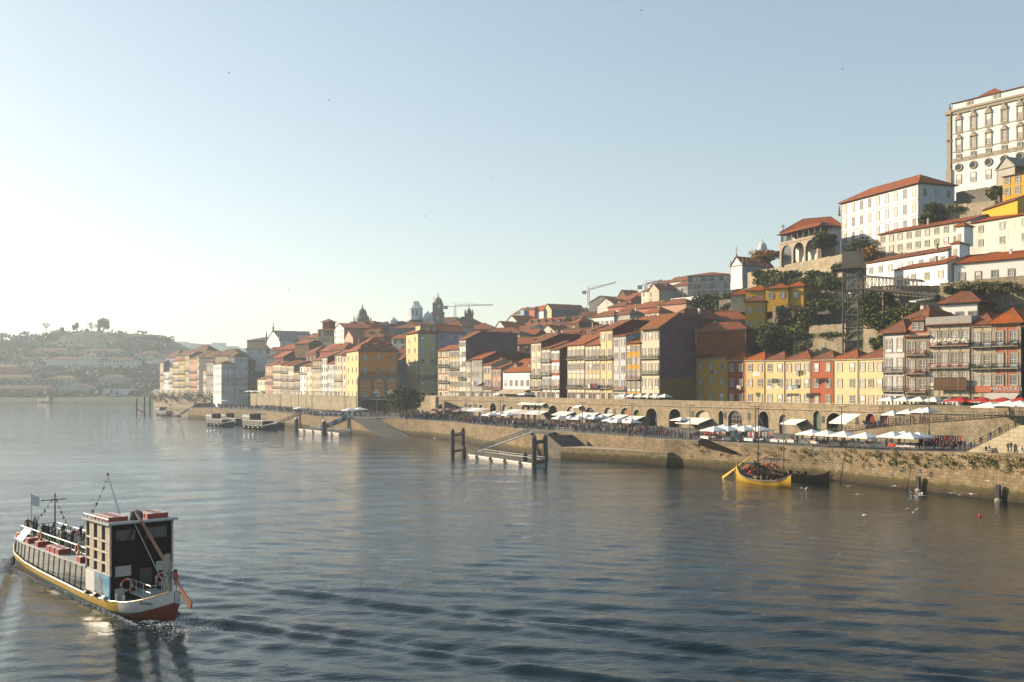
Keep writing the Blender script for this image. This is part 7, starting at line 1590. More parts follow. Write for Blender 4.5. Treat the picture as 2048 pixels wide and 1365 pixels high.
laundry('white washing draped over the upper red wooden balcony', 1862, 1935, 678, 5.0, ['white', 'white', 'beige', 'white', 'white', 'white', 'beige', 'white'], .8)
laundry('shadowed blue clothes line in the dark corner', 1424, 1436, 741, YO-.2, ['navy', 'blue', 'grey'], 1.4)
# ------------------------------------------------------------------ large tour boat
plain('hull_yellow', (.66, .40, .03), .35, var=.08, coat=.3); plain('hull_green', (.06, .13, .085), .4, coat=.3); plain('hull_red', (.20, .035, .02), .5); plain('hull_white', (.72, .70, .66), .35, coat=.3)
plain('lattice_beige', (.48, .40, .29), .7, var=.3); plain('lattice_frame', (.62, .54, .42), .6, var=.2); plain('deck_grey', (.42, .42, .42), .5); plain('darkwood', (.012, .006, .004), .8, spec=.08, var=.3); plain('raft_red', (.36, .045, .035), .5); plain('raft_top', (.72, .60, .56), .6); plain('ring_orange', (.70, .12, .04), .5)
plain('oar_wood', (.30, .10, .04), .4, coat=.3); plain('deck_green', (.06, .14, .04), .8); plain('poster_blue', (.10, .32, .50), .18, spec=.8, var=.2, coat=.6); plain('poster_grey', (.25, .24, .23), .3); plain('saloon_glass', (.11, .115, .11), .06, spec=.9, var=.25, coat=.5); plain('black_hull', (.012, .012, .014), .4, coat=.3)
PORT = Vector((-HD.y, HD.x, 0)); RZ = math.atan2(HD.y, HD.x)
tb = thing('tour_boat', 'long green and yellow river tour boat with a tall dark wheelhouse, lower left', 'tour boat', (STERN.x, STERN.y, 0), RZ)
def lut(pts):
    return lambda x: interp(pts, x)
LB = BL_
hw = lut([(-.9, .02), (0, .75), (1, 1.35), (2.5, 1.95), (5, 2.45), (9, 2.6), (LB*.72, 2.55), (LB*.86, 2.1), (LB*.94, 1.3), (LB*.985, .5), (LB+.6, .02)])
hs_ = lut([(-.9, 2.25), (0, 1.85), (1.5, 1.35), (3, 1.05), (5, .92), (10, .85), (20, 1.05), (LB*.85, 1.45), (LB, 2.2), (LB+.6, 2.5)])
def hull(name, parent, L0, L1, hwf, hsf, bands, mats, n=40, keel=-.6, flare=.72, white_to=None):
    b = MB(); st = [L0+(L1-L0)*i/n for i in range(n+1)]; rr = []
    for x in st:
        w, h = hwf(x), hsf(x); zs = [h]+[h-d_ if d_ >= 0 else d_ for d_ in bands(x, h)]+[keel*min(1, w/1.0)]
        prt = []
        for k, z in enumerate(zs):
            t = k/(len(zs)-1); ww = w*(1-(1-flare)*t**1.6); prt.append((x+(.0 if True else 0), ww, z))
        rr.append([(p_[0], p_[1], p_[2]) for p_ in prt]+[(p_[0], -p_[1], p_[2]) for p_ in reversed(prt)])
    m = len(rr[0]); vs = [v for r in rr for v in r]; fs = []; ms = []
    nb = m//2
    for i in range(n):
        for j in range(m-1):
            fs.append((i*m+j, i*m+j+1, (i+1)*m+j+1, (i+1)*m+j)); band = j if j < nb-1 else (nb-2 if j == nb-1 else m-2-j)
            xm = (st[i]+st[i+1])/2; ms.append(mats(band, xm))
    b.v = vs; b.f = fs; b.m = ms; return b
b1_ = lut([(-.9, .85), (2, .8), (5, .68), (10, .5), (40, .5)]); b2_ = lut([(-.9, .97), (1.5, .93), (3.5, .95), (6, 1.0), (40, 1.0)])
bd = lambda x, h: [b1_(x), b2_(x)]
b = hull('hull', tb, -.9, LB+.6, hw, hs_, bd, lambda k, x: (0 if x > 4.0 else 3) if k == 0 else ((1 if x > 3.6 else (1 if x > 1.2 else 2)) if k == 1 else 2), n=60)
b.build('hull', ['hull_yellow', 'hull_green', 'hull_red', 'hull_white'], tb, smooth=True)
b = MB(); n = 40; dk_ = [(-.6+(LB+.6)*i/n) for i in range(n+1)]
b.loft([[(x, hw(x)*.97, hs_(x)-.12), (x, -hw(x)*.97, hs_(x)-.12)] for x in dk_], 0, cap=False, closed=False); b.build('deck', ['deck_grey'], tb)
b = MB()
for s in (1, -1): b.path([(x, s*hw(x), hs_(x)+.02) for x in dk_], .04, 5)
b.build('gunwale', ['hull_yellow'], tb)
# saloon
x0, x1, zr_ = 9.6, LB*.90, 2.75
sw = lambda x: min(2.35, hw(x)-.12)
b = MB(); n = 16
for i in range(n):
    xa, xb = x0+(x1-x0)*i/n, x0+(x1-x0)*(i+1)/n
    for s in (1, -1): b.quad((xa, s*sw(xa), hs_(xa)-.1), (xb, s*sw(xb), hs_(xb)-.1), (xb, s*(sw(xb)-.12), zr_), (xa, s*(sw(xa)-.12), zr_))
b.quad((x1, sw(x1), hs_(x1)-.1), (x1, -sw(x1), hs_(x1)-.1), (x1, -sw(x1)+.1, zr_), (x1, sw(x1)-.1, zr_)); b.build('saloon_window', ['saloon_glass'], tb)
for i in range(n+1):
    xa = x0+(x1-x0)*i/n
    for s in (1, -1): b = MB(); b.bar((xa, s*(sw(xa)+.03), hs_(xa)-.1), (xa, s*(sw(xa)-.09), zr_), .035); b.build('window_post', ['darkwood'], tb)
b = MB(); b.loft([[(x, hwx+.12, zr_), (x, -hwx-.12, zr_), (x, -hwx-.12, zr_+.12), (x, hwx+.12, zr_+.12)] for x, hwx in [(x0+(x1-x0)*i/16, sw(x0+(x1-x0)*i/16)) for i in range(17)]]); b.build('saloon_roof', ['deck_grey'], tb)
b = MB(); b.loft([[(x, 1.35, zr_+.125), (x, -2.0, zr_+.125), (x, -2.0, zr_+.14), (x, 1.35, zr_+.14)] for x in (x0+.2, x1-1.2)]); b.build('upper_deck', ['deck_green'], tb)
b = MB()
for yy in (1.4, -2.1):
    for z in (zr_+.5, zr_+1.0): b.bar((x0+.1, yy, z), (x1-.6, yy*.9, z), .05 if z < zr_+.9 else .08)
    for i in range(14): x = x0+.1+(x1-.7-x0)*i/13; b.bar((x, yy*(1-.1*i/13), zr_+.1), (x, yy*(1-.1*i/13), zr_+1.0), .05)
b.bar((x1-.6, 1.26, zr_+1), (x1-.6, -1.9, zr_+1), .07); b.build('railing', ['hull_white'], tb)
def raft(x, y, z, w=1.25, d=.85, h=.42, rz=0):
    b = MB(); b.box(-w/2, -d/2, 0, w/2, d/2, h, 0); b.box(-w/2+.04, -d/2+.04, h, w/2-.04, d/2-.04, h+.03, 1); b.box(-w*.3, -d*.2, h+.03, w*.3, d*.2, h+.035, 0); o = b.build('life_raft_box', ['raft_red', 'raft_top'], tb); o.location = (x, y, z); o.rotation_euler[2] = rz
for x in (11.4, 16.4, 17.5, 18.6, 21.6, 24.2, 28.2): raft(x, 1.85 if x < 26 else 1.5, zr_+.12, .85, 1.0)
# lowered ramp board
b = MB(); b.add([(25.6, 2.3, zr_+.15), (27.6, 2.2, zr_+.15), (27.6, 1.5, zr_+1.0), (25.6, 1.6, zr_+1.0)], [(0, 1, 2, 3)]); b.box(25.6, 1.5, zr_+.98, 27.6, 1.56, zr_+1.02); b.build('white_panel', ['hull_white'], tb)
def ring(x, y, z, ax, R=.36): b = MB(); b.torus((0, 0, 0), R, .085, ax, 16, 6, 0, 1); o = b.build('life_ring', ['ring_orange', 'hull_white'], tb); o.location = (x, y, z); return o
ring(14.0, 1.52, zr_+.75, 'y'); ring(23.4, 1.5, zr_+.75, 'y')
# wheelhouse tower
tx0, tx1, ty, tz0, tz1 = 4.9, 9.7, 2.3, .85, 6.45
b = MB(); b.box(tx0, -ty, tz0, tx1, ty-.1, tz1); tw = b.build('wheelhouse', ['darkwood'], tb)
b = MB()
for s in (1, -1):
    y = s*(ty+.02) if s > 0 else -ty-.06
    for z in (tz1-.1, 5.15, 4.35, 3.55, 2.75): b.box(tx0-.05, y-.1, z-.07, tx1+.05, y+.04, z+.07)
    for x in (tx0+.02, tx0+1.6, tx0+3.2, tx1-.04): b.box(x-.055, y-.09, 2.7, x+.055, y+.05, tz1)
b.build('lattice', ['lattice_frame'], tw)
b = MB()
for j in range(4):
    for i in range(3):
        x = tx0+.02+1.6*i; za, zb_ = [(2.85, 3.45), (3.65, 4.25), (4.45, 5.05), (5.25, 6.3)][j]; b.box(x+.06, ty-.06, za, x+1.0, ty+.0, zb_)
b.build('lattice_panel', ['lattice_beige'], tw)
b = MB(); b.box(tx0-.02, ty-.02, tz0+.0, tx1+.02, ty+.08, 2.72); pn = b.build('poster', ['poster_blue'], tw)
b = MB(); b.prism([(tx0+1.0, .9), (tx0+2.6, .9), (tx0+2.4, 1.7), (tx0+2.5, 2.1), (tx0+2.2, 2.5), (tx0+1.8, 2.52), (tx0+1.55, 2.2), (tx0+1.5, 1.7)], ty+.085, ty+.1, 0, 'y'); b.build('poster_figure', ['poster_grey'], pn)
b = MB(); b.box(tx0+2.9, ty+.085, 1.0, tx1-.05, ty+.095, 2.68); b.build('poster_highlight', ['hull_white'], pn)  # white slab drawn in as the glare on the poster
b = MB(); b.box(tx0-.45, -ty-.35, tz1, tx1+.3, ty+.3, tz1+.12); b.box(tx0-.4, -ty-.3, tz1+.12, tx0-.32, ty+.25, tz1+.2, 1); ro_ = b.build('wheelhouse_roof', ['deck_grey', 'hull_white'], tw)
b = MB()
for k in range(7): x = tx0+.2+.75*k; b.bar((x, ty+.22, tz1+.1), (x, ty+.22, tz1+.42), .05)
b.bar((tx0-.3, ty+.22, tz1+.42), (tx1, ty+.22, tz1+.42), .07); b.build('roof_rail', ['hull_white'], tw)
for k in range(5): raft(tx0+1.0+.62*k, ty-.85, tz1+.12, .5, 1.5, .3)
for k in range(4): raft(tx0+.6+.62*k, -ty+.9, tz1+.12, .5, 1.6, .38)
b = MB(); b.lathe([(.0, 0), (.42, 0), (.5, .2), (.42, .62), (0, .75)], (tx0+.7, .1, tz1+.12), 10); b.build('horn_cover', ['slate'], tw)
xr = tx0-.01
b = MB(); b.box(xr-.04, -.75, tz0, xr, .15, 3.0); b.build('door', ['black_hull'], tw)
b = MB(); b.box(xr-.05, -1.9, 5.2, xr, -.3, 6.0); b.box(xr-.05, .5, 5.2, xr, 1.9, 6.0); b.build('rear_window', ['glass'], tw)
b = MB(); b.box(xr-.07, .8, 2.6, xr-.02, 1.95, 3.35); b.box(xr-.07, -1.95, 2.7, xr-.02, -1.1, 3.4); b.build('notice_board', ['canvas_grey'], tw)
ring(xr-.12, 1.15, 1.95, 'x', .42); ring(xr-.12, -1.5, 2.1, 'x', .42)
b = MB(); b.box(xr-.35, 1.4, .9, xr-.03, 2.0, 1.75); b.build('locker', ['canvas_grey'], tw)
# steering oar, mast, flags
b = MB(); oa, ob = Vector((5.3, .25, 7.15)), Vector((-2.7, -.45, 1.35)); od = (ob-oa).normalized(); om = oa+od*((ob-oa).length*.72); b.tube(oa, om, .12, .11, 8); b.tube(om, ob, .11, .08, 8); sd_ = od.cross(Vector((0, 1, 0))).normalized()
bl0 = oa+od*((ob-oa).length*.80); b.add([bl0+sd_*.12, ob+sd_*.3, ob-sd_*.3, bl0-sd_*.12, bl0+sd_*.12+Vector((0, .08, 0)), ob+sd_*.3+Vector((0, .08, 0)), ob-sd_*.3+Vector((0, .08, 0)), bl0-sd_*.12+Vector((0, .08, 0))], [(0, 1, 2, 3), (7, 6, 5, 4), (0, 4, 5, 1), (2, 6, 7, 3), (1, 5, 6, 2)])
b.build('steering_oar', ['oar_wood'], tb)
b = MB(); b.tube((4.8, .55, 6.4), (.4, .1, 2.3), .035, n=5); b.build('rope', ['canvas_grey'], tb)
b = MB(); b.prism([(-.35, 1.6), (.75, 1.1), (.85, 3.0), (.55, 4.6), (.15, 4.7), (-.05, 3.2)], -.16, .1, 0, 'y'); b.build('sternpost', ['poster_grey'], tb)
b = MB(); rg = random.Random(4); leafblob(b, Vector((.1, .05, 3.0)), Vector((.25, .25, .6)), 40, .1, rg); b.build('rope_knot', ['canvas_grey'], tb)
b = MB(); leafblob(b, Vector((-.6, -.25, 3.0)), Vector((.2, .1, .5)), 30, .14, rg); leafblob(b, Vector((-.55, -.2, 3.5)), Vector((.2, .1, .2)), 12, .14, rg, 1); b.build('flag', ['linen_red', 'deck_green'], tb)
b = MB(); b.box(.5, -1.0, 1.35, 4.7, 1.0, 1.45); b.build('steering_platform', ['deck_grey'], tb)
b = MB()
for y in (-.95, .95):
    for x in (.9, 2.2, 3.5, 4.6): b.bar((x, y, 1.4), (x, y, 2.4), .045)
    for z in (1.9, 2.4): b.bar((.9, y, z), (4.6, y, z), .045)
b.bar((.9, -.95, 2.4), (.9, .95, 2.4), .045); b.build('stern_rail', ['galv'], tb)
b = MB(); b.tube((9.3, -.1, tz1), (11.2, .15, 9.5), .1, .06, 7); b.bar((10.9, .1, 9.0), (11.1, .5, 9.1), .05); b.lathe([(.02, 0), (.13, .1), (.02, .25)], (11.2, .15, 9.5), 8, 1); b.build('mast', ['hull_white', 'dark'], tb)
b = MB(); b.tube((LB*.75, -.3, zr_), (LB*.75, -.3, 7.0), .08, .05, 7); b.bar((LB*.75, -1.3, 6.4), (LB*.75, .9, 6.4), .06); b.build('front_mast', ['iron'], tb)
b = MB(); b.tube((LB*.90, .2, zr_), (LB*.90, .2, 6.6), .035, n=5); b.build('flagpole', ['galv'], tb); b = MB(); b.add([(LB*.90, .2, 6.5), (LB*.90-.1, -.5, 6.2), (LB*.90-.05, -.5, 5.3), (LB*.90, .2, 5.5)], [(0, 1, 2, 3)]); b.build('pennant', ['canvas'], tb)
def bunting(p, q, n, sag=.5):
    b = MB(); p, q = Vector(p), Vector(q); pts = [p.lerp(q, i/n)-Vector((0, 0, sag*math.sin(math.pi*i/n))) for i in range(n+1)]; b.path(pts, .012, 3, 0)
    for i in range(1, n): c = pts[i]; b.add([c+Vector((.16, .05, 0)), c-Vector((.16, .05, 0)), c+Vector((0, .03, -.3)), c+Vector((.02, .1, -.02))], [(0, 1, 2), (0, 3, 2)], 1+i % 4)
    b.build('bunting', ['iron', 'linen_red', 'hull_yellow', 'canvas', 'cloth_navy'], tb)
bunting((11.2, .15, 9.3), (16, 1.0, 4.4), 9); bunting((LB*.75, -.3, 6.9), (LB*.88, .6, 4.0), 8); bunting((LB*.75, -.3, 6.9), (LB*.55, .2, 4.2), 9)
b = MB()
for x in (15.8, 18.5): pts = [(x, -2.0, zr_+.1), (x, -2.0, zr_+2.1), (x, .4, zr_+2.3)]; 
b.path([(13.6, .5, zr_+.1), (14.2, .3, zr_+2.0), (19, -1.9, zr_+2.1), (19.4, -2, zr_+.1)], .05); b.build('awning_frame', ['galv'], tb)
# fenders
for x, z in ((LB*.90, .55), (LB*.97, 1.2)): b = MB(); b.torus((0, 0, 0), .32, .13, 'y', 12, 6); o = b.build('tyre_fender', ['black_hull'], tb); o.location = (x, hw(x)+.1, z)
for k, x in enumerate((5.6, 7.2, 8.8)): b = MB(); b.tube((x-.25, hw(x)+.02, 1.05), (x+.25, hw(x)+.02, 1.05), .16, n=8); b.build('fender', ['black_hull' if k else 'hull_white'], tb)
b = MB()
for x in (3.2, 4.1): b.tube((x, hw(x)-.15, .9), (x, hw(x)-.15, 1.5), .07, .1, 6)
b.build('bollard', ['galv'], tb)
# lettering on the port quarter
xa, xb = .4, 1.5; pa = Vector((xa, hw(xa)*.985, 0)); pb_ = Vector((xb, hw(xb)*.985, 0)); dd = pa-pb_
textobj('lettering', 'DOURO', .31, 'dark', tb, ((xa+xb)/2-.02, (pa.y+pb_.y)/2+.035, 1.2), (math.radians(94), 0, math.atan2(dd.y, dd.x)), .008)
# benches and passengers
for i, x in enumerate((12.2, 13.7, 15.2, 16.7, 18.2, 19.7, 21.2)):
    b = MB(); b.box(x-.2, -1.8, zr_+.55, x+.2, .6, zr_+.6); b.box(x-.24, -1.8, zr_+.6, x-.18, .6, zr_+1.0); 
    for y in (-1.6, .4): b.bar((x, y, zr_+.12), (x, y, zr_+.56), .06)
    b.build('bench', ['galv'], tb)
TM = Matrix.Translation((STERN.x, STERN.y, 0)) @ Matrix.Rotation(RZ, 4, 'Z')
seats = [(12.2, -.9), (12.2, .2), (13.7, -1.4), (13.7, -.3), (15.2, .3), (15.2, -.8), (16.7, -1.3), (16.7, .1), (18.2, -.4), (18.2, -1.4), (21.2, .2), (21.2, -.7), (19.7, -1.2), (19.7, .1)]
cl_ = ['black', 'navy', 'brown', 'black', 'beige', 'white', 'black', 'grey', 'black', 'navy', 'maroon', 'black', 'brown', 'olive']
for i, (x, y) in enumerate(seats):
    p = TM @ Vector((x+.1, y, zr_+.16)); person(p, 'sit', RZ+math.pi/2, f'on the tour boat deck, {ords[i] if i < 12 else ["thirteenth", "fourteenth"][i-12]} from the wheelhouse', 'passengers on the tour boat', cl_[i], 'black', 1.0)
for i, (x, y, tp) in enumerate(((LB*.80, 1.0, 'black'), (LB*.83, .5, 'black'), (LB*.86, .9, 'brown'), (LB*.77, 1.1, 'navy'), (LB*.72, 1.05, 'black'), (LB*.68, 1.0, 'black'), (LB*.88, .1, 'black'), (LB*.64, .9, 'navy'), (10.6, -.4, 'grey'), (10.9, .5, 'blue'), (LB*.58, 1.0, 'beige'))):
    p = TM @ Vector((x, y, zr_+.14)); person(p, ['stand', 'arms'][i % 2], RZ+math.pi*.8+i, f'at the tour boat rail, {ords[i]} from the bow', 'passengers on the tour boat', tp, 'black', .98)
for i, (x, y, tp) in enumerate(((11.6, -.5, 'black'), (12.9, .9, 'navy'), (13.3, -1.7, 'black'), (14.4, .6, 'black'), (15.9, -1.6, 'brown'), (17.4, .8, 'black'), (17.6, -1.0, 'grey'), (18.9, .9, 'navy'), (20.4, .7, 'black'), (20.6, -1.0, 'black'), (22.4, .8, 'brown'), (22.8, -.3, 'black'), (24.0, .9, 'black'), (24.5, 0, 'navy'))):
    p = TM @ Vector((x, y, zr_+.14)); person(p, 'stand' if i % 3 else 'arms', RZ+math.pi/2+.8*(i % 4), f'amid the tour boat deck, number {i+1} from astern', 'passengers on the tour boat', tp, 'black', .95)
# ------------------------------------------------------------------ rabelo sailing boats
def rabelo(label, s, e, hm, topm, mast, cargo=True, oar='hull_yellow', mastm='black_hull', frame=True):
    s, e = Vector(s), Vector(e); d = e-s; L_ = d.length; r = thing('rabelo_boat', label, 'wooden boat', (s.x, s.y, 0), math.atan2(d.y, d.x), 'traditional barrel boats'); u = L_/13
    hwf = lut([(-.8*u, .02), (0, .35), (1.5*u, 1.0), (4*u, 1.55), (8*u, 1.6), (11*u, 1.0), (12.6*u, .3), (13.6*u, .02)]); hsf = lut([(-.8*u, 2.9), (0, 2.1), (1.5*u, 1.35), (4*u, .85), (8*u, .75), (11*u, 1.0), (12.6*u, 1.55), (13.6*u, 2.2)])
    b = hull('hull', r, -.8*u, 13.6*u, hwf, hsf, lambda x, h: [.22, .45], lambda k, x: 1 if (k == 0) else 0, n=30, keel=-.4, flare=.6); b.build('hull', [hm, topm], r, smooth=True)
    b = MB(); xs = [(.3+12.4*i/16)*u for i in range(17)]; b.loft([[(x, hwf(x)*.93, hsf(x)-.3), (x, -hwf(x)*.93, hsf(x)-.3)] for x in xs], 0, cap=False, closed=False); b.build('deck', ['wood'], r)
    b = MB()
    for sg in (1, -1): b.path([(x, sg*hwf(x), hsf(x)+.02) for x in xs], .05, 5)
    b.build('gunwale', [topm], r)
    b = MB(); mx = 5.2*u; b.tube((mx, 0, .3), (mx+.1, 0, mast), .11, .06, 8); b.bar((mx-.5, 0, mast-.15), (mx+.6, 0, mast-.15), .05); mo = b.build('mast', [mastm], r)
    b = MB(); b.tube((mx+.1, 0, mast-1.5), (13.2*u, 0, 2.1), .025, n=4); b.tube((mx+.1, 0, mast-1.0), (-.4*u, 0, 2.7), .02, n=4); b.tube((mx, 0, mast*.42), (9*u, 1.0, 1.0), .02, n=4); b.build('rigging', ['canvas_grey'], mo)
    b = MB(); oa, ob = Vector((3.6*u, 0, 4.6)), Vector((-5.2*u, .3, .1)); b.tube(oa, oa.lerp(ob, .55), .10, .13, 6); q = oa.lerp(ob, .5); w_ = (ob-oa).normalized().cross(Vector((0, 1, 0)))*.16
    b.add([q+w_*.6, ob+w_*1.5, ob-w_*1.5, q-w_*.6, q+w_*.6+Vector((0, .07, 0)), ob+w_*1.5+Vector((0, .07, 0)), ob-w_*1.5+Vector((0, .07, 0)), q-w_*.6+Vector((0, .07, 0))], [(0, 1, 2, 3), (7, 6, 5, 4), (0, 4, 5, 1), (2, 6, 7, 3)]); b.build('steering_oar', [oar], r)
    if frame:
        b = MB()
        for x in (2.0*u, 4.6*u):
            for y in (-.8, .8): b.bar((x, y, .6), (x, y, 3.3), .1)
        for y in (-.8, .8): b.bar((1.7*u, y, 3.3), (4.9*u, y, 3.3), .14); b.bar((2*u, y, 3.3), (4.6*u, y, .8), .07)
        b.box(1.8*u, -.85, 3.3, 4.8*u, .85, 3.42); b.build('steering_platform', ['black_hull'], r)
    if cargo:
        rg = random.Random(int(s.x*7))
        for k in range(9):
            x = (5.8+.48*k)*u; y = (-.55, .2, .75)[k % 3]*1.0; z = .75+(.55 if k % 3 == 1 else 0); b = MB(); b.lathe([(.2, -.42), (.3, -.2), (.33, 0), (.3, .2), (.2, .42)], (0, 0, 0), 10); b.lathe([(.0, .425), (.2, .425)], (0, 0, 0), 10, 1)
            o = b.build('barrel', ['darkwood', 'barkp'], r); o.location = (x, y, z); o.rotation_euler[0] = math.pi/2 if k < 5 else 0; o.rotation_euler[2] = .1*k
        b = MB(); leafblob(b, Vector((2.6*u, .2, 2.0)), Vector((1.4*u, .6, .55)), 60, .28, rg); b.build('folded_sail', ['linen_red'], r)
    return r
def at(px, Y): return (PX(px, Y), Y)
r1 = rabelo('bright yellow barrel boat with a black mast and long yellow oar, moored below the market', at(1478, 174), at(1577, 162.5), 'hull_yellow', 'granite_dark', 12.9)
r2 = rabelo('dark barrel boat with a brown mast moored behind the yellow one', at(1515, 184), at(1652, 168.5), 'darkwood', 'darkwood', 12.6, oar='hull_red', mastm='oar_wood')
# ------------------------------------------------------------------ moored tour boats and small craft
def cruiser(label, s, e, hm='hull_white', low='darkwood', two=True, name='moored_tour_boat', mast=9.5, group='tour boats moored at the left quay', cab='black_hull', vz=.66):
    s, e = Vector(s), Vector(e); d = e-s; L_ = d.length; r = thing(name, label, 'boat', (s.x, s.y, 0), math.atan2(d.y, d.x), group); u = L_/20; W = L_*.085; z_ = u; u_x = u
    hwf = lut([(-.3*u, W*.3), (1*u, W*.8), (4*u, W), (12*u, W), (16*u, W*.75), (18.5*u, W*.3), (20.5*u, .02)]); hsf = lut([(-.3*u, 1.9*u), (2*u, 1.4*u), (10*u, 1.2*u), (16*u, 1.7*u), (20.5*u, 3.0*u)])
    b = hull('hull', r, -.3*u, 20.5*u, hwf, hsf, lambda x, h: [.4*u, .5*u], lambda k, x: 0 if k == 0 else 1, n=24, keel=-.4); b.build('hull', [hm, low], r, smooth=True)
    b = MB(); xs = [(0+19.5*i/12)*u for i in range(13)]; b.loft([[(x, hwf(x)*.95, hsf(x)-.15), (x, -hwf(x)*.95, hsf(x)-.15)] for x in xs], cap=False, closed=False); b.build('deck', ['deck_grey'], r)
    b = MB(); b.box(1.5*u, -W*.85, .8*u, 15*u, W*.85, 2.9*u); b.build('saloon', ['glass'], r)
    b = MB(); b.box(1.2*u, -W*.95, 2.9*u, 15.6*u, W*.95, 3.05*u); b.build('saloon_roof', ['canvas_grey'], r)
    b = MB()
    for i in range(9): x = (1.5+13.5*i/8)*u; b.box(x-.06, -W*.87, .9*u, x+.06, W*.87, 2.9*u)
    b.build('window_post', ['darkwood'], r)
    if two:
        b = MB(); b.box(1*u, -W*.8, 3.1*u, 6.5*u, W*.8, 5.3*u); b.build('wheelhouse', [cab], r); b = MB(); b.box(.7*u, -W*.9, 5.3*u, 9.8*u, W*.9, 5.45*u)
        for x in (9.5*u, 8*u): b.bar((x, -W*.8, 3.1*u), (x, -W*.8, 5.3*u), .1); b.bar((x, W*.8, 3.1*u), (x, W*.8, 5.3*u), .1)
        b.build('canopy', ['wood'], r)
        b = MB(); b.box(1.4*u, -W*.82, 3.9*u, 6*u, -W*.8, 4.8*u); b.build('wheelhouse_window', ['curtain'], r)
        b = MB(); b.box(.2*u, -W*.6, 1.6*u, .5*u, W*.6, 4.2*u); b.build('banner', ['linen_red'], r)
    b = MB(); b.tube((7*u, 0, 3*u), (7*u, 0, mast), .1, .06, 6); b.build('mast', ['galv'], r)
    b = MB(); p, q = Vector((7*u, 0, mast)), Vector((19*u, 0, 3*u)); n = 12; pts = [p.lerp(q, i/n) for i in range(n+1)]; b.path(pts, .03, 3)
    for i in range(1, n): c = pts[i]; b.add([c+Vector((.3, 0, 0)), c-Vector((.3, 0, 0)), c-Vector((0, 0, .6)), c+Vector((0, .2, -.1))], [(0, 1, 2), (0, 3, 2)], 1+i % 2)
    b.build('bunting', ['iron', 'linen_red', 'canvas'], r)
    for k in range(4):
        b = MB(); x = (4+3*k)*u; b.torus((0, 0, 0), .35*u, .14*u, 'y', 10, 5); o = b.build('tyre_fender', ['black_hull'], r); o.location = (x, -hwf(x)-.08, hsf(x)-.5*u)
    r.scale = (1, 1, vz); return r
cruiser('brown and white tour boat with a grey mast, left of the moored pair', at(418, 425), at(466, 402))
cruiser('dark tour boat tied behind the left moored boat', at(446, 440), at(492, 418), 'black_hull', 'black_hull')
cruiser('white and brown tour boat full of passengers, right of the moored pair', at(492, 398), at(553, 371))
cruiser('dark tour boat half hidden behind the right moored boat', at(520, 404), at(568, 385), 'black_hull', 'black_hull', two=False)
cruiser('small red and white boat below the promontory wall', at(315, 568), at(347, 548), 'hull_white', 'linen_red', True, 'motor_boat', 7, 'small craft')
cruiser('little white motorboat between the mooring piles', at(272, 640), at(288, 633), 'hull_white', 'deck_grey', True, 'motor_boat', 4.5, 'small craft')
cruiser('small blue-grey motorboat moored by the corner stairs', at(345, 545), at(362, 538), 'deck_grey', 'deck_grey', False, 'motor_boat', 4, 'small craft', 'deck_grey')
cruiser('hazy tour boat sailing far off by the far bank', at(104, 990), at(76, 1010), 'hull_white', 'pink', True, 'tour_boat', 11, 'distant boats')
bo = thing('buoy', 'small dark buoy floating off the far bank', 'buoy', (*at(148, 1000), 0), 0, 'buoys'); b = MB(); b.lathe([(1.0, -.3), (1.4, .3), (.8, 1.0), (.15, 1.4), (.15, 3.5)], (0, 0, 0), 8); b.build('float', ['pink'], bo)
bo = thing('buoy', 'small red ball buoy floating at the lower right', 'buoy', (*at(1960, 126.5), 0), 0, 'buoys'); b = MB(); b.lathe([(.05, -.1), (.16, 0), (.2, .12), (.14, .26), (.02, .32)], (0, 0, 0), 10); b.build('float', ['linen_red'], bo)
# piles, pontoons, gangways
def pile(label, px, Y, zt, r=.42, cap='black_hull', group='mooring piles'):
    t = thing('mooring_pile', label, 'mooring pile', (*at(px, Y), 0), 0, group); b = MB(); b.tube((0, 0, -2), (0, 0, zt), r, n=10); b.build('shaft', ['black_hull'], t); b = MB(); b.lathe([(r, 0), (r*.9, .3), (.05, .9)], (0, 0, zt), 10); b.build('cap', [cap], t)
for i, (px, zt) in enumerate(((273, 9.0), (289, 10.2), (300, 10.2))): pile(f'slim dark mooring pile off the promontory, {ords[i]} of three', px, 575, zt, .45)
pile('black pile with a pale cone cap at the left end of the blue-gangway pontoon', 593, 371, 4.2, .8, 'galv'); pile('black pile with a pale cone cap at the right end of the blue-gangway pontoon', 648, 343, 4.2, .8, 'galv')
pile('short dark bollard pile at the left end of the middle pontoon', 928, 231, 1.9, .55); pile('short dark bollard pile at the right end of the middle pontoon', 1050, 207, 2.0, .55)
def pframe(label, pa, pb2, zt):
    t = thing('pile_frame', label, 'pile frame', (*pa, 0), 0, 'dark H-shaped pile frames'); v = Vector((*pb2, 0))-Vector((*pa, 0))
    for q in (Vector((0, 0, 0)), v): b = MB(); b.tube(q+Vector((0, 0, -2)), q+Vector((0, 0, zt)), .5, n=12); b.tube(q+Vector((0, 0, zt)), q+Vector((0, 0, zt+.5)), .5, .15, 12); b.build('post', ['black_hull'], t)
    for z in (zt-.9, 1.2): b = MB(); b.tube(Vector((0, 0, z)), v+Vector((0, 0, z)), .42 if z > 3 else .35, n=10); b.build('crossbar', ['black_hull'], t)
pframe('tall dark H-shaped pile frame left of the middle pontoon', at(905, 233), at(926, 240), 6.0); pframe('tall dark H-shaped pile frame right of the middle pontoon', at(1068, 201), at(1090, 205), 6.1)
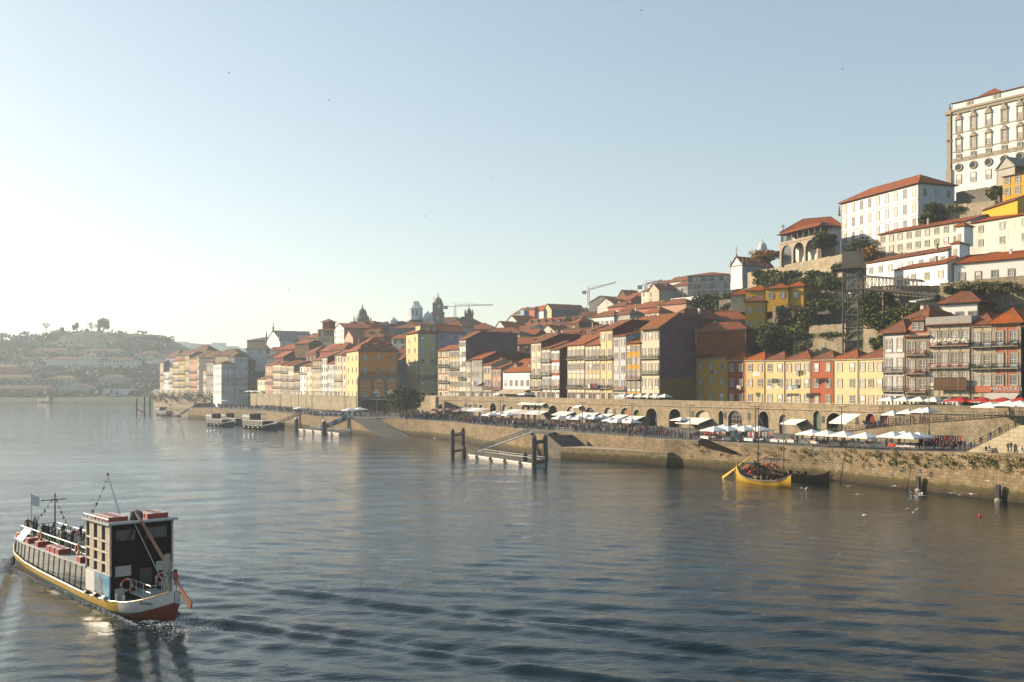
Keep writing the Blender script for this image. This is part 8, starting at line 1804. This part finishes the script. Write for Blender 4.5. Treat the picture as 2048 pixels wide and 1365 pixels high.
def pontoon(label, a, c, w, zt=.85):
    a, c = Vector(a), Vector(c); d = c-a; L_ = d.length; t = thing('pontoon', label, 'pontoon', (*a, 0), math.atan2(d.y, d.x), 'floating pontoons'); b = MB(); b.box(0, 0, -.4, L_, w, zt-.12); b.build('float', ['canvas_grey'], t); b = MB(); b.box(-.1, -.1, zt-.12, L_+.1, w+.1, zt); b.build('deck', ['paving'], t)
    b = MB(); b.box(-.12, -.14, zt-.35, L_+.12, -.1, zt-.05); b.build('rubbing_strip', ['canvas'], t)
    b = MB(); n = int(L_/2)
    for y in (w-.1,):
        for k in range(n+1): b.bar((L_*k/n, y, zt), (L_*k/n, y, zt+1.1), .08)
        for z in (.55, 1.1): b.bar((0, y, zt+z), (L_, y, zt+z), .07)
    for x in (0, L_): b.bar((x, 0, zt+1.1), (x, w, zt+1.1), .07); b.bar((x, 0, zt), (x, 0, zt+1.1), .08)
    for k in range(n//2, n+1): b.bar((L_*k/n, .1, zt), (L_*k/n, .1, zt+1.1), .07)
    b.bar((L_*.5, .1, zt+1.1), (L_, .1, zt+1.1), .07); b.build('railing', ['hull_white'], t)
    for k in range(4): b = MB(); b.torus((0, 0, 0), .38, .15, 'y', 12, 6); o = b.build('tyre_fender', ['black_hull'], t); o.location = (L_*(.15+.23*k), -.25, .45)
    return t
pontoon('long grey pontoon with white railings between the pile frames', at(938, 229.6), at(1064, 203), 3.0)
pontoon('pontoon with white railings below the blue gangway', at(598, 366), at(678, 333), 4.2)
def gangway(label, a, c, mat, w=1.4, panel=None):
    a, c = Vector(a), Vector(c); t = thing('gangway', label, 'gangway', a); d = c-a; sd = Vector((-d.y, d.x, 0)).normalized()*w; b = MB(); up = Vector((0, 0, .15)); b.add([(0, 0, 0), d, d+sd, sd, up, d+up, d+sd+up, sd+up], [(4, 5, 6, 7), (3, 2, 1, 0), (0, 1, 5, 4), (2, 3, 7, 6)]); b.build('walkway', [mat], t)
    b = MB(); n = max(4, int(d.length/1.6))
    for s in (Vector((0, 0, 0)), sd):
        for k in range(n+1): q = d*k/n+s; b.bar(q, q+Vector((0, 0, 1.15)), .07)
        for z in (1.15, .6, .0): b.bar(s+Vector((0, 0, z)), d+s+Vector((0, 0, z)), .09)
        for k in range(n): b.bar(d*k/n+s, d*(k+1)/n+s+Vector((0, 0, 1.15)), .04)
    b.build('truss', [mat], t)
    if panel:
        b = MB(); n = 7
        for k in range(n): q = d*k/n-sd*.05; r = d*(k+1)/n-sd*.05; b.add([q+Vector((0, 0, .05)), r+Vector((0, 0, .05)), r+Vector((0, 0, 1.5)), q+Vector((0, 0, 1.5))], [(0, 1, 2, 3)], k % 2)
        b.build('banner', panel, t)
    return t
gangway('white truss gangway rising from the middle pontoon to the landing', (*at(958, 236), .9), (*at(1066, 240), 5.35), 'canvas_grey')
gangway('gangway hung with a blue and black banner, up from the left pontoon', (*at(640, 350), .9), (*at(702, 346), 5.4), 'galv', 1.6, ['poster_blue', 'black_hull'])
gangway('grey gangway behind the right moored tour boat', (*at(552, 388), 1.2), (*at(600, 388), 5.4), 'steel', 1.6)
gangway('pale blue gangway at the far left corner of the quay', (*at(357, 545), 1.0), (*at(380, 520), 5.4), 'galv', 1.6)
# quay fittings
for i, px in enumerate((1724, 1858)):
    e = qedge(px); t = thing('life_ring', f'worn life ring hanging on the quay wall, {["left", "right"][i]} one of two', 'life ring', (e.x-.75, e.y-.45, 3.4 if i == 0 else 3.0), math.radians(-58), 'life rings on the quay wall'); b = MB(); b.torus((0, 0, 0), .34, .08, 'y', 14, 6); b.build('ring', ['pink'], t)
for i, px in enumerate((1846, 2006)):
    e = qedge(px); t = thing('fender_post', f'black rubber fender post at the foot of the right quay wall, {["left", "right"][i]} one', 'fender', (e.x-.95, e.y-.55, -.3), math.radians(-58), 'quay fenders'); b = MB(); b.box(-.3, -.25, .6, .3, .2, 2.6); b.build('post', ['black_hull'], t); b = MB(); b.lathe([(.6, 0), (.5, .5), (.2, .8)], (0, 0, 0), 8); b.build('foot', ['granite'], t)
t = thing('quay_steps', 'dark wedge standing for shaded side steps against the quay wall left of the yellow boat', 'steps', (*qedge(1404), 0), math.atan2(QL[4].y-QL[5].y, QL[4].x-QL[5].x)); b = MB(); b.prism([(0, 5.5), (1.2, 5.9), (9.6, 3.7), (9.6, 3.5), (0, 4.6)], -1.1, -.35, 0, 'y'); b.build('steps', ['darkwood'], t)  # flat dark prism; its colour is the shade of the stair recess
for i, (px, dy_) in enumerate(((1250, .6), (1395, .6), (1470, .6), (820, .8))):
    e = qedge(px); t = thing('quay_bollard', f'squat iron bollard on the quay edge, {ords[i]} listed from the arches', 'bollard', (e.x+.9, e.y+.6, qz(e.y)), 0, 'quay bollards'); b = MB(); b.lathe([(.25, 0), (.2, .35), (.32, .45), (.28, .6), (.05, .65)], (0, 0, 0), 10); b.build('post', ['pipe'], t)
# ------------------------------------------------------------------ gulls
def gull(label, px, py, Y, a, s=1.0, flap=.5, group='gulls over the water'):
    r = thing('gull', label, 'gull', P(px, py, Y), a, group); b = MB(); b.loft([[(x, w*math.cos(t), h*math.sin(t)) for t in [k*math.pi/3 for k in range(6)]] for x, w, h in ((-.26, .01, .01), (-.15, .05, .05), (0, .075, .07), (.14, .05, .05), (.2, .03, .035), (.25, .035, .035), (.3, .01, .01))]); r.scale = (s, s, s)
    b.add([(-.22, -.03, 0), (-.4, -.07, .01), (-.4, .07, .01), (-.22, .03, 0), (-.3, 0, .03)], [(0, 1, 4), (1, 2, 4), (2, 3, 4)])
    z1, z2 = flap*.25, flap*.12
    for sg in (1, -1):
        v = [(-.06, sg*.05, .03), (.1, sg*.05, .03), (.06, sg*.32, .03+z1), (-.08, sg*.32, .03+z1), (-.1, sg*.66, .03+z2), (-.13, sg*.66, .03+z2)]; b.add(v+[(x, y, z+.015) for x, y, z in v], [(0, 1, 2, 3), (3, 2, 4, 5), (6, 9, 8, 7), (9, 11, 10, 8)])
    b.build('body', ['hull_white'], r)
gl = [(1654, 924, 150, 1), (1670, 930, 150, 1), (1682, 920, 150, 1), (1749, 939, 145, 1), (1783, 951, 140, 1), (1839, 944, 138, 1), (1696, 973, 150, 1.1), (1715, 989, 146, 1), (1790, 972, 140, 1), (1824, 999, 128, 1.3), (1823, 986, 132, 1.1), (1842, 991, 130, 1.1), (1905, 987, 130, 1.1), (1919, 990, 128, 1.2), (1943, 988, 128, 1.2), (1975, 962, 130, 1.2), (1609, 980, 160, 1.1), (1826, 1025, 124, 1.3), (1729, 1030, 125, .9), (1633, 900, 170, 1), (1870, 875, 150, 1), (870, 877, 290, 1.6)]
rg = random.Random(9); spots = ['by the quay wall above the dark boat', 'skimming the dark water']
for i, (px, py, Y, s) in enumerate(gl): gull(f'white gull {"skimming the water" if py > 965 else "against the quay wall"} right of the barrel boats, number {i+1}', px, py, Y, rg.uniform(0, 6.28), s*1.25, rg.uniform(-.6, 1.4))
names_ = ['high at the top edge of the sky', 'in the upper right sky left of the palace', 'in the upper left sky', 'in the left sky, below the upper left one', 'faint in the sky left of centre', 'in the middle sky', 'low in the sky above the tour boats', 'low in the central sky']
for i, (px, py) in enumerate(((1283, 22), (1685, 139), (458, 147), (658, 202), (681, 313), (982, 355), (577, 580), (850, 433))): gull(f'distant dark speck of a gull {names_[i]}', px, py, 150 if i < 4 else 200, rg.uniform(0, 6.28), .6, 1, 'gulls in the sky')
